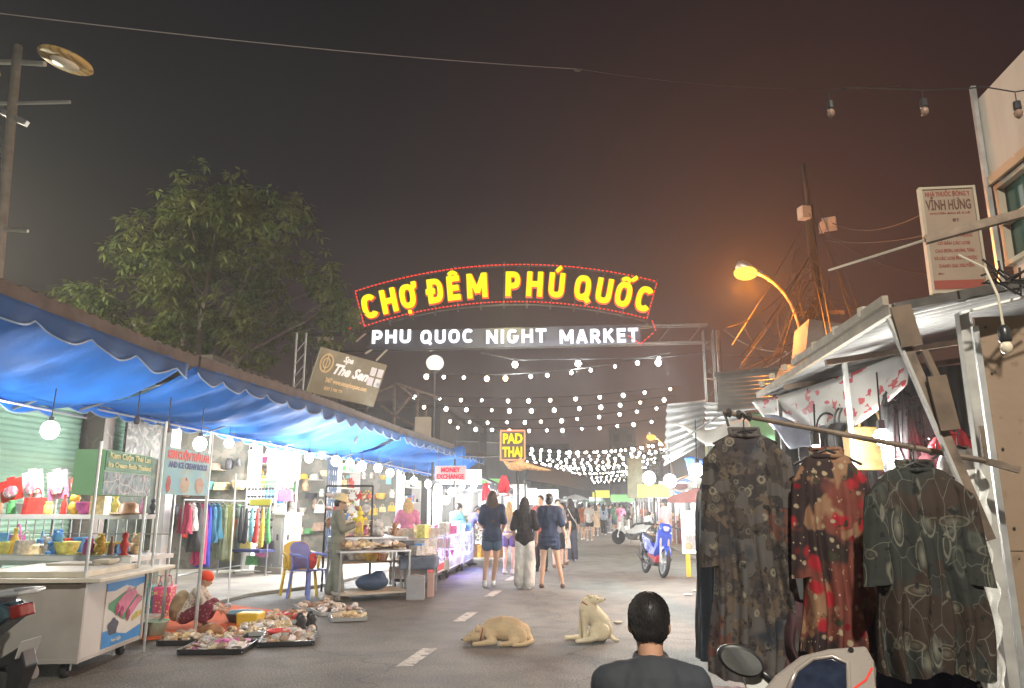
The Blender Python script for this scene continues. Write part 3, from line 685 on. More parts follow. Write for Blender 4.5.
def open_shop(y0, y1, label, wall_c=lit_wall, depth=2.4):
    s_ = thing('open_shop', label, 'shop', (0, y0, 0)); xa, xb = fx(y0), fx(y1)
    mb = MB(); mb.bar((xa - depth, 0, 1.8), (xb - depth, y1 - y0, 1.8), .12, 3.6); mb.build('back_wall', wall_c, s_)
    mb = MB(); mb.box((xa - depth / 2, .05, 1.8), (depth, .12, 3.6)); mb.build('side_wall', pattern('shop_side_wall', (.17, .16, .14), [('patch', 3, .5, .55, (.24, .22, .19)), ('noise', 6, .5, .65, (.13, .15, .13))], .8), s_)
    mb = MB(); mb.bar((xa - .1, 0, 3.45), (xb - .1, y1 - y0, 3.45), .16, .5); mb.build('lintel', MT['white'], s_)
    mb = MB(); mb.box((xa + .02, 0.02, 1.7), (.22, .22, 3.4)); mb.build('pillar', MT['white'], s_)
    mb = MB(); mb.grid(lambda u, v: ((xa - depth) * (1 - v) + (xb - depth) * v + depth * u, (y1 - y0) * v, 3.55), 1, 1); mb.build('ceiling', MT['white'], s_)
    return s_
open_shop(13.3, 16.3, 'open clothing shop with hanging garments beside the green shutter', M('shop_green_wall', (.16, .20, .15), .7, 0, .3, 2))
open_shop(16.5, 20.2, 'bright souvenir shop behind the grey electrical cabinet', lit_wall)
open_shop(20.4, 24.4, 'bright souvenir shop behind the shell display tables', lit_wall)
open_shop(24.6, 29.5, 'bright shop with curtains behind the money exchange sign', M('shop_tan_wall', (.36, .29, .22), .7, 0, .2, 2))
KS = ['box', 'handbag', 'plush_toy', 'jar', 'hat', 'basket', 'folded_cloth', 'bottle']
shelf_rack(fx(18) - .9, 17.3, 19.6, (.5, 1.0, 1.5, 2.0, 2.5), 0, 'white shelf full of bags and toys in the shop behind the electrical cabinet', KS, 'the cabinet shop')
shelf_rack(fx(22) - .9, 20.9, 24.0, (.5, 1.0, 1.5, 2.0, 2.5), 0, 'white shelf of souvenirs behind the shell tables', KS, 'the shell table shop')
shelf_rack(fx(27) - .9, 25.2, 29.0, (.5, 1.05, 1.6, 2.15), 0, 'white shelf of souvenirs behind the money exchange counter', KS, 'the money exchange shop')
shelf_rack(fx(15) - 1.5, 13.9, 16.0, (.5, 1.0, 1.5, 2.0), 0, 'white shelf deep inside the open clothing shop', ['folded_cloth', 'handbag', 'hat'], 'the clothing shop')
for wy, wn_ in ((16.42, 'clothing shop'), (20.32, 'cabinet shop'), (24.52, 'shell table shop')):
    for rw in range(4):
        for c_ in range(7):
            ci = rnd.choice((0, 1, 3, 3, 7, 8, 9, 9, 13, 14, 15, 15, 5, 4, 10)); good(rnd.choice(('handbag', 'hat', 'basket', 'plush_toy', 'folded_cloth', 'jar', 'box')), (fx(wy) - .25 - c_ * .30 + rnd.uniform(-.08, .08), wy - .08, .75 + rw * .50 + rnd.uniform(-.12, .12)), ci, '%s item %s in row %d on the rear partition of the %s' % (CN[ci], ORD[c_], rw + 1, wn_), 'goods hung on the partition of the ' + wn_, rnd.uniform(.9, 1.6), rnd.uniform(-.5, .5))
# folding lattice gate between the shops
lg = thing('folding_gate', 'dark folded lattice gate beside the poster of the souvenir shop', 'gate', (fx(19.9) + .15, 19.6, 0))
mb = MB()
for i in range(5): mb.bar((0, i * .17, .1), (0, i * .17, 3.1), .03)
for i in range(4):
    for k in range(10): mb.bar((.02, i * .17, .15 + k * .29), (.02, i * .17 + .17, .44 + k * .29), .018); mb.bar((.03, i * .17 + .17, .15 + k * .29), (.03, i * .17, .44 + k * .29), .018)
mb.build('lattice', M('gate_blue', (.05, .08, .14), .5, .3, .1, 5), lg)
# poster with round motifs in the lit shop
mb = MB(); p = AX(268, 450, -8.3)
poster = pattern('poster_faces', (.72, .70, .68), [('cell', 1.3, .5, .1, (.55, .34, .24)), ('noise', 3, .45, .6, (.7, .66, .6)), ('edge', 1.4, .05, .0, (.3, .1, .08))], .5)
mb.box((0, 0, 0), (.04, 1.9, 1.3)); tag(mb.build('wall_poster', poster, loc=(fx(17.6) + .12, 17.6, 2.75)), 'large pale poster with brown round shapes above the lit shop', 'poster')
# pendant bulbs of the stalls
pend_hot = glow('pendant_hot', (1, 1, .97), 30)
def pendant(p, r, power, label, group=None, cord=.35, colr=(1, .97, .9)):
    b_ = thing('pendant_bulb', label, 'light bulb', p, 0, group)
    mb = MB(); mb.tube([(0, 0, r + .05), (.01, 0, r + .05 + cord)], .006, 5); mb.build('cord', MT['wire'], b_)
    mb = MB(); mb.lathe([(.028, r + .06), (.03, r - .01), (.02, r - .02)], n=8); mb.build('socket', MT['black'], b_)
    mb = MB(); mb.sph((0, 0, 0), (r, r, r * 1.1), 14); mb.build('bulb', pend_hot, b_, smooth=True)
    if power: lamp('bulb_light', (0.0, 0, -r - .05), power, colr, .05, b_)
    return b_
pendant(AY(50, 430, 8.2), .10, 45, 'bright bulb hanging before the green shutter, leftmost of the awning bulbs')
pendant(AY(200, 444, 9.4), .085, 24, 'bright bulb hanging over the blue ice cream sign')
pendant(AX(229, 443, -6.6), .08, 14, 'bright bulb hanging just right of the ice cream signs')
i = 0
for px, py, Y, r, pw_ in ((251, 452, 15.5, .08, 51), (270, 452, 16, .12, 55), (291, 452, 16.5, .12, 46), (309, 458, 15.0, .14, 55), (322, 455, 17.5, .13, 0), (336, 461, 15.8, .16, 64), (350, 463, 17, .14, 0), (362, 466, 16.5, .16, 64), (378, 468, 17.5, .15, 0), (390, 473, 18, .15, 55),
                       (402, 478, 16.5, .11, 0), (414, 481, 17.2, .13, 46), (428, 484, 17.8, .13, 0), (438, 488, 18.4, .16, 55), (452, 492, 17.0, .15, 55), (446, 500, 16.6, .14, 0), (462, 487, 22, .13, 0), (474, 486, 24, .14, 55), (487, 487, 26, .13, 55)):
    i += 1
    pendant(AY(px, py, Y), r * .62, pw_ * (.55 if px < 300 else 1.7), '%s bulb from the left in the blazing row over the souvenir stalls' % ORD[i - 1] if i <= 20 else '', 'bulbs over the souvenir stalls', .25)
for px, py in ((18, 404), (137, 420), (168, 428)):
    p = AY(px, py, 9.5); b_ = thing('dark_pendant_socket', 'empty black bulb socket on a cord under the awning, %s' % {18: 'far left before the shutter', 137: 'above the stone relief', 168: 'above the blue ice cream sign'}[px], 'lamp socket', p)
    mb = MB(); mb.tube([(0, 0, .05), (0, 0, .42)], .007, 5); mb.build('cord', MT['wire'], b_); mb = MB(); mb.lathe([(.02, .06), (.035, 0), (.04, -.05), (.02, -.06)], n=8); mb.build('socket', MT['black'], b_)
# fluorescent tubes inside the shops
tube_m = glow('tube_white', (1, 1, 1), 9)
for y, lab in ((15, 'in the open clothing shop'), (18.3, 'in the shop behind the cabinet'), (22.4, 'in the shop behind the shell tables'), (26.5, 'in the shop by the money exchange')):
    t_ = thing('tube_light', 'white fluorescent tube on the ceiling ' + lab, 'tube light', (fx(y) - .8, y, 3.3))
    mb = MB(); mb.box((0, 0, .05), (.1, 1.3, .06)); mb.build('housing', MT['white'], t_)
    mb = MB(); mb.tube([(0, -.6, 0), (0, .6, 0)], .02, 8); mb.build('tube', tube_m, t_)
    lamp('tube_area', (0, 0, -.06), 40, (1, .98, .94), .1, t_, 'AREA', size=.5)
# ---- billboard on the roof, tilted
P0 = AY(306, 391, 15); P1 = AY(318, 346, 14.8); P2 = AY(386, 365, 16.0); P3 = AY(371, 406, 16.2)
bb = thing('roof_billboard', 'tilted olive spa billboard with white script on the left roof', 'billboard', P0)
ux = (P3 - P0); uy = (P1 - P0); W_, H_ = ux.length, uy.length; ux.normalize(); nn = ux.cross(uy).normalized(); uy = nn.cross(ux)
bm_ = Matrix((ux, uy, nn)).transposed().to_4x4(); br = bm_.to_euler()
W_ = (P2 - P1).length * .5 + W_ * .5
olive = pattern('billboard_olive', (.22, .22, .15), [('noise', 1.2, .3, .7, (.30, .29, .19)), ('noise', 2, .55, .8, (.36, .36, .27))], .5)
mb = MB(); mb.prism([(0, 0), (W_, 0), (W_, H_), (0, H_)], .06, bm_); mb.build('panel', olive, bb)
def onb(u, v, d=.07): return ux * (u * W_) + uy * (v * H_) + nn * d
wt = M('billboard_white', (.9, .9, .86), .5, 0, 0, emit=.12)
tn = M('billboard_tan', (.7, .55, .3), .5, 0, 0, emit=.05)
text('The Sen', H_ * .22, wt, bb, onb(.50, .52), br, .01, .012, .85, shear=.35)
text('Spa', H_ * .13, wt, bb, onb(.42, .82), br, .01, .006, .9, shear=.3)
text('24/7 www.sensphuquoc.com', H_ * .10, tn, bb, onb(.5, .30), br, .01, .006, .62, name='web_address')
text('0297 3 998 779', H_ * .07, tn, bb, onb(.34, .13), br, .01, .003, .7, name='phone_number')
mb = MB(); mb.tube([onb(.13 + .085 * math.cos(a), .70 + .2 * math.sin(a)) for a in [math.tau * i / 24 for i in range(25)]], .02, 5)
mb.tube([onb(.13 + .045 * math.cos(a), .70 + .11 * math.sin(a)) for a in [math.tau * i / 16 for i in range(17)]], .014, 5)
mb.tube([onb(.13, .52), onb(.13, .9)], .014, 5); mb.build('round_emblem', tn, bb)
mb = MB()
for u in (.80, .91):
    for v in (.45, .68): mb.prism([(0, 0), (W_ * .085, 0), (W_ * .085, H_ * .19), (0, H_ * .19)], .008, Matrix.Translation(onb(u - .02, v)) @ bm_)
mb.build('photo_panels', pattern('billboard_photos', (.7, .75, .78), [('cell', 5, .4, .1, (.2, .3, .4)), ('noise', 9, .5, .6, (.85, .85, .85))], .4), bb)
mb = MB()
for u in (.05, .5, .95): mb.bar(onb(u, .02, -.05), onb(u, .1, -.05) + Vector((-.5, .6, -.9)), .05)
mb.bar(onb(0, .5, -.04), onb(1, .5, -.04), .05); mb.build('support', MT['dsteel'], bb)
# ---- buildings and roofs behind the left row
dkwall = M('dark_building', (.07, .065, .06), .8, 0, .3, .6, .1)
def block(x0, x1, y0, y1, h, label, wc=dkwall, floors=2, face='S', roof_h=.3, lit=()):
    b_ = thing('building', label, 'building', ((x0 + x1) / 2, y0, 0)); W2 = (x1 - x0) / 2; D = y1 - y0
    mb = MB(); mb.box((0, D / 2, h / 2), (x1 - x0, D, h)); mb.build('wall', wc, b_)
    mb = MB(); mb.box((0, D / 2, h + roof_h / 2), (x1 - x0 + .4, D + .4, roof_h)); mb.build('roof', dark_tin, b_)
    fh = h / floors; nw = max(2, int((x1 - x0) / 2.2)); k = 0
    for f_ in range(floors):
        for i_ in range(nw):
            xx = -W2 + (i_ + .5) * (x1 - x0) / nw; zz = fh * (f_ + .5); k += 1
            mb = MB(); mb.box((xx, -.03, zz), (1.0, .06, fh * .5)); mb.k = 1; mb.box((xx, -.06, zz), (.86, .02, fh * .42))
            mb.box((xx, -.075, zz), (.04, .02, fh * .42))
            mb.build('window', [MT['cream'] if wc != dkwall else MT['dsteel'], M('dark_pane', (.02, .025, .03), .1, 0, 0)], b_)
    return b_
block(-17, -10.5, 19, 27, 5.2, 'low dark building behind the left roofs under the tree', floors=2)
block(-13, -6.5, 31, 42, 5.6, 'dark two storey building left behind the globe lamp', floors=2)
block(-12.5, -6.4, 44, 58, 6.2, 'dark two storey building behind the far left stalls', floors=2)
# roof frame of steel posts (left of the globe lamp)
rf = thing('roof_frame', 'open frame of thin steel posts on the roof left of the globe lamp', 'metal frame', (0, 24, 0))
mb = MB()
def RF(px, py, Y=24): return AY(px, py, Y) - Vector((0, 24, 0))
for x0, y0, x1, y1 in ((394, 416, 395, 383), (417, 424, 418, 390), (425, 432, 426, 410), (378, 392, 398, 384), (398, 384, 440, 398), (395, 416, 425, 430), (394, 416, 410, 398), (398, 384, 418, 400), (380, 405, 395, 416)):
    mb.bar(RF(x0, y0), RF(x1, y1), .07)
mb.bar(RF(394, 416), RF(394, 416) * 1 + Vector((0, 0, -1.5)), .07)
mb.build('frame', MT['rust'], rf)
for (x0, x1) in ((293, 303),):
    lt = thing('lattice_mast', 'slim lattice mast rising behind the spa billboard', 'mast', (AY(298, 390, 17).x, 17, 0))
    mb = MB()
    for dx in (-.12, .12): mb.bar((dx, 0, 0), (dx, 0, 5.6), .035)
    for k in range(18): mb.bar((-.12, 0, .3 * k), (.12, 0, .3 * k + .3), .02)
    mb.build('mast', MT['alu'], lt)
# ================================================================ PAD THAI SIGN
pt = thing('pad_thai_sign', 'dark box sign with glowing yellow PAD THAI letters', 'sign', (0, 24, 0))
c0 = AY(513, 445.5, 24); wS = AY(525, 445, 24).x - AY(501, 445, 24).x; hS = AY(513, 431, 24).z - AY(513, 460, 24).z
pt.location = (c0.x, 24, 0)
mb = MB(); mb.box((0, 0, c0.z), (wS, .18, hS)); mb.build('sign_box', M('sign_box', (.05, .02, .02), .5, 0, .1, 5), pt)
mb = MB()
for a, b_ in (((-1, -1), (1, -1)), ((1, -1), (1, 1)), ((1, 1), (-1, 1)), ((-1, 1), (-1, -1))): mb.tube([(a[0] * wS / 2, -.11, c0.z + a[1] * hS / 2), (b_[0] * wS / 2, -.11, c0.z + b_[1] * hS / 2)], .022, 6)
mb.build('neon_border', glow('neon_orange', (1, .22, .10), 1.3), pt)
for wd, dz in (('PAD', .07), ('THAI', -.36)):
    o = text(wd, .30, yel_l, pt, (0, -.12, c0.z + dz), (R(90), 0, 0), .03, .02, 1, name='yellow_letters'); o.scale.x = wS * .82 / o.dimensions.x
mb = MB(); mb.bar((-wS / 2, 0, c0.z + .1), (-1.9, 0, c0.z + .15), .03); mb.bar((-wS / 2, 0, c0.z - .35), (-1.9, 0, c0.z - .35), .03); mb.tube([(-1.9, 0, 0), (-1.9, 0, c0.z + .2)], .04, 6); mb.build('bracket', MT['dsteel'], pt)
# ================================================================ LAMP POST top left
lp = thing('street_lamp', 'old lamp post with two yellow disc lamps, unlit, at the upper left', 'street lamp', (-9.2, 10, 0))
mb = MB(); T = AY(18, 46, 10) - Vector(lp.location); Bm = AY(0, 240, 10) - Vector(lp.location)
dirn = (T - Bm).normalized(); base_ = T - dirn * (T.z / dirn.z)
mb.tube([base_, T], [.10, .07], 10); mb.build('post', M('galvanised_post', (.30, .27, .23), .6, .3, .2, 6), lp, smooth=True)
def LPp(px, py, Y=10): return AY(px, py, Y) - Vector(lp.location)
mb = MB()
mb.tube([LPp(-40, 62), LPp(18, 62), LPp(45, 64)], .045, 8); mb.build('cross_arm', MT['alu'], lp)
mb = MB(); mb.tube([LPp(-30, 104), LPp(70, 102)], .03, 8); mb.build('cross_bar', MT['alu'], lp)
mb = MB(); mb.bar(LPp(3, 112), LPp(27, 124), .07, .09); mb.build('clamp', MT['alu'], lp)
mb = MB(); mb.tube([LPp(0, 229), LPp(28, 231)], .03, 6); mb.build('hook', MT['alu'], lp)
for sgn, (px, py) in ((1, (66, 60)), (-1, (-28, 62))):
    p = LPp(px, py); mb = MB(); rot_ = Matrix.Rotation(R(12), 4, 'Y')
    mb.lathe([(0, .10), (.2, .09), (.40, .02), (.42, -.02), (.38, -.05), (.24, -.06), (0, -.06)], p, 24, rot_); d_ = mb.build('disc_lamp', pattern('yellow_disc', (.55, .36, .11), [('wave', 2.2, .5, .8, (.30, .18, .06)), ('noise', 6, .5, .7, (.6, .45, .2))], .5), lp, smooth=True)
    mb = MB(); mb.lathe([(.22, -.05), (.22, -.08), (.15, -.12), (0, -.13)], p, 20, rot_); mb.build('diffuser', M('diffuser_off', (.62, .56, .45), .3, 0, .1, 4), d_, smooth=True)
# ================================================================ TREES
leafm = pattern('leaves', (.09, .13, .04), [('noise', 1.1, .4, .6, (.17, .19, .06)), ('noise', 9, .55, .7, (.05, .08, .03))], .55, trans=.35)
barkm = M('bark', (.13, .11, .09), .85, 0, .3, 9, .4)
def tree(loc, h, blobs, nleaf, label, leaf=.26, seed=1, tilt=0):
    rr = random.Random(seed); t_ = thing('tree', label, 'tree', loc)
    mb = MB(); fork = Vector((0, 0, h * .42))
    mb.tube([(0, 0, -.1), (.05, 0, h * .2), fork], [.22, .17, .14], 9)
    for (bx, by, bz, br_) in blobs:
        e_ = Vector((bx, by, bz)); mid = fork.lerp(e_, .5) + Vector((rr.uniform(-.4, .4), rr.uniform(-.3, .3), .3))
        mb.tube([fork, mid, e_], [.10, .06, .02], 6)
        for _k in range(5):
            d_ = Vector((rr.gauss(0, 1), rr.gauss(0, 1), rr.gauss(0, .7))).normalized() * br_ * .8; mb.tube([mid.lerp(e_, rr.random()), e_ + d_ * .6, e_ + d_], [.03, .018, .008], 4)
    mb.build('trunk', barkm, t_, smooth=True)
    vs, fs = [], []; tot = sum(b_[3] ** 2 for b_ in blobs)
    for (bx, by, bz, br_) in blobs:
        ntw = int(nleaf * br_ ** 2 / tot / 9)
        for _k in range(ntw):
            d_ = Vector((rr.gauss(0, 1), rr.gauss(0, 1), rr.gauss(0, .8))).normalized() * br_ * rr.random() ** .4
            c_ = Vector((bx, by, bz)) + d_
            if noise.noise(c_ * .9 + Vector((seed, 0, 0))) < -.03: continue
            for _l in range(9):
                a = rr.uniform(0, 6.28); dr = rr.uniform(-1.1, .2); ln = leaf * rr.uniform(.6, 1.2)
                ax = Vector((math.cos(a) * math.cos(dr), math.sin(a) * math.cos(dr), math.sin(dr)))
                sd = ax.cross(Vector((rr.gauss(0, .4), rr.gauss(0, .4), 1))).normalized() * ln * .17
                o_ = len(vs); q = c_ + ax * .04; vs += [q, q + ax * ln * .45 + sd, q + ax * ln + Vector((0, 0, -.03)), q + ax * ln * .45 - sd]; fs.append((o_, o_ + 1, o_ + 2, o_ + 3))
    mb = MB(); mb.add(vs, fs); mb.build('crown', leafm, t_)
    return t_
tc_ = AY(205, 250, 21)
tree((tc_.x, 21, 0), 9.5, [(-2.2, 0, 6.6, 1.5), (-1.2, .3, 8.2, 1.7), (.3, 0, 9.3, 1.7), (1.6, 0, 8.6, 1.6), (2.5, .2, 7.3, 1.4), (.4, -.4, 7.2, 1.7), (3.3, 0, 6.3, 1.1), (-.7, 0, 6.0, 1.4), (1.4, 0, 6.0, 1.3)], 34000, 'leafy tree with pale trunk lit from below behind the left roofs', seed=3).scale = (1.15, 1.15, 1.13)
tc_ = AY(70, 270, 24)
tree((tc_.x, 24, 0), 8, [(-2, 0, 6.4, 1.5), (-.6, 0, 7.8, 1.6), (1.0, 0, 8.2, 1.5), (2.2, 0, 7.0, 1.4), (.2, 0, 6.3, 1.5), (-3.2, 0, 5.4, 1.2)], 11000, 'dimmer leafy tree at the far left behind the lamp post', seed=8)
# ================================================================ RIGHT SIDE: near stall
sheet_m = M('galvanised_sheet', (.27, .28, .28), .45, .35, .2, 2.5, .1)
sheet_w = M('white_sheet', (.30, .31, .32), .55, .1, .25, 2.5)
def corr(P00, P10, P11, P01, n_, amp, name, mat, parent, ax='u', seg=2):
    P00, P10, P11, P01 = map(Vector, (P00, P10, P11, P01)); nn_ = (P10 - P00).cross(P01 - P00).normalized()
    mb = MB()
    def P(u, v):
        k = u if ax == 'u' else v
        return (P00 * (1 - u) + P10 * u) * (1 - v) + (P01 * (1 - u) + P11 * u) * v + nn_ * amp * math.sin(k * n_ * 6.283)
    if ax == 'u': mb.grid(P, n_ * 6, seg)
    else: mb.grid(P, seg, n_ * 6)
    return mb.build(name, mat, parent, solid=.004, smooth=True)
st = thing('clothes_stall', 'clothing stall on the right with a white corrugated roof and plywood side', 'market stall', (1.6, 4, 0))
def S(p): return Vector(p) - Vector((1.6, 4, 0))
fA, fB = AY(892, 312, 4.0), AY(762, 394, 8.0)
corr(S(fA), S((4.2, 4.02, 3.0)), S((4.2, 8.2, 3.2)), S(fB), 24, .022, 'roof_sheet', sheet_w, st, 'v')
mb = MB(); mb.bar(S(fA) + Vector((-.02, -.06, 0)), S(fB) + Vector((-.02, .1, .0)), .035, .055)
mb.bar(S(fA) + Vector((-.05, -.06, .05)), S(fA.lerp(fB, .55)) + Vector((-.05, 0, .06)), .03, .05); mb.build('eave_beam', M('eave_tan', (.26, .22, .17), .7, 0, .25, 8), st)
mb = MB()
for k in range(7): q = S(fA.lerp(fB, .08 + k * .14)); mb.box(q + Vector((-.05, 0, .075)), (.03, .05, .05), rz=.3)
mb.build('gutter_clips', MT['cream'], st)
mb = MB()
mb.bar(S(fA) + Vector((-.02, -.07, .0)), S(AY(1060, 276, 3.93)), .06, .045); mb.build('front_beam', MT['dsteel'], st)
mb = MB(); mb.bar(S(AY(900, 312, 3.97)) + Vector((.3, 0, -.015)), S(AY(1060, 284, 3.97)) + Vector((0, 0, -.02)), .03, .012); mb.build('white_edging', MT['white'], st)
for k in (.35, .72):
    mb = MB(); a_ = S(fA.lerp(fB, k)); mb.bar(a_ + Vector((0, 0, -.06)), a_ + Vector((2.2, 0, .25)), .04); mb.build('rafter', MT['rust'], st)
px_ = AY(966, 400, 4.06).x
mb = MB(); mb.box(S(((px_ + .045), 4.08, 1.22)), (.05, .05, 2.40)); mb.build('front_post', M('post_grey', (.34, .33, .31), .6, .1, .2, 8), st)
mb = MB(); mb.box(S(((px_ + .11), 4.10, 1.20)), (.03, .03, 2.3)); mb.build('door_rail', MT['alu'], st)
ply = pattern('plywood', (.23, .165, .115), [('noise', 2.5, .35, .7, (.28, .21, .15), (1, 1, .25)), ('noise', 14, .62, .7, (.19, .13, .09))], .7, bump=.15)
mb = MB(); xw = px_ + .13
mb.box(S((xw + .85, 4.14, 1.80)), (1.7, .02, 1.22)); mb.box(S((xw + .85, 4.13, .60)), (1.7, .02, 1.17)); mb.build('plywood_wall', ply, st)
mb = MB()
for z in (.15, .5, .9, 1.15, 1.3, 1.7, 2.1, 2.35):
    for dx in (.05, .78, 1.5): mb.sph(S((xw + dx, 4.125, z)), .008, 6)
mb.build('screws', MT['dsteel'], st)
corr(S((1.9, 8.1, 0)), S((4.2, 8.1, 0)), S((4.2, 8.1, 2.9)), S((1.9, 8.1, 2.7)), 20, .015, 'back_wall', sheet_m, st, 'u')
mb = MB(); mb.box(S((4.15, 6.1, 1.4)), (.05, 4, 2.8)); mb.build('side_wall', sheet_m, st)
for Y_, x_ in ((7.6, 1.85), (5.9, 1.95)):
    mb = MB(); mb.tube([S((x_, Y_, 0)), S((x_, Y_, 2.5))], .022, 8); mb.build('post', MT['alu'], st)
# diagonal brace with boards
br_ = thing('roof_brace', 'rusty diagonal steel brace with white edge propping up the stall roof', 'brace', AY(893, 316, 3.84))
o3 = Vector(br_.location)
mb = MB(); mb.bar(AY(893, 316, 3.84) - o3, AY(990, 540, 3.80) - o3, .045, .03, up=(0, 1, 0)); mb.build('bar', MT['rust'], br_)
mb = MB(); mb.bar(AY(888, 318, 3.83) - o3, AY(984, 540, 3.79) - o3, .014, .03, up=(0, 1, 0)); mb.build('white_edge', M('post_grey', None), br_)
mb = MB(); mb.bar(AY(900, 306, 3.80) - o3, AY(912, 346, 3.80) - o3, .10, .02, up=(0, 1, 0)); mb.bar(AY(936, 376, 3.78) - o3, AY(950, 430, 3.78) - o3, .09, .02, up=(0, 1, 0)); mb.bar(AY(924, 350, 3.80) - o3, AY(940, 384, 3.80) - o3, .03, .02, up=(0, 1, 0)); mb.build('wooden_plate', M('dark_board', (.12, .085, .06), .8, 0, .3, 8), br_)
# long dark pole across the upper right
lp_ = thing('long_pole', 'long dark pole reaching up to the right past the pharmacy sign', 'pole', AY(925, 240, 4.6)); o3 = Vector(lp_.location)
mb = MB(); mb.bar((0, 0, 0), AY(1080, 198, 4.4) - o3, .05, .05); mb.build('pole', MT['rust'], lp_)
mb = MB(); mb.tube([(0, 0, 0), AY(829, 270, 6.2) - o3], .010, 5); mb.build('stay_wire', MT['cream'], lp_)
# unlit bulb in front of plywood
b_ = thing('unlit_bulb', 'unlit bulb in a black holder hanging in front of the plywood wall', 'light bulb', AY(1005, 338, 3.5))
mb = MB(); mb.tube([(0, 0, .05), (-.004, 0, .2), (-.015, .05, .35), (.0, .3, .5)], .006, 6); mb.build('cord', MT['cream'], b_)
mb = MB(); mb.lathe([(.012, .06), (.025, .04), (.028, -.01), (.022, -.02)], n=12); mb.build('holder', MT['black'], b_, smooth=True)
mb = MB(); mb.lathe([(.02, -.02), (.026, -.04), (.022, -.065), (0, -.075)], n=12); mb.build('bulb', M('bulb_glass', (.6, .52, .4), .15, 0, 0), b_, smooth=True)
tw = thing('cable_bundle', 'knotted black cable bundle at the beam above the plywood wall', 'cable', AY(1003, 280, 3.7))
mb = MB()
for k in range(6):
    mb.tube([(rnd.uniform(-.1, .0), 0, rnd.uniform(-.02, .12)), (rnd.uniform(-.05, .05), rnd.uniform(-.04, .04), rnd.uniform(-.03, .05)), (rnd.uniform(.0, .1), 0, rnd.uniform(-.08, .02)), (rnd.uniform(.08, .3), .1, rnd.uniform(-.02, .15))], .006, 5)
tag(mb.build('cable', MT['wire'], tw), '', ''); [tw.children]
for c in bpy.data.objects:
    if c.parent == tw: del c['label']; del c['category']
# clothes bar and garments
bar_ = thing('clothes_rail', 'dark metal clothes rail sloping across the front of the stall', 'clothes rail', (0, 4, 0))
rA, rB = AY(724, 412, 4.2), AY(1012, 466, 3.82)
mb = MB(); mb.tube([rA - Vector((0, 4, 0)), rB - Vector((0, 4, 0))], .014, 8); mb.build('rail', MT['rust'], bar_)
mb = MB()
for k in (.02, .06, .1): q = rA.lerp(rB, k) - Vector((0, 4, 0)); mb.sph(q, (.02, .025, .028), 8)
mb.tube([rA - Vector((0, 4, 0)) + Vector((.02, 0, -.08)), rA - Vector((0, 4, 0)), rA - Vector((-.01, 0, -.06))], .008, 6); mb.build('clamp', MT['dsteel'], bar_)
mb = MB(); q = rA.lerp(rB, .92) - Vector((0, 4, 0)); mb.bar(q + Vector((0, 0, 0)), q + Vector((.0, 0, .17)), .02); mb.bar(q, rB - Vector((0, 4, 0)) + Vector((0.03, .0, -.02)), .04, .03); mb.build('end_bracket', MT['rust'], bar_)
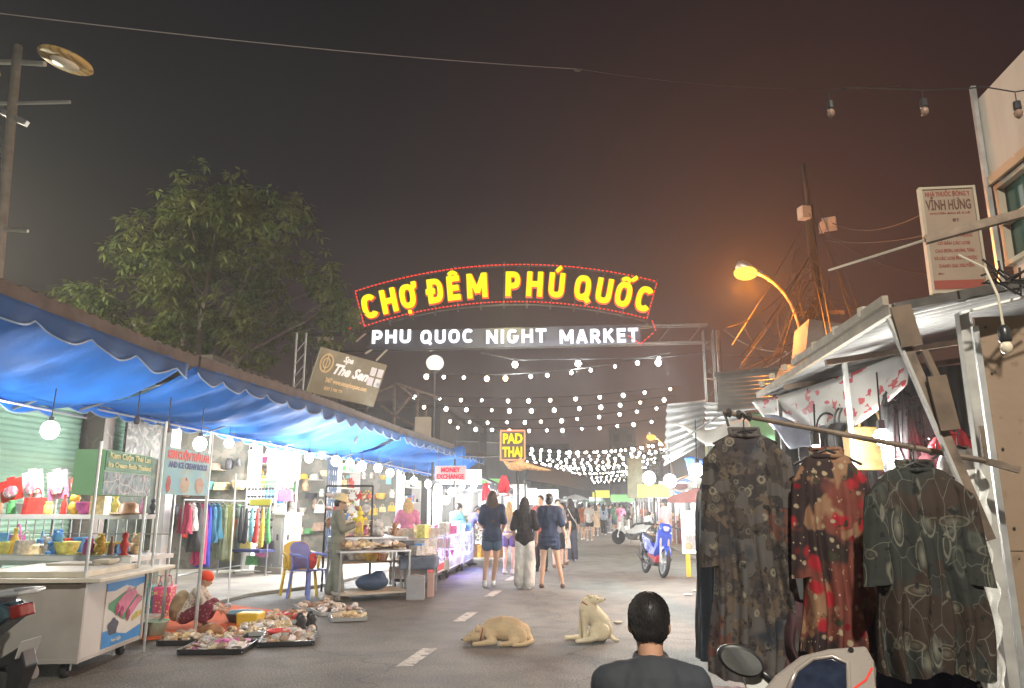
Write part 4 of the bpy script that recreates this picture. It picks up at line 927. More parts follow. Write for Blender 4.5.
def garment(top, sw, hw, Ln, mat, label, name='hanging_shirt', sleeve=.30, rz=0, neck=.07, seed=0, cat='shirt', group=None, slv_w=.11, open_front=False, fold=.026, hang=True, thick=.055):
    g_ = thing(name, label, cat, top, rz, group); rr = random.Random(seed); n_, m_ = 96, 34
    ph = rr.uniform(0, 6); k1, k2 = rr.choice((7, 8, 9)), rr.choice((13, 15, 17))
    def prof(t_):      # half width, z
        z = -Ln * t_
        if t_ < .02: return neck + (sw / 2 - neck) * 0 , z
        a = min(1, (t_ * Ln) / .14)
        if a < 1: return neck + (sw / 2 - neck) * a ** .75, z
        q = (t_ * Ln - .14) / (Ln - .14); return sw / 2 - .02 * math.sin(q * 3.14) + (hw - sw) / 2 * q, z
    mb = MB(); vs = []
    for j in range(m_ + 1):
        t_ = (j / m_) ** 1.15; w_, z = prof(t_); dpt = thick * min(1, .35 + t_ * 3) * (1 + .3 * t_)
        for i in range(n_):
            a = math.tau * i / n_; ca, sa = math.cos(a), math.sin(a)
            x = w_ * math.copysign(abs(ca) ** .8, ca); y = dpt * math.copysign(abs(sa) ** .8, sa)
            f_ = fold * (.15 + t_ * 1.2) * (math.sin(k1 * x / sw * 3.3 + ph + t_ * 1.5) + .5 * math.sin(k2 * x / sw * 3.1 + ph * 2 - t_ * 2))
            y += f_; x += fold * .7 * t_ * math.sin(t_ * 9 + ph + (0 if ca > 0 else 2))
            zz = z + (.02 * math.sin(x * 19 + ph) * t_ ** 3) - (.045 * (1 - abs(x) / max(.01, w_)) if (j < 2 and sa < 0) else 0)
            vs.append((x, y, zz))
    fs = [(j * n_ + i, j * n_ + (i + 1) % n_, (j + 1) * n_ + (i + 1) % n_, (j + 1) * n_ + i) for j in range(m_) for i in range(n_)]
    mb.add(vs, fs); mb.build('shirt_body' if cat == 'shirt' else 'cloth_body', mat, g_, smooth=True)
    if cat == 'shirt':
        mb = MB(); mb.tube([(neck * 1.12 * math.cos(a), .026 * math.sin(a), -.004 + (.012 if math.sin(a) > 0 else -.03)) for a in [math.tau * i / 20 for i in range(21)]], .012, 6); mb.build('collar', mat, g_, smooth=True)
    if sleeve:
        for s_ in (-1, 1):
            mb = MB(); vs = []; J = 12; N = 32
            for j in range(J + 1):
                t_ = j / J; c = Vector((s_ * (sw / 2 - .035 + .030 * t_ ** .7), -.012, -.11 - sleeve * t_))
                for i in range(N):
                    a = math.tau * i / N; x = (slv_w * (.52 + .12 * t_)) * math.cos(a); y = .04 * math.sin(a) + .008 * math.sin(5 * a + ph + t_ * 3)
                    vs.append((c.x + x * .8, c.y + y, c.z + s_ * x * (-.55 * (1 - t_) ** 2 - .12)))
            fs = [(j * N + i, j * N + (i + 1) % N, (j + 1) * N + (i + 1) % N, (j + 1) * N + i) for j in range(J) for i in range(N)]
            mb.add(vs, fs + [tuple(range(N))]); mb.build('sleeve', mat, g_, smooth=True)
    if hang:
        mb = MB(); mb.tube([(-.17, 0, -.075), (-.08, 0, -.03), (0, 0, .0), (.08, 0, -.03), (.17, 0, -.075)], .008, 6)
        mb.tube([(0, 0, 0), (0, 0, .05), (.015, 0, .075), (0, 0, .095), (-.018, 0, .08)], .004, 6); mb.build('hanger', MT['black'], g_)
    return g_
sh1 = pattern('shirt_patchwork', (.050, .044, .046), [('patch', 6, .5, .51, (.080, .065, .058)), ('patch', 9, .70, .71, (.13, .10, .075)), ('patch', 5, .84, .85, (.14, .06, .045)), ('noise', 26, .52, .60, (.055, .048, .046)), ('ring', 14, .20, .32, (.17, .15, .12)), ('ring', 8, .13, .24, (.27, .24, .18)), ('noise', 18, .58, .64, (.03, .028, .03)), ('patch', 14, .66, .68, (.11, .10, .095)), ('edge', 5, .010, .0, (.10, .085, .07)), ('noise', 3, .58, .66, (.035, .042, .055))], .85, trans=.25, bump=.3)
sh2 = pattern('shirt_red_floral', (.20, .060, .045), [('noise', 3.2, .48, .54, (.045, .03, .03)), ('noise', 5, .58, .62, (.30, .17, .10)), ('cell', 7, .34, .22, (.40, .025, .035)), ('cell', 7, .16, .10, (.20, .01, .02)), ('cell', 15, .24, .16, (.42, .33, .22)), ('noise', 11, .62, .66, (.05, .05, .03)), ('cell', 26, .14, .08, (.50, .40, .28))], .8, trans=.3, bump=.3)
sh3 = pattern('shirt_leaf', (.030, .033, .030), [('ring', 7, .20, .30, (.075, .08, .068), (1, 1, .5)), ('ring', 9, .28, .36, (.17, .165, .13), (1.4, 1, .45)), ('noise', 3.0, .55, .60, (.040, .028, .022)), ('ring', 8, .22, .30, (.13, .12, .09), (.5, 1, 1.3)), ('edge', 11, .016, .0, (.12, .12, .10), (1, 1, .5)), ('noise', 20, .60, .66, (.015, .016, .015))], .8, trans=.12, bump=.35)
W4 = lambda px, py, Y: AY(px, py, Y)
garment(W4(744, 430, 4.15), .42, .49, 1.25, sh1, 'long dark brown patchwork shirt with ring motifs, leftmost on the rail', sleeve=.60, seed=1, slv_w=.13)
garment(W4(826, 450, 4.02), .34, .40, 1.0, sh2, 'red and orange floral shirt hanging between the two dark shirts', sleeve=.52, seed=2, slv_w=.12)
garment(W4(914, 463, 3.72), .44, .52, .93, sh3, 'dark green leaf print shirt, rightmost on the rail', sleeve=.44, seed=3, slv_w=.14)
# bird motif on the red shirt back: part of its cloth print, kept generic: darker skirt panel
garment(W4(817, 600, 4.10), .34, .42, .34, M('maroon_skirt', (.05, .022, .025), .8, 0, .2, 5, .2), 'dark maroon skirt under the red floral shirt', 'hanging_skirt', sleeve=0, seed=5, cat='skirt', hang=False, neck=.12)
garment(W4(778, 560, 4.2), .10, .15, .46, M('red_scarf', (.42, .035, .03), .75, 0, .3, 4, .3), 'narrow crimson scarf hanging between the patchwork and floral shirts', 'hanging_scarf', sleeve=0, seed=6, cat='scarf', hang=False, neck=.03, thick=.03)
garment(W4(868, 565, 4.1), .12, .2, .5, pattern('beige_floral', (.38, .30, .26), [('cell', 20, .25, .1, (.4, .08, .08)), ('noise', 12, .5, .6, (.2, .12, .1))], .8), 'beige scarf with small red flowers beside the leaf shirt', 'hanging_scarf', sleeve=0, seed=7, cat='scarf', hang=False, neck=.03, thick=.03)
garment(W4(925, 600, 3.95), .52, .60, .62, pattern('navy_dots', (.012, .016, .04), [('cell', 16, .16, .12, (.35, .35, .38))], .85), 'navy polka dot skirt under the leaf print shirt', 'hanging_skirt', sleeve=0, seed=8, cat='skirt', hang=False, neck=.2)
greyc = [M('dusty_blue_cloth', (.10, .13, .17), .85, 0, .3, 5, .3), M('grey_cloth', (.16, .16, .16), .85, 0, .3, 5, .3), M('charcoal_cloth', (.035, .038, .045), .85, 0, .3, 5, .3), M('pale_cloth', (.35, .34, .33), .85, 0, .3, 5, .3)]
for k, (px, py, Y, Ln, mi, lab) in enumerate(((712, 470, 5.0, 1.15, 0, 'dusty blue shirt behind the patchwork shirt'), (706, 478, 5.6, 1.2, 1, 'grey shirt second behind the patchwork shirt'), (718, 482, 6.3, 1.1, 2, 'charcoal shirt third behind the patchwork shirt'), (712, 490, 7.0, 1.15, 3, 'pale grey shirt farthest behind the patchwork shirt'))):
    garment(W4(px, py, Y), .40, .46, Ln, greyc[mi], lab, seed=20 + k, rz=1.2, group='shirts hung behind the front rail')
# table cloth heap below the shirts
tb = thing('cloth_covered_table', 'low table under the shirts covered by a pale patterned cloth', 'table', (.85, 4.3, 0))
pale = pattern('pale_patterned', (.36, .29, .28), [('edge', 14, .06, .0, (.22, .10, .13)), ('noise', 6, .5, .6, (.46, .40, .37))], .85)
mb = MB()
def TC(u, v):
    a = math.tau * u; r_ = (.45 * v if v < .5 else .225 + (v - .5) * .10); z = .42 if v < .5 else .42 - (v - .5) * .8
    sx, sy = 1.15, .7
    q = 1 + (.07 * math.sin(a * 11) * max(0, v - .5) * 2); rr_ = (min(v, .5) * 2) * q
    ca, sa = math.cos(a), math.sin(a); mxx = max(abs(ca), abs(sa)) ** .6
    return (rr_ * ca / mxx * .42 * sx + (.03 * ca * max(0, v - .5) * 2), rr_ * sa / mxx * .42 * sy, z)
mb.grid(TC, 80, 16, wrap=True); mb.build('tablecloth', pale, tb, smooth=True, solid=.006)
for sx in (-1, 1):
    for sy in (-1, 1): mb = MB(); mb.box((sx * .36, sy * .2, .2), (.03, .03, .4)); mb.build('leg', MT['steel'], tb)
# clutter hanging inside the stall
bagm = [M('bag_black', (.02, .02, .022), .45, 0, .3, 10), M('bag_tan', (.50, .33, .13), .55, 0, .3, 10), M('bag_grey', (.15, .15, .16), .5, 0, .3, 10), M('bag_red', (.45, .04, .05), .5, 0, .2, 10)]
def hbag(p, s, mi, label):
    b_ = thing('hanging_bag', label, 'bag', p, rnd.uniform(-.4, .4), 'bags hung inside the clothing stall')
    mb = MB(); w_ = .13 * s; h_ = .17 * s
    mb.prism([(-w_, -h_ * 2), (w_, -h_ * 2), (w_ * 1.05, -h_), (w_ * .8, -h_ * .75), (-w_ * .8, -h_ * .75), (-w_ * 1.05, -h_)], .08 * s, Matrix.Rotation(R(90), 4, 'X') @ Matrix.Translation((0, 0, -.04 * s)))
    mb.build('bag_body', bagm[mi], b_, bevel=.012)
    for yy in (-.025, .025):
        mb = MB(); mb.tube([(w_ * .6 * math.cos(a), yy * s, -h_ * .8 + h_ * .75 * math.sin(a)) for a in [math.pi * i / 10 for i in range(11)]], .007 * s, 6); mb.build('handle', bagm[mi], b_)
hbag(AY(826, 412, 6.6), 1.1, 0, 'small black handbag hanging left of the bright bulb'); hbag(AY(845, 405, 6.4), 1.2, 0, 'larger black handbag hanging near the bright bulb')
hbag(AY(868, 402, 6.2), 1.6, 1, 'tan shoulder bag hanging right behind the bright bulb'); hbag(AY(815, 425, 7.2), 1.2, 2, 'grey handbag at the back left of the clothing stall')
hbag(AY(915, 395, 6.0), 1.1, 2, 'grey handbag hanging high beside the leather jackets')
leath = M('black_leather', (.014, .014, .016), .3, 0, .3, 12, .3)
for k, (px, py) in enumerate(((893, 388), (904, 392))):
    garment(AY(px, py, 5.6), .30, .34, .62, leath, ['left', 'right'][k] + ' one of two black leather jackets hanging behind the brace', 'hanging_jacket', seed=30 + k, rz=.8, cat='jacket', sleeve=.4, slv_w=.08)
redc = M('red_garment', (.55, .03, .05), .7, 0, .2, 5, .3); pinkc = M('pink_garment', (.62, .22, .28), .7, 0, .25, 5, .3)
garment(AY(950, 428, 5.2), .36, .4, .55, redc, 'red shirt hanging behind the rusty brace', seed=33, rz=.3); garment(AY(937, 452, 4.9), .34, .4, .6, pinkc, 'pink shirt hanging behind the leaf print shirt', seed=34, rz=-.3)
garment(AY(958, 446, 4.7), .30, .34, .6, M('silver_cloth', (.5, .5, .52), .35, .4, .3, 9, .5), 'crumpled silver garment beside the white stall post', seed=35, rz=.2, cat='garment', name='hanging_garment', sleeve=0)
for k, (px, c_) in enumerate(((868, 1), (880, 3), (857, 2))):
    garment(AY(px, 452, 7.4), .22, .26, .75, [bagm[1], bagm[2], redc, pinkc][c_], '%s of three narrow scarves at the back wall of the clothing stall' % ['left', 'middle', 'right'][k], 'hanging_scarf', seed=40 + k, sleeve=0, cat='scarf', hang=False, thick=.03)
film = M('plastic_film', (.62, .62, .60), .25, 0, .25, 9, .8, 14, alpha=.85)
mb = MB()
f0, f1 = AY(962, 470, 4.0), AY(984, 700, 3.86)
mb.grid(lambda u, v: f0.lerp(f1, v) + Vector((-.01 + u * .10 + .012 * math.sin(v * 40 + u * 5), .02 * math.sin(u * 9 + v * 14) - .03, 0)), 16, 60)
tag(mb.build('plastic_sheet', film, smooth=True, solid=.003), 'crinkled clear plastic sheet hanging beside the plywood wall', 'plastic sheet')
# bulbs in the right stall
pendant(AY(882, 437, 5.4), .055, 60, 'bright bulb between the floral and leaf print shirts', colr=(1, .96, .85))
pendant(AY(816, 447, 4.9), .025, 6, 'small bright bulb just above the collar of the floral shirt', colr=(1, .96, .85), cord=.2)
for px, py, Y, lab in ((649, 478, 14.5, 'left one of three large bright bulbs over the right hand stalls'), (670, 481, 13.0, 'middle one of three large bright bulbs over the right hand stalls'), (697, 470, 9.5, 'right one of three large bright bulbs, beside the patchwork shirt')):
    pendant(AY(px, py, Y), .105 * Y / 13, 100, lab, colr=(.98, 1, .96), cord=.5)
for px, py, Y in ((833, 450, 5.9), (676, 465, 10)):
    pass
# red and white banner tarp under the eave
ban = pattern('banner_print', (.42, .41, .40), [('patch', 5, .45, .47, (.36, .04, .05), (1, 1, 2.6)), ('patch', 11, .35, .37, (.42, .41, .40), (1, 1, 1.6)), ('noise', 3, .55, .62, (.40, .39, .38))], .6)
q00, q10, q11, q01 = AY(752, 402, 8.2), AY(905, 352, 5.4), AY(905, 385, 5.2), AY(790, 446, 8.0)
mb = MB(); mb.grid(lambda u, v: (q00 * (1 - u) + q10 * u) * (1 - v) + (q01 * (1 - u) + q11 * u) * v + Vector((0, .06 * math.sin(u * 9 + v * 3), -.10 * math.sin(math.pi * u) * (.3 + v))), 30, 8)
tag(mb.build('banner_tarp', ban, smooth=True, solid=.005), 'sagging white banner with red print under the stall eave', 'banner')
whitet = M('white_tarp', (.58, .57, .55), .6, 0, .15, 3, .2)
def tarp(pts, mat, label, sag=.15):
    a, b_, c_, d_ = pts; mb = MB()
    mb.grid(lambda u, v: (a * (1 - u) + b_ * u) * (1 - v) + (d_ * (1 - u) + c_ * u) * v + Vector((0, 0, -sag * math.sin(math.pi * u) * (.4 + .6 * math.sin(math.pi * v)) + .03 * math.sin(9 * u + 5 * v))), 24, 12)
    return tag(mb.build('tarp', mat, smooth=True, solid=.006), label, 'tarp')
tarp((AY(668, 424, 10.5), AY(748, 420, 8.6), AY(760, 446, 7.6), AY(712, 436, 9.6)), whitet, 'white tarp drooping left of the clothes rail end', .18)
tarp((AY(762, 415, 7.6), AY(860, 425, 6.4), AY(850, 450, 6.2), AY(790, 446, 7.2)), M('blue_white_tarp', (.34, .38, .55), .6, 0, .3, 2), 'pale blue tarp behind the banner', .08)
tarp((AY(684, 458, 13), AY(730, 452, 11), AY(726, 472, 11.5), AY(690, 476, 13)), tarp_in, 'blue tarp over the stall behind the patchwork shirt', .1)
# stacked tin roofs
def tin(pts, n_, label, mat=sheet_m, ax='v', amp=.02):
    t_ = thing('tin_roof_sheet', label, 'roof sheet', pts[0], 0, None); o_ = Vector(pts[0])
    corr(*[Vector(p) - o_ for p in pts], n_, amp, 'corrugated_sheet', mat, t_, ax)
    return t_
tin((AY(717, 413, 10), AY(880, 398, 10), AY(880, 362, 11.2), AY(719, 374, 11.2)), 9, 'grey corrugated roof above the patchwork shirt')
mb = MB(); mb.bar(AY(714, 375, 11.15), AY(880, 360, 11.1), .05, .07); tag(mb.build('roof_purlin', MT['dsteel']), 'dark purlin along the top of the grey corrugated roof', 'beam')
tin((AY(774, 386, 9.2), AY(900, 350, 7.6), AY(890, 332, 9.5), AY(780, 368, 11)), 8, 'upper grey sheet overlapping the white stall roof')
tin((AY(667, 404, 13.5), AY(706, 400, 12.8), AY(700, 446, 12.8), AY(664, 466, 14.5)), 8, 'grey sheet slanting down beside the small orange lamp')
tin((AY(705, 402, 12.6), AY(745, 404, 11), AY(745, 440, 11), AY(706, 446, 12.6)), 8, 'grey sheet hanging below the corrugated roof')
mb = MB(); mb.bar(AY(800, 340, 12.5), AY(870, 350, 12.5), .9, .5); tag(mb.build('water_tank_roof', M('dull_roof', (.2, .17, .15), .8, 0, .2, 2)), 'dull low roof under the tangled pole', 'roof')
# ---- building top right
bd = thing('white_building', 'pale building with green glass windows at the upper right edge', 'building', (4.32, 8, 0))
bw = pattern('building_render', (.42, .38, .33), [('noise', 3, .5, .75, (.35, .32, .28), (1, 1, .2))], .7)
mb = MB(); mb.box((2.2, -3.4, 5.35), (4.4, 6.8, .95)); mb.box((2.3, -3.4, 1.95), (4.4, 6.7, 3.9)); mb.build('wall', bw, bd)
mb = MB(); mb.box((2.34, -3.4, 4.40), (4.4, 6.7, 1.0)); mb.build('window_wall', M('green_glass', (.04, .10, .085), .08, 0, .3, 2, spec=.8), bd)
mb = MB(); mb.box((-.01, -3.4, 4.845), (.03, 6.8, .10)); mb.build('mosaic_band', pattern('mosaic', (.42, .30, .2), [('cell', 12, .3, .2, (.5, .4, .3))], .5), bd)
for z in (3.92, 4.36, 4.78):
    mb = MB(); mb.box((.09, -3.4, z), (.08, 6.8, .05)); mb.build('window_rail', MT['cream'], bd)
for y in (-.03, -.75, -1.5, -2.25, -3):
    mb = MB(); mb.box((.09, y, 4.36), (.07, .06, .86)); mb.build('mullion', MT['cream'], bd)
mb = MB(); mb.box((-.02, -.02, 3.0), (.05, .05, 6)); mb.build('corner_pipe', MT['alu'], bd)
# ---- pharmacy sign
ps = thing('pharmacy_sign', 'cream sign board with brown text VĨNH HƯNG on the upper right', 'sign', AY(952, 240, 7.6)); o3 = Vector(ps.location)
a_, b_, c_ = AY(923, 189, 7.6) - o3, AY(976, 187, 7.6) - o3, AY(929, 292, 7.6) - o3
Wp, Hp = .56, 1.13; Wp = (b_ - a_).length; Hp = (a_ - c_).length
mb = MB(); mb.box((0, 0, 0), (Wp, .05, Hp)); mb.build('panel', M('sign_cream', (.34, .26, .195), .6, 0, .08, 4), ps, bevel=.006)
mb = MB()
for x in (-1, 1): mb.box((x * Wp / 2, -.01, 0), (.025, .07, Hp + .03))
for z in (-1, 1): mb.box((0, -.01, z * (Hp / 2)), (Wp - .025, .07, .025))
mb.tube([(-Wp / 2, 0, -Hp / 2), (-Wp / 2 + .01, 0, -Hp / 2 - .1), (-Wp / 2 + .03, 0, -Hp / 2 - .03)], .012, 5); mb.build('frame', MT['cream'], ps)
bl = M('sign_brown', (.13, .06, .045), .6, 0, 0); rd = M('sign_red', (.30, .07, .05), .6, 0, 0)
def PT(s, cap, z, wd, m, al=0):
    o = text(s, cap, m, ps, (al, -.028, z), (R(90), 0, 0), .004, cap * .03, 1, name='sign_text'); o.scale.x = wd / o.dimensions.x; return o
PT('NHÀ THUỐC ĐÔNG Y', .050, Hp * .42, Wp * .84, rd); PT('VĨNH HƯNG', .105, Hp * .29, Wp * .84, bl); PT('CHUYÊN BÁN SỈ & LẺ', .018, Hp * .245, Wp * .75, rd); PT('ĐT', .03, Hp * .17, Wp * .12, bl, Wp * .1)
for k, s in enumerate(('KÊ MẠCH BỐC THUỐC', 'CÓ BÁN CÁC LOẠI', 'CAO ĐƠN, HOÀN, TÁN', 'VÀ CÁC LOẠI ĐÔNG DƯỢC', 'DANH GIA TRUYỀN')): PT(s, .034, Hp * (.02 - .072 * k), Wp * (.74, .6, .72, .80, .64)[k], rd)
PT('ĐC:', .018, -Hp * .335, Wp * .1, rd, -Wp * .3)
mb = MB(); mb.box((0, -.029, -Hp * .43), (Wp * .92, .004, .09)); mb.build('red_strip', rd, ps)
# ---- utility pole with tangled wires
up = thing('utility_pole', 'concrete utility pole with floodlights and a tangle of wires', 'utility pole', (AY(820, 330, 15).x, 15, 0)); o3 = Vector(up.location)
topP = AY(813, 168, 15) - o3; topP.y = 0
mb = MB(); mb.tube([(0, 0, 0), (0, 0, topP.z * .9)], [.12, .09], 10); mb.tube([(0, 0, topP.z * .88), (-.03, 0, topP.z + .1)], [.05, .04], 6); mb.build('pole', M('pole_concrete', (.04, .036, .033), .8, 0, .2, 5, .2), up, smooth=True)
mb = MB()
for px, py in ((803, 215),): q = AY(px, py, 15) - o3; mb.box((q.x, -.1, q.z), (.2, .2, .26), rz=.3)
mb.build('floodlight', M('dull_floodlight', (.30, .30, .29), .5, 0, .1, 6), up); mb = MB()
q = AY(828, 226, 15) - o3; mb.box((q.x, -.1, q.z), (.26, .2, .24), rz=-.4); q = AY(820, 230, 15) - o3; mb.box((q.x, -.15, q.z), (.08, .2, .2))
mb.build('floodlight', M('dull_floodlight', (.30, .30, .29), .5, 0, .1, 6), up)
mb = MB(); mb.box((0, -.12, 5.2), (.9, .08, .08)); mb.box((0, -.12, 4.6), (.6, .08, .08)); mb.build('cross_arm', MT['rust'], up)
wr_m = M('weathered_cable', (.018, .016, .015), .6, 0, 0)
def wire(p, q, sag, r, mat=wr_m, parent=up, n_=14, nm='wire'):
    mb = MB(); mb.tube([Vector(p).lerp(Vector(q), i / n_) - Vector((0, 0, 4 * sag * (i / n_) * (1 - i / n_))) for i in range(n_ + 1)], r, 4, cap=False); return mb.build(nm, mat, parent)
def U(px, py, Y=15): return AY(px, py, Y) - o3
for k in range(20):
    a_ = U(812 + rnd.uniform(-5, 8), rnd.uniform(232, 350), 14.8); e_ = U(rnd.uniform(725, 806), rnd.uniform(320, 378), rnd.uniform(11, 14.5))
    wire(a_, e_, rnd.uniform(-.35, 1.0), rnd.choice((.006, .008, .011)))
for k in range(9):
    a_ = U(812 + rnd.uniform(-4, 8), rnd.uniform(200, 320), 14.8); e_ = U(rnd.uniform(815, 880), rnd.uniform(335, 375), rnd.uniform(11, 14))
    wire(a_, e_, rnd.uniform(-.3, .3), rnd.choice((.006, .009)), wr_m)
mb = MB()
for k in range(26):
    r0 = rnd.uniform(.15, .6); c_ = U(812 + rnd.uniform(-18, 8), rnd.uniform(278, 345), 14.75); ph = rnd.uniform(0, 6); s_ = rnd.uniform(.6, 1.5)
    mb.tube([c_ + Vector((r0 * .55 * math.cos(a + ph), .1 * math.sin(a), r0 * s_ * math.sin(a + ph))) for a in [math.tau * .85 * i / 14 for i in range(15)]], rnd.choice((.007, .011)), 4)
mb.build('coiled_cables', wr_m, up)
for k in range(6): wire(U(812 + k * 2, 300, 14.8), U(808 + k * 4, 400, 14.7), -.05, .02)
wire(U(803, 226, 14.9), U(732, 345, 13), .05, .012)
# wires to the right and across the sky
for (x0, y0, Y0_, x1, y1, Y1_, sg) in ((824, 232, 15, 1040, 262, 10, .5), (826, 236, 15, 890, 240, 14, .1), (822, 290, 15, 1000, 300, 9, .4), (822, 292, 15, 880, 318, 12, .1), (824, 240, 15, 1030, 205, 8, .2), (824, 238, 15, 870, 330, 12, 0.2), (830, 222, 15, 920, 215, 10, .2)):
    wire(U(x0, y0, Y0_), U(x1, y1, Y1_), sg, .009)
cb = thing('overhead_cable', 'long thin cable crossing the whole night sky from the upper left', 'cable', (0, 12, 0))
wire(AY(-60, 6, 9) - Vector((0, 12, 0)), AY(578, 69, 17) - Vector((0, 12, 0)), .12, .010, M('cable_grey', (.22, .21, .2), .6, 0, 0), cb, 24, 'cable')
wire(AY(578, 69, 17) - Vector((0, 12, 0)), AY(900, 86, 22) - Vector((0, 12, 0)), .3, .010, MT['dsteel'], cb, 16, 'cable')
mb = MB(); mb.sph(AY(578, 70, 17) - Vector((0, 12, 0)), (.12, .04, .04), 8); mb.build('splice', MT['dsteel'], cb)
for k, (a_, b2) in enumerate((((724, 330, 22), (800, 350, 15)), ((704, 378, 20), (790, 352, 15)))):
    cb = thing('service_cable', '%s service cable from the arch towards the utility pole' % ['upper', 'lower'][k], 'cable', (0, 20, 0))
    wire(AY(*a_) - Vector((0, 20, 0)), AY(*b2) - Vector((0, 20, 0)), .25, .014, MT['rust'], cb, 14, 'cable')
po = thing('bare_post', 'bare post with cable hooks beside the right leg of the arch', 'post', (AY(722, 400, 17).x, 17, 0))
mb = MB(); mb.tube([(0, 0, 0), (0, 0, AY(721, 330, 17).z)], .05, 6); mb.build('post', MT['dsteel'], po)
# ================================================================ PEOPLE
def rcone(mb, a, b, r0, r1, n=12):
    a, b = Vector(a), Vector(b); mb.sph(a, r0, n); mb.sph(b, r1, n)
    if (b - a).length > 1e-3: mb.tube([a, b], [r0, r1], n)
def chain(mb, pts, rs, n=12):
    for i in range(len(pts) - 1): rcone(mb, pts[i], pts[i + 1], rs[i], rs[i + 1], n)
def ell(mb, c, r, d=(0, 0, 1), n=14):
    q = Vector((0, 0, 1)).rotation_difference(Vector(d).normalized()); mb.sph(c, r, n, q)
BASE = dict(pelvis=(0, 0, .90), waist=(0, .01, 1.04), chest=(0, 0, 1.22), neck=(0, -.01, 1.38), head=(0, .012, 1.53),
            shL=(-.150, -.01, 1.335), shR=(.150, -.01, 1.335), elL=(-.215, -.03, 1.08), elR=(.215, -.03, 1.08), wrL=(-.225, .04, .85), wrR=(.225, .04, .85),
            hipL=(-.085, 0, .87), hipR=(.085, 0, .87), knL=(-.095, .02, .47), knR=(.095, .02, .47), anL=(-.095, -.02, .08), anR=(.095, -.02, .08))
LEFTRIGHT = ('L', 'R')
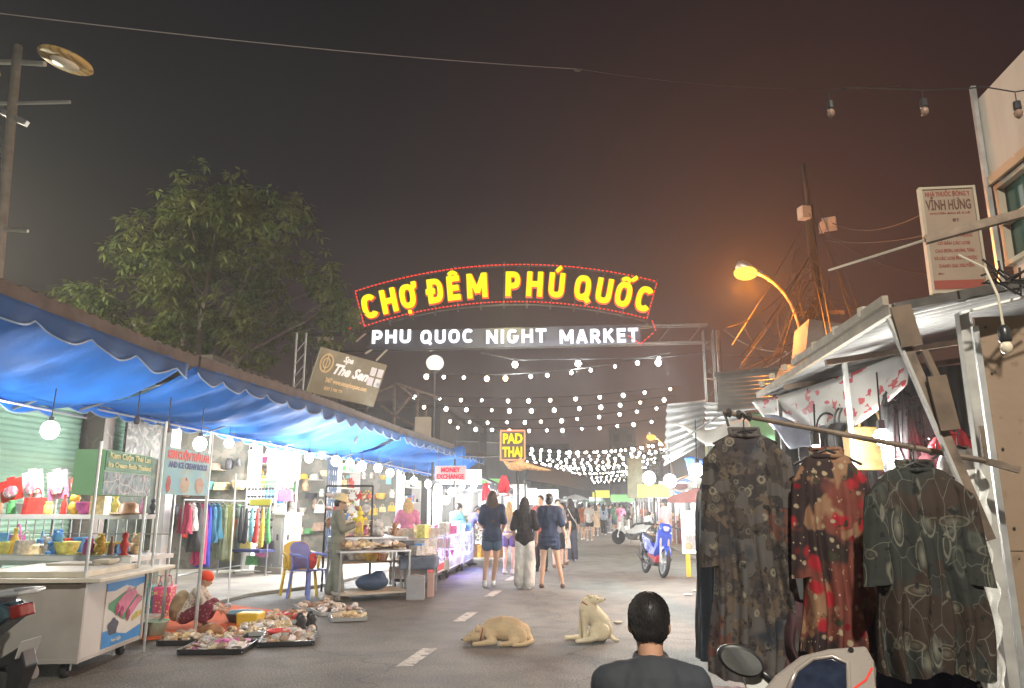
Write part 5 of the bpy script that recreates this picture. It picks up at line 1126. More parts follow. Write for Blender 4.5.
def human(loc, rz, h, label, pose={}, top=None, bottom=None, hair=('short',), shoes=None, skin=None, fine=False, vox=None, group=None, face=None, curl=.4, female=True, extra=None, scale_w=1.0):
    J = {k: Vector(v) for k, v in BASE.items()}
    for k, v in pose.items(): J[k] = Vector(v)
    s = h / 1.65; skin = skin or MT['skin']; vx = vox or (.010 if fine else .022)
    spine = (J['neck'] - J['pelvis']).normalized(); up = (J['head'] - J['neck']).normalized()
    hd = J['head']; fwd = Vector(pose.get('look', (0, 1, 0))).normalized(); sidev = fwd.cross(Vector((0, 0, 1))).normalized()
    mb = MB()
    ell(mb, hd, (.073, .088, .108), up, 16); ell(mb, hd + fwd * .018 - up * .055, (.052, .058, .060), up)
    mb.sph(hd + fwd * .095 - up * .012, (.012, .014, .020), 8); mb.sph(hd + fwd * .088 - up * .06, (.022, .012, .012), 8)
    for q in (-1, 1): mb.sph(hd + sidev * .075 * q - up * .015 - fwd * .005, (.012, .018, .030), 8)
    chain(mb, [J['neck'] - spine * .06, J['neck'] + spine * .02, hd - up * .06 - fwd * .01], [.062, .05, .052])
    sw = (J['shR'] - J['shL']).normalized()
    def tor(m, infl=0.0, hipw=1):
        ell(m, J['chest'] + spine * .02, (.145 * scale_w + infl, .098 + infl, .165 + infl), spine); ell(m, J['waist'], (.118 * scale_w + infl, .088 + infl, .14 + infl), spine)
        ell(m, J['pelvis'], (.145 * hipw + infl, .105 + infl, .125 + infl), spine)
        rcone(m, J['shL'] + sw * .03, J['shR'] - sw * .03, .058 + infl, .058 + infl); rcone(m, J['neck'] - spine * .05, J['chest'], .075 + infl, .09 + infl)
        for sd in LEFTRIGHT: rcone(m, J['neck'] - spine * .035, J['sh' + sd] , .05 + infl, .052 + infl)
    tor(mb)
    for sd in LEFTRIGHT:
        sh, el, wr = J['sh' + sd], J['el' + sd], J['wr' + sd]
        chain(mb, [sh, sh.lerp(el, .5), el, el.lerp(wr, .3), wr], [.052, .045, .037, .038, .026])
        d = (wr - el).normalized(); pal = wr + d * .045; inn = Vector((1 if sd == 'L' else -1, 0, 0)); inn = (inn - d * inn.dot(d)).normalized(); acr = d.cross(inn).normalized()
        ell(mb, pal, (.024, .036, .045) if abs(acr.y) > .5 else (.036, .024, .045), d)
        if fine:
            for fi, (o_, ln) in enumerate(((-.030, .062), (-.010, .074), (.010, .070), (.030, .055))):
                a0 = pal + acr * o_ + d * .035; a1 = a0 + (d * .9 + inn * curl * .5).normalized() * ln * .5; a2 = a1 + (d * .6 + inn * curl * 1.3).normalized() * ln * .5
                chain(mb, [a0, a1, a2], [.0095, .009, .0075], 8)
            a0 = wr + d * .015 - acr * .03; chain(mb, [a0, a0 - acr * .025 + d * .035 + inn * .01, a0 - acr * .03 + d * .065 + inn * .02], [.012, .010, .008], 8)
        else: ell(mb, pal + d * .06, (.018, .018, .035), d)
        hp, kn, an = J['hip' + sd], J['kn' + sd], J['an' + sd]
        chain(mb, [hp, hp.lerp(kn, .5), kn, kn.lerp(an, .3) , an], [.082, .068, .048, .050, .032])
        ft = Vector(pose.get('toe' + sd, (0, 1, -.05))).normalized(); chain(mb, [an - Vector((0, 0, .045)) - ft * .03, an - Vector((0, 0, .05)) + ft * .10, an - Vector((0, 0, .055)) + ft * .155], [.030, .030, .022])
    body = remeshed(mb, 'person', skin, vx, 3, None, (0, 0, 0)); tag(body, label, 'person', group)
    # clothes
    cv = vx * 1.15
    if top:
        m = MB(); mat, sl, ln, infl = top[0], top[1], top[2], (top[3] if len(top) > 3 else .014)
        tor(m, infl)
        hem = J['pelvis'] - spine * ln; ell(m, hem.lerp(J['waist'], .5), (.140 * scale_w + infl, .105 + infl, max(.05, (J['waist'] - hem).length * .52 + .02)), spine)
        for k in (0, .5, 1): ell(m, hem.lerp(J['pelvis'], k), (.155 * scale_w + infl, .118 + infl, .045), spine)
        for sd in LEFTRIGHT:
            sh, el, wr = J['sh' + sd], J['el' + sd], J['wr' + sd]
            if sl <= 1: chain(m, [sh, sh.lerp(el, sl)], [.057 + infl * .4, .052 + infl * .5])
            else: chain(m, [sh, el, el.lerp(wr, sl - 1)], [.057 + infl * .5, .046 + infl * .5, .036 + infl * .5])
        remeshed(m, 'shirt', mat, cv, 4, body)
    if bottom:
        mat, ln, flare = bottom[0], bottom[1], bottom[2]; m = MB()
        ell(m, J['pelvis'] + spine * .02, (.16, .118, .12), spine)
        for sd in LEFTRIGHT:
            hp, kn, an = J['hip' + sd], J['kn' + sd], J['an' + sd]
            if ln <= 1: chain(m, [hp, hp.lerp(kn, ln)], [.098, .082 + flare])
            else: chain(m, [hp, kn, kn.lerp(an, ln - 1)], [.098, .068 + flare * .7, .052 + flare])
        if flare < 0 or (len(bottom) > 3 and bottom[3] == 'skirt'):
            a0 = J['pelvis']; m.loft([(a0, .165, .125), (a0 - Vector((0, 0, .2)), .20, .16), (a0 - Vector((0, 0, .2 + .3 * ln)), .22 + flare, .18 + flare)], 20)
        remeshed(m, 'skirt' if len(bottom) > 3 else ('shorts' if ln <= 1 else 'trousers'), mat, cv, 4, body)
    if shoes:
        for sd in LEFTRIGHT:
            an = J['an' + sd]; ft = Vector(pose.get('toe' + sd, (0, 1, -.05))).normalized(); m = MB()
            b0 = an - Vector((0, 0, .042))
            chain(m, [b0 - ft * .035, b0 + ft * .09, b0 + ft * .155 - Vector((0, 0, .008))], [.042, .042, .032]); 
            if shoes[1]: rcone(m, b0, an + Vector((0, 0, .01)), .042, .042)
            remeshed(m, 'shoe', shoes[0], min(cv, .014), 2, body)
    hm = hair[1] if len(hair) > 1 else MT['hair']; m = MB()
    if hair[0] in ('short', 'long', 'bun'):
        b_ = hd - fwd * .016 + up * .022; ell(m, b_, (.083, .094, .100), up, 16); ell(m, hd - fwd * .045 - up * .02, (.070, .058, .075), up)
        if hair[0] == 'long':
            ln = hair[2] if len(hair) > 2 else .42; dn = Vector((0, 0, -1)); a0 = hd - fwd * .055
            for k in range(9):
                t_ = k / 8; ell(m, a0 - fwd * (.03 * min(1, t_ * 3)) + dn * ln * t_ , (.100 + .030 * math.sin(t_ * 3) - .040 * t_ ** 2, .045, .07), (0, 0, 1))
            for q in (-1, 1): ell(m, hd + sidev * .072 * q - fwd * .01 + dn * .07, (.022, .045, .10))
        if hair[0] == 'bun': ell(m, hd - fwd * .10 + up * .04, (.045, .04, .045))
        remeshed(m, 'hair', hm, min(vx, .012), 2, body)
    if hair[0] in ('hat', 'cap', 'turban'):
        m = MB()
        if hair[0] == 'hat': m.lathe([(.17, .0), (.175, .012), (.10, .03), (.09, .095), (.05, .12), (0, .122)], hd + up * .035, 20, up.to_track_quat('Z', 'Y').to_matrix())
        elif hair[0] == 'turban': ell(m, hd + up * .045 - fwd * .02, (.105, .11, .085), up, 16); ell(m, hd - fwd * .08 + up * .0, (.07, .06, .07), up)
        else: ell(m, hd + up * .035, (.085, .098, .085), up); ell(m, hd + up * .035 + fwd * .10, (.065, .06, .012), up)
        (m.build('hat', hm, body, smooth=True) if hair[0] == 'hat' else remeshed(m, 'hat', hm, .012, 2, body))
        if hair[0] != 'turban': m = MB(); ell(m, hd - fwd * .025, (.079, .085, .085), up); m.build('hair', MT['hair'], body, smooth=True)
    if face:
        for q in (-1, 1):
            m = MB(); m.sph(hd + sidev * .030 * q + fwd * .083 + up * .012, (.011, .006, .006), 8); m.build('eye', M('eye_dark', (.02, .015, .012), .2, 0, 0), body, smooth=True)
        m = MB(); m.sph(hd + fwd * .096 - up * .058, (.022, .006, .006), 8); m.build('mouth', M('lips', (.35, .10, .09), .5, 0, 0), body, smooth=True)
    if extra: extra(body, J)
    body.location = loc; body.rotation_euler = (0, 0, rz); body.scale = (s, s, s)
    return body
def cloth_m(nm, c, v=.2): return M('cloth_' + nm, c, .85, 0, v, 7, .35, 14)
navy = cloth_m('navy', (.020, .035, .075)); blk = cloth_m('black', (.012, .012, .014)); wht = cloth_m('white', (.52, .50, .46)); dnm = cloth_m('denim', (.05, .09, .15)); olv = cloth_m('olive', (.18, .19, .15))
pnk = cloth_m('pink', (.62, .25, .42)); ltb = cloth_m('light_blue', (.25, .33, .45)); bge = cloth_m('beige', (.42, .34, .24)); gry = cloth_m('grey', (.20, .20, .21)); mrn = pattern('maroon_print', (.16, .03, .05), [('cell', 20, .3, .15, (.35, .22, .2))], .85)
snk = M('white_sneaker', (.62, .62, .60), .5, 0, .1, 12); snd = M('sandal_brown', (.12, .06, .035), .6, 0, .1, 12)
walkA = dict(knL=(-.085, .10, .49), anL=(-.08, .12, .08), knR=(.085, -.02, .47), anR=(.085, -.22, .13), wrL=(-.24, -.10, .87), wrR=(.22, .16, .90), toeR=(0, 1, -.5))
P1 = G(492, 587); P2 = G(525, 589); P3 = G(550, 588); P4 = G(571, 561)
human(P1, R(8), 1.72, 'tall woman with long brown hair, dark tee and denim shorts walking away', dict(knL=(-.10, .05, .47), anL=(-.13, -.06, .08), knR=(.07, .02, .47), anR=(.02, .14, .08), head=(.0, .02, 1.53), elL=(-.20, .0, 1.08), wrL=(-.14, .16, .98), wrR=(.18, .16, .95)), (navy, .85, .10, .035), (dnm, .45, .02), ('long', M('brown_hair', (.05, .032, .020), .4, 0, .5, 40, .4, 90), .40), (snk, 1), fine=True)
human(P2, R(2), 1.60, 'woman with long black hair, black top and wide white trousers walking away', dict(knL=(-.09, .06, .47), anL=(-.10, .03, .08), anR=(.08, -.06, .08), wrL=(-.20, .14, .92), wrR=(.22, .05, .88)), (blk, .95, .04, .030), (wht, 1.93, .055), ('long', MT['hair'], .46), (snk, 0), fine=True)
human(P3, R(-4), 1.67, 'person with tied hair, loose navy shirt and bare legs, right of the group', dict(knL=(-.12, .02, .47), anL=(-.15, -.02, .08), knR=(.14, .02, .47), anR=(.22, .03, .08), elR=(.23, -.02, 1.10), wrR=(.28, .06, .90), wrL=(-.25, .05, .9)), (navy, .95, .16, .038), (navy, .38, .015), ('bun', MT['hair']), (snd, 0), fine=True)
def bag_strap(body, J):
    m = MB(); m.tube([J['shL'] + Vector((.05, -.09, .04)), J['chest'] + Vector((0, -.125, -.05)), J['pelvis'] + Vector((.17, -.08, .05))], .012, 6); m.build('bag_strap', wht, body)
human(P4, R(20), 1.66, 'woman in black top and dark loose trousers with a white bag strap, long black hair', dict(elL=(-.24, .06, 1.10), wrL=(-.12, .2, 1.05), anR=(.12, .04, .08)), (blk, 1.4, .06, .022), (M('cloth_slate', (.05, .055, .075), .85, 0, .2, 7), 1.95, .05), ('long', MT['hair'], .42), (snk, 0), fine=True, extra=bag_strap)
human(G(509, 574), R(-12), 1.55, 'blonde girl in a pale top and violet shorts between the women of the group', dict(anL=(-.1, -.05, .08), wrL=(-.2, .14, .95)), (bge, .6, .02), (cloth_m('violet', (.12, .08, .22)), .5, .01), ('long', M('blond_hair', (.42, .30, .14), .45, 0, .3, 40), .3), (snk, 1), fine=True, skin=MT['skin2'])
human(AY(541, 560, 17.5) * 1 - Vector((0, 0, AY(541, 560, 17.5).z)), R(165), 1.70, 'man in a red and white shirt facing the camera behind the group', dict(wrL=(-.14, .22, 1.05)), (cloth_m('brick', (.30, .06, .05)), .8, .05), (blk, 1.9, .01), ('short',), (blk, 0), fine=True, face=True)
p = AY(558, 560, 18.6); human((p.x, p.y, 0), R(200), 1.62, 'person in a grey shirt with bent arms, behind the navy shirt', dict(wrR=(.10, .25, 1.15), wrL=(-.1, .22, 1.1)), (gry, .9, .05), (blk, .9, .01), ('short',), (snd, 0), fine=True, face=True, skin=MT['skin2'])
p = AY(563, 560, 19.5); human((p.x, p.y, 0), R(160), 1.55, 'person in a dark top and white skirt standing close behind the navy shirt', {}, (blk, .6, .03), (wht, .9, .02, 'skirt'), ('long', MT['hair'], .3), (snd, 0), face=True)
def wrinkle(o, amp, sc_, seed=0):
    o.data = o.data.copy() if o.data.users > 1 else o.data; ns = [v.normal.copy() for v in o.data.vertices]
    for v, nn2 in zip(o.data.vertices, ns):
        q = Vector((v.co.x * sc_ + seed, v.co.y * sc_, v.co.z * sc_ * .45 + v.co.x * sc_ * .5)); a = 1 - abs(noise.noise(q)) * 2.2; b2 = noise.noise(q * 2.3 + Vector((5, seed, 0)))
        v.co += nn2 * amp * (a * .8 + b2 * .6 - .4)
    o.data.update()
for c_ in list(bpy.data.objects):
    if c_.parent and c_.parent.name.startswith('person') and c_.name.split('.')[0] in ('shirt', 'trousers', 'shorts'): wrinkle(c_, .011, 9, len(c_.parent['label']) * .37)
# vendors
human(G(333, 601) + Vector((.0, .05, 0)), R(-70), 1.60, 'vendor in olive clothes and a pale hat holding a yellow toy at the shell table', dict(head=(0, .03, 1.52), look=(0, 1, -.25), elL=(-.20, .08, 1.10), elR=(.20, .08, 1.10), wrL=(-.12, .28, 1.20), wrR=(.12, .28, 1.18), anL=(-.10, -.1, .08), knL=(-.1, .0, .47), anR=(.1, .08, .08)), (olv, 1.8, .10, .028), (olv, 1.8, .035), ('hat', M('straw_hat', (.62, .55, .30), .8, 0, .15, 30)), (bge, 0), fine=True, face=True)
mb = MB(); mb.sph((0, 0, 0), (.07, .05, .09), 10); mb.sph((0, 0, .12), .05, 10); mb.prism([(-.02, .15), (0, .24), (.03, .15)], .03, Matrix.Rotation(R(90), 4, 'X'))
for sx in (-1, 1): mb.sph((sx * .08, 0, .03), (.05, .02, .025), 8); mb.sph((sx * .035, 0, -.13), (.025, .025, .08), 8)
tv = G(333, 601) + Vector((.33, .13, 1.20)); tag(mb.build('yellow_toy', M('toy_yellow', (.78, .62, .05), .6, 0, .1, 9), loc=tv, smooth=True), 'yellow plush toy held up by the vendor in olive', 'toy')
p = AY(406, 560, 14.6); human((p.x, p.y, 0), R(25), 1.60, 'woman in a pink tee and white apron with fair hair behind the glass counters', dict(elL=(-.24, .02, 1.10), elR=(.24, .02, 1.10), wrL=(-.22, .16, .95), wrR=(.22, .16, .95)), (pnk, .75, .03, .03), (wht, 1.9, .04), ('long', M('fair_hair', (.55, .42, .22), .5, 0, .3, 40), .16), (snk, 0), fine=True)
p = AY(452, 560, 18.2); human((p.x, p.y, 0), R(-40), 1.62, 'person in a teal shirt bending over the blue lit counter', dict(neck=(0, .12, 1.32), head=(0, .2, 1.44), chest=(0, .06, 1.18), shL=(-.165, .10, 1.28), shR=(.165, .10, 1.28), elL=(-.2, .22, 1.08), elR=(.2, .22, 1.08), wrL=(-.12, .36, .98), wrR=(.12, .36, .98)), (cloth_m('teal', (.05, .16, .20)), .8, .05), (blk, 1.9, .01), ('short',), (blk, 0), face=True)
p = AY(470, 560, 19.2); human((p.x, p.y, 0), R(-60), 1.58, 'dark haired person in a violet blue shirt leaning at the end of the counters', dict(neck=(0, .12, 1.32), head=(0, .2, 1.42), chest=(0, .06, 1.18), shL=(-.165, .10, 1.28), shR=(.165, .10, 1.28), elL=(-.2, .22, 1.08), elR=(.2, .22, 1.08), wrL=(-.12, .36, .98), wrR=(.12, .36, .98)), (cloth_m('indigo', (.08, .08, .22)), .9, .05), (gry, 1.9, .01), ('short',), (blk, 0))
p = G(667, 561); human(p, R(55), 1.66, 'man in a pale pink shirt standing behind the blue motorbike', dict(wrL=(-.2, .15, .95)), (cloth_m('palepink', (.52, .36, .38)), .8, .08, .03), (gry, .95, .03), ('short',), (snd, 0), fine=True)
# squatting seashell seller
sq = dict(pelvis=(0, -.12, .20), waist=(0, -.08, .32), chest=(0, .02, .46), neck=(0, .09, .60), head=(0, .15, .71), look=(0, 1, -.5), shL=(-.155, .06, .55), shR=(.155, .06, .55),
          elL=(-.20, .20, .36), elR=(.20, .20, .36), wrL=(-.10, .40, .28), wrR=(.10, .40, .28), hipL=(-.085, -.10, .18), hipR=(.085, -.10, .18), knL=(-.19, .24, .34), knR=(.19, .24, .34), anL=(-.15, .14, .07), anR=(.15, .14, .07))
def back_bag(body, J):
    m = MB(); ell(m, Vector((-.02, -.22, .34)), (.17, .13, .24), (0, .3, 1)); remeshed(m, 'shawl', M('tan_shawl', (.34, .25, .15), .85, 0, .25, 8, .3), .018, 3, body)
human(G(196, 629) + Vector((-.05, .0, 0)), R(-75), 1.30, 'woman in an orange turban and maroon print squatting by the seashell trays', sq, (pattern('cloth_floral_top', (.55, .50, .44), [('cell', 26, .35, .2, (.30, .12, .12)), ('noise', 12, .55, .6, (.35, .33, .25))], .85), 1.7, .02), (mrn, 1.6, .03), ('turban', M('turban_orange', (.75, .07, .02), .8, 0, .15, 9, .3)), (snd, 0), fine=True, extra=back_bag)
# man in the foreground, seated on a low stool with his back to the camera
fg = dict(pelvis=(0, 0, .33), waist=(0, -.02, .46), chest=(0, -.01, .63), neck=(0, .015, .795), head=(.0, .06, .945), look=(.15, 1, -.12), shL=(-.156, 0, .722), shR=(.156, 0, .722),
          elL=(-.25, .10, .50), elR=(.25, .10, .50), wrL=(-.10, .30, .42), wrR=(.10, .30, .42), hipL=(-.10, .02, .30), hipR=(.10, .02, .30), knL=(-.17, .42, .42), knR=(.17, .42, .42), anL=(-.14, .40, .07), anR=(.14, .40, .07))
mp = AY(649, 600, 3.12)
man = human((mp.x, mp.y, 0), R(0), 1.66, 'man with short black hair and charcoal tee sitting with his back to the camera', fg, (M('charcoal_tee', (.028, .032, .040), .8, 0, .2, 3.5, .5, 7), .95, .10, .030), (blk, 1.9, .01), ('none',), (blk, 0), fine=True, vox=.008, face=True, skin=M('skin_warm', (.42, .23, .15), .5, 0, .1, 14, .1, 60), scale_w=1.0)
for c_ in list(bpy.data.objects):
    if c_.parent == man and c_.name.startswith('shirt'): wrinkle(c_, .010, 8, 3.3)
# his hair: a cap of many short strands
hdv = Vector((0, .06, .945)); m = MB(); ell(m, hdv + Vector((0, -.010, .024)), (.080, .094, .094), (0, 0, 1), 24); ell(m, hdv + Vector((0, -.040, -.012)), (.072, .058, .066), (0, 0, 1), 20)
hr = remeshed(m, 'hair', M('short_hair', (.010, .009, .009), .5, 0, .4, 30), .007, 2, man)
def strands(obj, name, mat, flow, L0, L1, wd, keep, lift=.15, jit=.25, seed=5, per=1):
    rr = random.Random(seed); vs, fs = [], []; me = obj.data
    for v in me.vertices:
        for _k in range(per):
            if rr.random() > keep: continue
            nrm = v.normal.normalized(); f_ = flow(v.co) + Vector((rr.gauss(0, jit), rr.gauss(0, jit), rr.gauss(0, jit))); d = f_ - nrm * f_.dot(nrm)
            if d.length < 1e-4: continue
            d = (d.normalized() + nrm * lift).normalized(); sd_ = d.cross(nrm).normalized() * wd; L_ = rr.uniform(L0, L1); p = v.co + Vector((rr.uniform(-.003, .003), rr.uniform(-.003, .003), rr.uniform(-.003, .003))); o_ = len(vs)
            vs += [p - sd_, p + sd_, p + d * L_ * .6 + sd_ * .6 + nrm * .001, p + d * L_ - nrm * L_ * .15]; fs.append((o_, o_ + 1, o_ + 2, o_ + 3))
    m = MB(); m.add(vs, fs); o = m.build(name, mat, obj); return o
crown_pt = hdv + Vector((.01, .045, .10))
strands(hr, 'hair_strands', M('hair_strand', (.012, .010, .009), .8, 0, .6, 40), lambda c: (c - crown_pt) + Vector((0, 0, -.03)), .012, .026, .0011, .9, .12, .012, per=2)
m = MB(); m.tube([Vector((.058 * math.cos(a), .022 + .062 * math.sin(a), .822 + .014 * math.sin(a))) for a in [math.tau * i / 28 for i in range(29)]], .013, 8); m.build('collar', M('charcoal_tee', None), man, smooth=True)
stl = thing('plastic_stool', 'low blue plastic stool under the man in the foreground', 'stool', (mp.x, mp.y, 0))
mb = MB(); mb.box((0, 0, .225), (.28, .28, .03)); mb.build('seat', MT['blueplastic'], stl, bevel=.01)
for sx in (-1, 1):
    for sy in (-1, 1): mb = MB(); mb.bar((sx * .11, sy * .11, .21), (sx * .14, sy * .14, 0), .035); mb.build('leg', MT['blueplastic'], stl)
# ================================================================ DOGS
furA = M('dog_fur_tan', (.66, .50, .31), .9, 0, .22, 5, .5, 60); furB = M('dog_fur_cream', (.76, .66, .47), .9, 0, .16, 5, .5, 60)
nose_m = M('dog_nose', (.02, .015, .015), .3, 0, 0)
mb = MB()
chain(mb, [(.57, .03, .12), (.48, 0, .145), (.36, 0, .165), (.24, .0, .155), (.15, -.01, .13), (.08, -.02, .10)], [.105, .135, .135, .120, .085, .065], 16)
chain(mb, [(.05, -.03, .095), (-.02, -.04, .075), (-.085, -.05, .045)], [.068, .045, .026], 14)      # head and muzzle on the ground
chain(mb, [(.20, -.10, .12), (.26, -.15, .05), (.12, -.17, .030), (.04, -.18, .025)], [.055, .040, .026, .024])   # near foreleg
chain(mb, [(.18, .08, .1), (.05, .10, .03), (-.03, .10, .025)], [.05, .03, .024])
ell(mb, (.52, -.11, .10), (.12, .06, .10)); chain(mb, [(.50, -.15, .05), (.42, -.17, .03), (.33, -.175, .025)], [.045, .030, .024])
chain(mb, [(.66, .0, .08), (.69, -.08, .04), (.60, -.18, .025), (.48, -.22, .02)], [.035, .028, .022, .014])
d1 = G(468, 646); dog1 = remeshed(mb, 'dog', furA, .009, 3, None, (d1.x + .02, d1.y + .14, 0), (0, 0, R(4))); dog1.scale = (.92, .92, .94); tag(dog1, 'tan dog lying curled with its chin on the asphalt', 'dog')
for sy, lz in ((-.085, .16), (.02, .165)):
    mb = MB(); mb.lathe([(.026, 0), (.024, .02), (.012, .05), (0, .062)], (.07, sy, lz - .02), 10, Matrix.Rotation(R(-15), 3, 'Y') @ Matrix.Diagonal((1, .5, 1))); mb.build('ear', furA, dog1, smooth=True)
mb = MB(); mb.sph((-.108, -.055, .052), (.014, .014, .011), 8); mb.build('nose', nose_m, dog1, smooth=True)
mb = MB(); mb.sph((-.012, -.083, .098), (.012, .005, .004), 8); mb.build('eye', nose_m, dog1, smooth=True)
mb = MB(); mb.tube([(.115 + .02 * math.sin(a), -.015 + .082 * math.cos(a), .115 + .082 * math.sin(a)) for a in [math.tau * i / 24 for i in range(25)]], .008, 6); mb.build('collar', M('dog_collar', (.35, .09, .05), .6, 0, 0), dog1, smooth=True)
mb = MB()
chain(mb, [(.13, .02, .13), (.11, .0, .20), (.03, -.01, .30), (-.04, -.01, .36), (-.045, -.01, .42)], [.130, .125, .112, .098, .070], 16)
chain(mb, [(-.045, -.01, .42), (.01, -.02, .455), (.055, -.03, .462)], [.066, .056, .058], 14)
chain(mb, [(.055, -.03, .460), (.11, -.035, .462), (.155, -.038, .468)], [.056, .034, .022], 12)       # head turned back, muzzle right
chain(mb, [(-.06, -.07, .30), (-.075, -.085, .16), (-.07, -.09, .04), (-.10, -.10, .022)], [.052, .032, .023, .024])
chain(mb, [(-.09, .05, .30), (-.12, .05, .15), (-.12, .04, .03), (-.15, .03, .02)], [.05, .03, .023, .022])
ell(mb, (.10, -.105, .12), (.13, .06, .105)); chain(mb, [(.05, -.13, .07), (-.02, -.15, .04), (-.12, -.16, .026), (-.16, -.16, .024)], [.05, .034, .026, .026])
chain(mb, [(.05, .10, .08), (-.10, .10, .03), (-.26, .06, .024), (-.30, .05, .024)], [.05, .034, .024, .026])
chain(mb, [(.22, .02, .06), (.28, -.02, .025), (.33, -.05, .018)], [.03, .022, .012])
d2 = G(591, 643); dog2 = remeshed(mb, 'dog', furB, .009, 3, None, (d2.x, d2.y + .12, 0), (0, 0, 0)); dog2.scale = (.9, .9, .92); tag(dog2, 'cream dog sitting on the asphalt with its head turned back and raised', 'dog')
for (ex, ey) in ((.015, -.075), (-.0, .03)):
    mb = MB(); mb.lathe([(.024, 0), (.020, .02), (.010, .045), (0, .055)], (ex, ey, .49), 10, Matrix.Rotation(R(-55), 3, 'Y') @ Matrix.Diagonal((1, .5, 1))); mb.build('ear', furB, dog2, smooth=True)
mb = MB(); mb.sph((.176, -.038, .472), (.012, .013, .010), 8); mb.build('nose', nose_m, dog2, smooth=True)
mb = MB(); mb.sph((.09, -.082, .478), (.008, .004, .006), 8); mb.build('eye', nose_m, dog2, smooth=True)
mb = MB(); mb.tube([(-.045 + .055 * math.cos(a), -.01 + .078 * math.sin(a), .415 - .03 * math.cos(a)) for a in [math.tau * i / 24 for i in range(25)]], .008, 6); mb.build('collar', M('dog_collar', None), dog2, smooth=True)
strands(dog1, 'fur_coat', M('dog_strand_tan', (.70, .55, .36), .9, 0, .25, 7), lambda c: Vector((1, 0, -.35)), .006, .013, .0010, .8, .25, .25)
strands(dog2, 'fur_coat', M('dog_strand_cream', (.80, .71, .53), .9, 0, .2, 7), lambda c: Vector((.3, 0, -1)), .006, .013, .0010, .8, .25, .25)
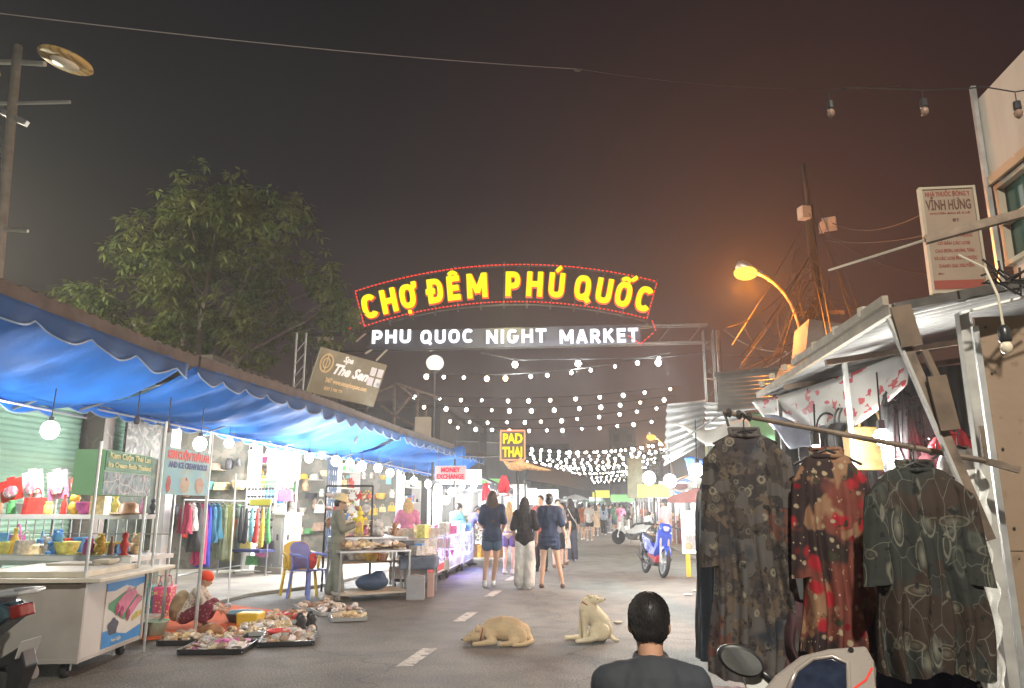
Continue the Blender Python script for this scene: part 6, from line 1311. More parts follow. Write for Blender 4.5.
# ================================================================ MOTORBIKES
def motorbike(loc, rz, label, cm, cm2, lean=0, mirrors=True, group=None):
    b_ = thing('motorbike', label, 'motorbike', loc, rz, group); b_.rotation_euler = (lean, 0, rz)
    for x, nm in ((.62, 'front'), (-.60, 'rear')):
        w_ = MB(); w_.lathe([(.235, -.035), (.275, -.038), (.30, -.018), (.305, 0), (.30, .018), (.275, .038), (.235, .035), (.235, -.035)], (0, 0, 0), 28, Matrix.Rotation(R(90), 3, 'X'))
        wo = w_.build('wheel', MT['rubber'], b_, loc=(x, 0, .305), smooth=True)
        r_ = MB(); r_.lathe([(.215, -.02), (.24, -.022), (.24, .022), (.215, .02), (.215, -.02)], (0, 0, 0), 28, Matrix.Rotation(R(90), 3, 'X'))
        for k in range(5): a = math.tau * k / 5; r_.bar((.03 * math.cos(a), 0, .03 * math.sin(a)), (.22 * math.cos(a + .15), 0, .22 * math.sin(a + .15)), .03, .018, up=(0, 1, 0))
        r_.lathe([(.045, -.05), (.045, .05)], (0, 0, 0), 12, Matrix.Rotation(R(90), 3, 'X')); r_.build('rim', MT['alu'], wo)
    for y in (-.085, .085): mb = MB(); mb.bar((.62, y, .30), (.47, y, .78), .035); mb.build('fork', MT['alu'], b_)
    mb = MB(); mb.prism([(.30, .50), (.54, .60), (.70, .66), (.84, .52), (.80, .61), (.66, .72), (.50, .68), (.42, .60)], .13, Matrix.Translation((0, .065, -.07)) @ Matrix.Rotation(R(90), 4, 'X')); mb.build('front_fender', cm, b_, bevel=.02)
    def pr(name, pts, w_, mat, bev=.03): mb = MB(); mb.prism(pts, w_, Matrix.Translation((0, w_ / 2, 0)) @ Matrix.Rotation(R(90), 4, 'X')); return mb.build(name, mat, b_, bevel=bev)
    pr('leg_shield', [(.30, .38), (.46, .60), (.50, .88), (.42, .98), (.33, .90), (.32, .70), (.18, .45)], .30, cm, .035)
    pr('side_cover', [(-.92, .78), (-.55, .50), (-.10, .40), (.20, .42), (.26, .55), (-.02, .62), (-.15, .74), (-.85, .86)], .20, cm, .03)
    pr('lower_cover', [(-.40, .40), (.25, .26), (.36, .42), (.20, .48), (-.30, .52)], .17, cm2, .02)
    pr('seat', [(-.80, .84), (-.16, .74), (.0, .66), (.03, .72), (-.14, .82), (-.40, .84), (-.78, .90)], .24, MT['black'], .03)
    pr('engine', [(-.15, .20), (.18, .20), (.24, .36), (-.05, .42), (-.2, .36)], .16, MT['dsteel'], .02)
    pr('headlight_cowl', [(.36, .94), (.46, .88), (.54, .98), (.44, 1.10), (.32, 1.08)], .24, cm, .035)
    mb = MB(); mb.sph((.50, 0, .985), (.035, .09, .055), 12); mb.build('headlight', M('headlight_glass', (.5, .52, .55), .1, .2, 0), b_, smooth=True)
    pr('tail_light', [(-.97, .78), (-.90, .76), (-.88, .84), (-.95, .85)], .12, M('tail_red_dark', (.16, .012, .01), .25, 0, .2, 9), .01)
    mb = MB(); mb.tube([(.30, -.36, 1.03), (.36, -.22, 1.05), (.38, 0, 1.04), (.36, .22, 1.05), (.30, .36, 1.03)], .016, 8); mb.tube([(.26, -.40, 1.02), (.32, -.26, 1.045)], .022, 8); mb.tube([(.26, .40, 1.02), (.32, .26, 1.045)], .022, 8); mb.build('handlebar', MT['black'], b_)
    if mirrors:
        for y in (-1, 1):
            mb = MB(); mb.tube([(.35, y * .20, 1.05), (.36, y * .28, 1.17), (.34, y * .34, 1.22)], .008, 6); mb.sph((.34, y * .36, 1.25), (.016, .062, .042), 10); mb.build('mirror', MT['black'], b_)
    mb = MB(); mb.tube([(.05, -.12, .22), (-.40, -.14, .24), (-.50, -.14, .28)], .02, 8); mb.tube([(-.45, -.14, .27), (-.90, -.15, .42)], .045, 10); mb.build('exhaust', MT['dsteel'], b_)
    mb = MB(); mb.tube([(-.55, 0, .86), (-.75, .12, .90), (-.98, .09, .92), (-1.0, 0, .92), (-.98, -.09, .92), (-.75, -.12, .90), (-.55, 0, .86)], .014, 8); mb.build('grab_rail', MT['alu'], b_)
    mb = MB(); mb.prism([(-.62, .42), (-.98, .62), (-1.02, .50), (-.96, .34), (-.90, .32), (-.90, .50)], .10, Matrix.Translation((0, .05, 0)) @ Matrix.Rotation(R(90), 4, 'X')); mb.build('rear_fender', MT['black'], b_, bevel=.01)
    mb = MB(); mb.tube([(.0, .10, .26), (-.06, .30, .01)], .012, 6); mb.build('side_stand', MT['dsteel'], b_)
    mb = MB(); mb.box((-.99, 0, .60), (.008, .15, .10), ry=-.3); mb.build('number_plate', M('plate_grey', (.35, .35, .34), .5, 0, .1, 9), b_)
    return b_
blu = M('paint_blue', (.02, .06, .42), .25, .1, .1, 4, coat=.6); silv = M('paint_silver', (.45, .46, .47), .3, .5, .1, 4, coat=.4); whp = M('paint_white', (.55, .55, .52), .3, 0, .1, 4, coat=.4); dkp = M('paint_black', (.03, .035, .04), .3, 0, .2, 4, coat=.5)
q = G(650, 578); motorbike((q.x + .12, q.y + .62, 0), R(-77), 'blue motorbike leaning on its stand facing the camera', blu, M('paint_red_panel', (.45, .03, .05), .3), R(-9))
q = G(652, 545); motorbike((q.x - .75, q.y + .1, 0), R(150), 'white and black motorbike parked behind the blue one', whp, dkp, R(8))
q = G(668, 537); motorbike((q.x + .1, q.y + 1, 0), R(200), 'far motorbike standing before the right hand stalls', dkp, silv, R(5))
motorbike((-4.33, 4.42, 0), R(176), 'dark motorbike with a pale grab rail at the lower left corner, tail towards the street', M('paint_dark_teal', (.02, .04, .05), .25, 0, .2, 4, coat=.5), silv, R(-4))
# foreground scooter, lower right: rides away from the camera, only its mirror and instrument cowl are in view
fs_ = motorbike((.66, 1.42, 0), R(86), 'silver scooter in the lower right foreground showing its mirror and instrument cowl', M('paint_champagne', (.27, .235, .21), .28, .3, .1, 4, coat=.5), dkp, 0, mirrors=False)
iv = Matrix.Rotation(-R(86), 4, 'Z') @ Matrix.Translation((-.66, -1.42, 0))
cham = M('paint_champagne', None)
def SC(px, py, Y): return iv @ AY(px, py, Y)
ring_o = [(762, 690), (775, 674), (800, 655), (828, 648), (866, 645), (874, 660), (876, 690), (868, 720), (800, 722)]
ring_i = [(788, 690), (796, 671), (812, 659), (832, 656), (848, 664), (849, 690), (840, 710), (800, 710)]
Ya = 1.92
mb = MB(); no_ = len(ring_o)
def pt_(px, py, dY=0): return SC(px, py, Ya + (690 - py) * .0022 + dY)
o_f = [pt_(*p_) for p_ in ring_o]; o_b = [pt_(p_[0], p_[1], .09) + Vector((0, 0, -.05)) for p_ in ring_o]
mb.add(o_f + o_b, [tuple(range(no_)), tuple(range(no_, 2 * no_))] + [(i, (i + 1) % no_, no_ + (i + 1) % no_, no_ + i) for i in range(no_)]); mb.build('instrument_cowl', cham, fs_, bevel=.008)
mb = MB(); g_f = [pt_(px, py, -.010) for px, py in ring_i]; g_b = [pt_(px, py, .004) for px, py in ring_i]; ng = len(ring_i)
mb.add(g_f + g_b, [tuple(range(ng)), tuple(range(ng, 2 * ng))] + [(i, (i + 1) % ng, ng + (i + 1) % ng, ng + i) for i in range(ng)]); gl_p = mb.build('instrument_glass', M('instrument_dark', (.012, .016, .03), .08, 0, .3, 30, spec=.8), fs_, bevel=.003)
mb = MB()
mb.tube([pt_(px, py, -.012) for px, py in ring_i + ring_i[:1]], .006, 8); mb.build('glass_trim', cham, fs_, smooth=True)
mb = MB(); mb.tube([pt_(872, 668, -.004), pt_(866, 680, -.004), pt_(852, 690, -.004)], .0025, 6); mb.build('red_trim', MT['redpl'], fs_)
mb = MB(); mb.lathe([(.007, 0), (.006, .004)], pt_(851, 650, -.008), 8, Matrix.Rotation(R(90), 3, 'Y')); mb.build('screw', MT['black'], fs_)
mc = SC(741, 661, 1.98); mb = MB(); rt = Matrix.Rotation(R(0), 4, 'Z')
ca = SC(722, 653, 1.98); cb_ = SC(760, 669, 1.98); dx_ = (cb_ - ca).normalized()
upv = Vector((0.0, 0, 1)); nv = dx_.cross(upv).normalized(); upv = nv.cross(dx_)
vs = []; 
for lay, (rw, rh, dp) in enumerate(((.9, .9, -.004), (1, 1, .0), (1, 1, .012), (.7, .7, .03), (.2, .2, .036))):
    for i in range(24): a = math.tau * i / 24; vs.append(mc + dx_ * (.058 * rw * math.cos(a)) + upv * (.034 * rh * math.sin(a)) + nv * (-dp if nv.dot(Vector((1, 0, 0))) < 0 else dp))
mb.add(vs, [(l * 24 + i, l * 24 + (i + 1) % 24, (l + 1) * 24 + (i + 1) % 24, (l + 1) * 24 + i) for l in range(4) for i in range(24)] + [tuple(range(24)), tuple(range(96, 120))])
mb.tube([SC(758, 670, 2.0), SC(772, 680, 2.0), SC(790, 706, 2.02)], [.009, .009, .012], 8); mb.build('mirror', MT['black'], fs_, smooth=True)
mb = MB(); sg_ = (-1 if nv.dot(Vector((1, 0, 0))) < 0 else 1)
mb.add([mc + dx_ * (.050 * math.cos(a)) + upv * (.028 * math.sin(a)) - nv * sg_ * .006 for a in [math.tau * i / 24 for i in range(24)]], [tuple(range(24))]); mb.build('mirror_glass', M('mirror_glass', (.5, .52, .5), .06, .9, 0), fs_)
mb = MB(); v4 = [SC(746, 690, 1.99), SC(744, 672, 1.99), SC(770, 678, 2.0), SC(775, 700, 2.0)]; mb.add(v4 + [v + Vector((.04, 0, 0)) for v in v4], [(0, 1, 2, 3), (7, 6, 5, 4), (0, 1, 5, 4), (1, 2, 6, 5), (2, 3, 7, 6), (3, 0, 4, 7)]); mb.build('brake_reservoir', whp, fs_, bevel=.006)
for c in list(bpy.data.objects):
    if c.parent == fs_ and c.name.split('.')[0] in ('headlight_cowl', 'handlebar', 'leg_shield', 'headlight', 'seat', 'side_cover', 'grab_rail', 'tail_light'):
        if c.name.split('.')[0] in ('headlight_cowl', 'handlebar', 'headlight', 'leg_shield'): bpy.data.objects.remove(c)
# ================================================================ ICE CREAM CART
ct = thing('ice_cream_cart', 'steel ice cream roll cart with pink rolls printed on its side', 'food cart', (-4.35, 6.15, 0), R(9.2))
cartst = M('cart_steel', (.50, .47, .44), .38, .45, .12, 3, .05); cartw = M('cart_panel', (.55, .54, .52), .45, .05, .08, 2)
mb = MB(); mb.box((-.52, .62, .46), (1.02, 1.2, .62)); mb.build('body', cartst, ct, bevel=.008)
mb = MB(); mb.box((-.004, .62, .46), (.02, 1.17, .60)); mb.build('side_panel', cartw, ct)
mb = MB()
for y in (.02, 1.23): mb.box((-.0, y, .46), (.045, .03, .66))
mb.box((-1.03, .02, .46), (.03, .03, .66)); mb.box((-.52, .01, .15), (1.04, .03, .03)); mb.box((0, .62, .145), (.03, 1.2, .03)); mb.build('frame', cartst, ct)
mb = MB(); mb.box((-.46, .74, .80), (1.26, 1.62, .035)); mb.box((-.5, .6, .84), (.95, 1.05, .05)); mb.build('counter', M('counter_top', (.58, .54, .44), .5, .1, .15, 5), ct, bevel=.006)
mb = MB(); mb.box((-.5, .95, .875), (.5, .35, .02)); mb.box((-.25, .9, .90), (.16, .22, .03)); mb.build('lids', MT['cream'], ct, bevel=.005)
mb = MB(); pass
for x_, y_ in ((0, .02), (0, 1.05), (-1.0, .02)): mb = MB(); mb.tube([(x_, y_, .78), (x_, y_, 1.98)], .015, 8); mb.build('canopy_post', MT['alu'], ct)
for x, y in ((-.12, .12), (-.12, 1.12), (-.95, .12), (-.95, 1.12)):
    wq = MB(); wq.lathe([(.03, -.02), (.065, -.022), (.07, 0), (.065, .022), (.03, .02)], (x, y, .07), 16, Matrix.Rotation(R(90), 3, 'Y')); wc_ = wq.build('wheel', MT['rubber'], ct, smooth=True)
    mb = MB(); mb.bar((x - .035, y, .06), (x - .035, y, .15), .03, .006); mb.bar((x + .035, y, .06), (x + .035, y, .15), .03, .006); mb.build('caster_fork', MT['steel'], wc_)
# printed graphic on the side (flat print in the real world too)
mb = MB(); gx = .008
def gp(u, v, d=0): return (gx + d, .42 + .78 * u, .17 + .56 * v)
def poly(pts, d, mat, nm): m = MB(); vs = [gp(u, v, d) for u, v in pts]; m.add(vs, [tuple(range(len(vs)))]); return m.build(nm, mat, ct)
pb = M('print_blue', (.03, .22, .55), .5, 0, .1, 8); pw_m = M('print_white', (.60, .60, .56), .5, 0, .05, 8)
poly([(0, 0), (1, 0), (1, 1), (0, 1)], .002, pw_m, 'print_ground')
poly([(0, 0), (1, .0), (1, .20), (.85, .17), (.6, .12), (.4, .17), (.2, .26), (0, .26)], .004, pb, 'print_wave')
poly([(0, .88), (.2, .86), (.5, .92), (.75, .85), (1, .90), (1, 1), (0, 1)], .004, pb, 'print_top_band')
poly([(.08, .60), (.5, .36), (.98, .60), (.98, .66), (.55, .84), (.08, .68)], .004, M('print_green', (.06, .26, .12), .5, 0, .2, 8), 'print_tray')
m = MB()
roll = M('print_pink', (.55, .16, .28), .45, 0, .15, 9); roll2 = M('print_magenta', (.33, .03, .10), .5, 0, .1, 9)
for k, (u, v) in enumerate(((.30, .56), (.42, .50), (.60, .42))):
    a = gp(u, v, .006); L_ = (.45, .48, .42)[k]
    q0 = Vector((u, v)); q1 = q0 + Vector((L_ * .72, L_ * .62)); nrm = Vector((-.62, .72)).normalized() * .075
    poly([tuple(q0 - nrm), tuple(q1 - nrm), tuple(q1 + nrm * .8), tuple(q0 + nrm)], .006 + k * .001, roll, 'print_roll')
    mm = MB(); mm.add([gp(u + .062 * math.cos(t_) * .8, v + .10 * math.sin(t_), .008 + k * .001) for t_ in [math.tau * i / 20 for i in range(20)]], [tuple(range(20))]); mm.build('print_roll_end', roll2, ct)
    mm = MB(); mm.tube([gp(u + .006 * t_ * math.cos(t_), v + .0095 * t_ * math.sin(t_), .010 + k * .001) for t_ in [i * .5 for i in range(16)]], .004, 4); mm.build('print_spiral', roll, ct)
mm = MB(); mm.add([gp(.24 + .13 * math.cos(t_) * (1 + .12 * math.sin(5 * t_)), .30 + .13 * math.sin(t_) * (1 + .12 * math.sin(5 * t_)), .006) for t_ in [math.tau * i / 24 for i in range(24)]], [tuple(range(24))]); mm.build('print_berries', M('print_berry', (.05, .05, .08), .5, 0, .5, 40), ct)
poly([(.72, .28), (1, .36), (1, .44), (.8, .42), (.7, .36)], .005, M('print_yellow', (.5, .42, .12), .5, 0, .3, 20), 'print_fruit')
text('Kem Cuộn', .03, pw_m, ct, gp(.35, .06, .006), (R(90), 0, R(90)), .002, .001)
text('Thai Lan Ice Cream', .022, M('print_grey', (.3, .35, .38), .5, 0, 0), ct, gp(.62, .80, .006), (R(90), R(-8), R(90)), .002, 0)
# green sign box on top of the cart
mb = MB(); mb.box((-.12, .60, 1.715), (.26, 1.0, .40)); mb.build('sign_box', M('sign_light_green', (.26, .50, .30), .5, 0, .06, 3), ct)
gsg = M('sign_deep_green', (.02, .17, .08), .5, 0, .06, 3)
mb = MB(); mb.box((.014, .60, 1.82), (.008, .98, .18)); mb.build('sign_header', gsg, ct)
mb = MB(); mb.box((.014, .60, 1.62), (.008, .98, .20)); mb.build('sign_photos', pattern('sign_photo_strip', (.20, .30, .34), [('cell', 9, .4, .15, (.45, .40, .42)), ('noise', 14, .5, .6, (.12, .12, .14)), ('edge', 5, .03, .0, (.6, .6, .6))], .5), ct)
yt = M('sign_yellow_text', (.62, .60, .28), .5, 0, 0)
for s, z, w_ in (('Kem Cuộn Thái Lan', 1.845, .86), ('Ice Cream Rolls Thailand', 1.765, .90)):
    o = text(s, .052 if z > 1.8 else .045, yt, ct, (.022, .60, z), (R(90), 0, R(90)), .003, .002); o.scale.x = w_ / o.dimensions.x
# blue banner on its own frame
bbn = thing('ice_cream_banner', 'light blue ice cream sign with red heading hanging between two thin posts', 'sign', (-4.52, 7.45, 0), R(4))
mb = MB(); mb.box((0, .52, 1.79), (.03, 1.06, .50)); mb.build('panel', pattern('banner_sky', (.26, .52, .62), [('noise', 1.5, .4, .6, (.40, .62, .64)), ('noise', 4, .60, .75, (.42, .42, .36))], .5), bbn)
rt_ = M('banner_red_text', (.60, .06, .05), .5, 0, 0, emit=.1); nt_ = M('banner_navy_text', (.04, .07, .25), .5, 0, 0)
o = text('KEM CUỘN THÁI LAN', .08, rt_, bbn, (.018, .53, 1.925), (R(90), 0, R(90)), .003, .006); o.scale.x = .98 / o.dimensions.x
o = text('AND ICE CREAM ROLLS', .06, nt_, bbn, (.018, .53, 1.83), (R(90), 0, R(90)), .003, .004); o.scale.x = .92 / o.dimensions.x
for k, (y, c1, c2) in enumerate(((.10, 'redpl', None), (.47, None, None), (.83, None, None))):
    mm = MB(); mm.add([(.018, y + (.11 if k else .05) * math.cos(t_) * (1 + .1 * math.sin(6 * t_)), 1.65 + .09 * math.sin(t_)) for t_ in [math.tau * i / 24 for i in range(24)]], [tuple(range(24))]); mm.build('print_scoop', pattern('scoop%d' % k, ((.4, .08, .06), (.55, .45, .36), (.5, .32, .25))[k], [('cell', 16, .35, .2, ((.5, .1, .08), (.10, .06, .05), (.45, .25, .2))[k])], .5), bbn)
    if k: mm = MB(); mm.add([(.021, y - .07, 1.64), (.021, y + .07, 1.64), (.021, y + .045, 1.56), (.021, y - .045, 1.56)], [(0, 1, 2, 3)]); mm.build('print_cup', MT['cream'], bbn)
mb = MB(); mb.tube([(0, 1.09, .0), (0, 1.09, 2.3)], .02, 6); mb.tube([(0, -.03, 0), (0, -.03, 2.3)], .014, 6); mb.build('posts', MT['alu'], bbn)
wp = thing('white_column', 'white square column behind the ice cream signs', 'column', AX(158, 585, -8.05) * 1 - Vector((0, 0, 0)))
wp.location.z = 0; mb = MB(); mb.box((0, 0, 1.6), (.16, .34, 3.2)); mb.build('shaft', MT['white'], wp); mb = MB(); mb.box((0, 0, .15), (.2, .38, .3)); mb.build('plinth', MT['cream'], wp)
dp = thing('dark_foliage_panel', 'dark green mural panel between the toy shelf and the column', 'wall panel', (-8.15, 12.2, 0))
mb = MB(); mb.box((0, .35, 1.5), (.05, 1.3, 1.7)); mb.build('panel', pattern('mural_green', (.06, .08, .06), [('cell', 4, .3, .2, (.11, .14, .09)), ('noise', 7, .5, .6, (.04, .05, .04))], .6), dp)
# styrofoam box
sb = thing('foam_box', 'cream foam box standing on a crate beside the cart, far left', 'box', (-4.85, 5.35, 0), R(8))
mb = MB(); mb.box((0, 0, .53), (.55, .40, .34), taper=1.06); mb.build('box_body', MT['cream'], sb, bevel=.012); mb = MB(); mb.box((0, 0, .72), (.62, .47, .05)); mb.build('lid', MT['cream'], sb, bevel=.012)
cr_ = thing('plastic_crate', 'grey plastic crate under the foam box', 'crate', (-4.85, 5.35, 0), R(8))
mb = MB(); mb.box((0, 0, .17), (.5, .36, .33)); 
for z in (.08, .17, .26): mb.box((0, -.182, z), (.42, .01, .04))
mb.build('crate_body', M('crate_grey', (.25, .25, .26), .6, 0, .1, 6), cr_, bevel=.008)
# toy shelf behind the cart
tsx = thing('toy_shelf', 'white two level stand crowded with toys behind the ice cream cart', 'shelf', (-6.6, 8.25, 0), R(-4))
mb = MB(); mb.box((0, 0, .86), (3.3, .75, .05)); mb.build('lower_shelf', MT['white'], tsx); mb = MB(); mb.box((-.15, .28, 1.30), (3.0, .35, .05)); mb.build('upper_shelf', MT['white'], tsx)
mb = MB(); mb.box((0, -.36, .84), (3.3, .02, .12)); mb.build('front_rail', MT['alu'], tsx)
for x in (-1.6, 0, 1.6): mb = MB(); mb.tube([(x, .35, 0), (x, .35, 1.75)], .018, 6); mb.tube([(x, -.33, 0), (x, -.33, .85)], .018, 6); mb.build('stand_post', MT['steel'], tsx)
mb = MB()
for k in range(24): mb.bar((-1.5 + k * .125, .36, .9), (-1.5 + k * .125, .36, 1.28), .012)
mb.bar((-1.6, .36, 1.1), (1.6, .36, 1.1), .012); mb.build('wire_back', MT['steel'], tsx)
KT = ['plush_toy', 'plush_toy', 'figurine', 'jar', 'starfish', 'box', 'bottle', 'handbag', 'basket', 'hat']
for row, (yy, zz, nm, n_) in enumerate(((-.22, .887, 'front row of the lower', 22), (.05, .887, 'back row of the lower', 17), (.27, 1.327, 'upper', 17))):
    for k in range(n_):
        x = -1.5 + 3.0 * (k + .5) / n_ + rnd.uniform(-.03, .03); ci = rnd.randrange(13); kd = rnd.choice(KT); sc_ = {'figurine': 1.5, 'starfish': 1.4}.get(kd, 1.0)
        a = R(-4); wx = -6.6 + math.cos(a) * x - math.sin(a) * yy; wy = 8.25 + math.sin(a) * x + math.cos(a) * yy
        good(kd, (wx, wy, zz), ci, '%s %s, no. %d in the %s toy shelf' % (CN[ci], kd.replace('_', ' '), k + 1, nm), 'goods on the toy shelf', sc_ * rnd.uniform(.8, 1.25))
# blister toy packs hanging above
for k, (px, py, w_, h_, ci) in enumerate(((12, 490, .3, .26, 0), (33, 485, .26, .34, 4), (58, 485, .26, .34, 6), (76, 484, .12, .16, 0), (100, 486, .2, .22, 2))):
    p = AY(px, py, 8.6); mb = MB(); mb.box((0, 0, 0), (w_, .02, h_)); mb.box((0, 0, h_ / 2 + .015), (w_ * .35, .018, .03)); mb.k = 1
    mb.sph((0, -.03, -h_ * .1), (w_ * .36, .035, h_ * .3), 8)
    o = mb.build('toy_pack', [PM[ci], pattern('toy_mix', (.5, .2, .3), [('cell', 30, .4, .2, (.1, .45, .2)), ('noise', 25, .5, .55, (.7, .65, .6))], .3)], loc=p, rot=(0, rnd.uniform(-.35, .35), 0)); tag(o, '%s carded toy hanging above the toy shelf, %s from the left' % (CN[ci], ORD[k]), 'toy')
# clothes rack with dresses
rk = thing('clothes_rack', 'rack of hanging dresses beside the white column', 'clothes rack', (-7.6, 13.9, 0))
mb = MB(); mb.tube([(0, -.6, 0), (0, -.6, 1.55), (0, 1.9, 1.55), (0, 1.9, 0)], .018, 8); mb.tube([(0, -.6, .2), (0, 1.9, .2)], .014, 6); mb.build('rack_frame', MT['steel'], rk)
for k, (y, c_, Ln, cn_) in enumerate(((13.4, (.35, .04, .08), .55, 'dark red'), (13.6, (.55, .55, .52), .5, 'white'), (13.8, (.05, .05, .05), .9, 'black'), (14.0, (.62, .05, .16), 1.15, 'crimson'), (14.15, (.03, .05, .42), 1.2, 'royal blue'), (14.35, (.03, .14, .22), .75, 'teal'), (14.55, (.03, .15, .22), .7, 'petrol'), (14.8, (.20, .24, .14), 1.1, 'olive'), (15.1, (.30, .32, .12), 1.15, 'mustard green'), (15.35, (.09, .12, .10), 1.0, 'dark green'))):
    garment((-7.6, y, 1.50), .34, .40, Ln, cloth_m('rack%d' % k, c_), cn_ + ' dress hanging on the rack beside the white column', 'hanging_dress', sleeve=.18 if k % 2 else 0, rz=R(-35), seed=50 + k, cat='dress', slv_w=.07, group='dresses on the rack')
# hat / toy stall with yellow header and rows of socks and dolls
ys_ = thing('souvenir_stand', 'stand with a yellow header and dark counter hung with striped toys', 'display stand', (-7.3, 15.2, 0), R(-25))
mb = MB(); mb.box((0, 0, .55), (1.5, .4, .05)); mb.build('shelf_board', M('navy_board', (.04, .05, .16), .6, 0, .1, 5), ys_); mb = MB(); mb.box((.45, 0, 1.52), (.62, .04, .12)); mb.build('yellow_header', M('header_yellow', (.65, .60, .05), .5, 0, 0), ys_)
mb = MB()
for x in (-.74, .74): mb.tube([(x, 0, 0), (x, 0, 1.6)], .016, 6)
mb.tube([(-.74, 0, 1.45), (.74, 0, 1.45)], .012, 6); mb.build('stand_frame', MT['steel'], ys_)
strp = pattern('red_white_stripes', (.62, .60, .58), [('wave', 5, .5, .52, (.55, .04, .05), (.01, .01, 1))], .7)
for k in range(9):
    x = -.66 + k * .165; a = R(-25); wx, wy = -7.3 + math.cos(a) * x + .06, 15.2 + math.sin(a) * x - .06
    mt_, cn_ = ((strp, 'red and white striped'), (strp, 'red and white banded'), (PM[0], 'red'), (PM[8], 'black'), (PM[8], 'glossy black'), (PM[10], 'turquoise'), (PM[0], 'scarlet'), (PM[1], 'ochre'), (PM[5], 'green'))[k]
    mb = MB(); chain(mb, [(0, 0, 1.38), (0, 0, 1.0), (rnd.uniform(-.03, .03), 0, rnd.uniform(.62, .8))], [.03, .05, .06], 8); tag(remeshed(mb, 'hanging_doll', mt_, .02, 1, None, (wx, wy, 0)), '%s plush doll, %s from the left on the yellow headed stand' % (cn_, ORD[k]), 'doll', 'dolls hung on the yellow headed stand')
# sunglasses stand on castors
sg = thing('sunglasses_rack', 'white wire rack on castors hung with sunglasses and trinkets', 'display rack', (-7.15, 15.6, 0), R(-15))
mb = MB(); 
for x in (-.38, .38): mb.tube([(x, 0, .1), (x, 0, 2.0)], .016, 6)
mb.tube([(-.38, 0, 2.0), (.38, 0, 2.0)], .016, 6); mb.tube([(-.42, -.2, .1), (-.42, .2, .1)], .018, 6); mb.tube([(.42, -.2, .1), (.42, .2, .1)], .018, 6); mb.tube([(-.42, 0, .1), (.42, 0, .1)], .018, 6); mb.build('rack_frame', MT['white'], sg)
mb = MB()
for i in range(9): mb.tube([(-.36 + i * .09, -.02, .5), (-.36 + i * .09, -.02, 1.9)], .004, 4)
for i in range(15): mb.tube([(-.38, -.02, .5 + i * .1), (.38, -.02, .5 + i * .1)], .004, 4)
mb.build('wire_grid', MT['white'], sg)
for x in (-.42, .42):
    for y in (-.2, .2): mb = MB(); mb.sph((x, y, .045), (.02, .045, .045), 8); mb.build('castor', MT['black'], sg)
def shades(loc, ci, label):
    mb = MB(); mb.sph((-.035, 0, 0), (.032, .006, .024), 8); mb.sph((.035, 0, 0), (.032, .006, .024), 8); mb.bar((-.01, 0, .008), (.01, 0, .008), .006); mb.bar((-.07, 0, .01), (-.07, .1, .01), .006); mb.bar((.07, 0, .01), (.07, .1, .01), .006)
    return mb
mb = shades(0, 0, 0); o = mb.build('sunglasses', PM[8]); shm = o.data; bpy.data.objects.remove(o)
for r_ in range(6):
    for c_ in range(4):
        x = -.28 + c_ * .18; a = R(-15); o = bpy.data.objects.new('sunglasses', shm); col.objects.link(o); o.location = (-7.15 + math.cos(a) * x + .01, 15.6 + math.sin(a) * x - .06, 1.0 + r_ * .16); o.rotation_euler = (rnd.uniform(-.2, .2), 0, a + rnd.uniform(-.3, .3)); o.scale = (1.25,) * 3
        tag(o, 'sunglasses in the %s row, %s from the left on the wire rack' % (ORD[r_], ORD[c_]), 'sunglasses', 'sunglasses on the wire rack')
mb = MB(); mb.tube([(.11 * math.cos(a), 0, .13 * math.sin(a)) for a in [math.tau * i / 20 for i in range(21)]], .014, 5); mb.tube([(-.08, 0, -.08), (.08, 0, .08)], .014, 5); mb.tube([(-.08, 0, .08), (.08, 0, -.08)], .014, 5)
tag(mb.build('white_wreath', MT['white'], loc=(-7.18, 15.5, .85)), 'white ring ornament hanging low on the sunglasses rack', 'ornament')
for k, (px, py, ci) in enumerate(((245, 545, 11), (268, 545, 8), (262, 552, 6), (252, 560, 5))):
    p = AY(px, py, 15.4); good('handbag', p - Vector((0, 0, .1)), ci, CN[ci] + ' pouch hanging under the sunglasses rack', 'pouches under the sunglasses rack', 1.1, 0)
# handbags hung on the lit wall
for k in range(8):
    px = 246 + (k % 4) * 13; py = 487 + (k // 4) * 14; p = AY(px, py, 16.8); ci = (3, 1, 5, 9, 8, 3, 2, 12)[k]
    good('handbag', p, ci, '%s bag hung over the sunglasses rack, %s from the left in the %s row' % (CN[ci], ORD[k % 4], ['upper', 'lower'][k // 4]), 'bags hung over the sunglasses rack', 1.5, 0)
# electrical cabinet
cbn = thing('electrical_cabinet', 'grey metal electrical cabinet on a concrete plinth', 'electrical cabinet', (-6.75, 15.75, 0), R(-22))
cabm = M('cabinet_grey', (.42, .44, .43), .5, .1, .1, 3, .05)
mb = MB(); mb.box((0, 0, .72), (.72, .50, 1.06)); mb.build('cabinet_body', cabm, cbn, bevel=.01); mb = MB(); mb.box((0, 0, 1.28), (.78, .56, .06), taper=.96); mb.build('lid', cabm, cbn, bevel=.008)
mb = MB(); mb.box((0, 0, .10), (.78, .58, .20)); mb.build('plinth', conc, cbn, bevel=.01)
mb = MB(); mb.box((.365, 0, .72), (.012, .42, .94)); d_ = mb.build('door', M('cabinet_door', (.50, .51, .50), .5, .1, .06, 3), cbn, bevel=.004); mb = MB(); mb.box((.38, -.14, .80), (.02, .03, .12)); mb.build('handle', MT['dsteel'], d_)
mb = MB(); mb.box((0, -.255, .72), (.60, .012, .92)); d_ = mb.build('door', cabm, cbn, bevel=.004); mb = MB(); mb.box((.2, -.27, .80), (.03, .02, .12)); mb.build('handle', MT['dsteel'], d_)
mb = MB(); mb.box((.375, .05, .98), (.006, .12, .07)); mb.build('warning_label', M('warning_yellow', (.65, .55, .1), .5, 0, 0), cbn)
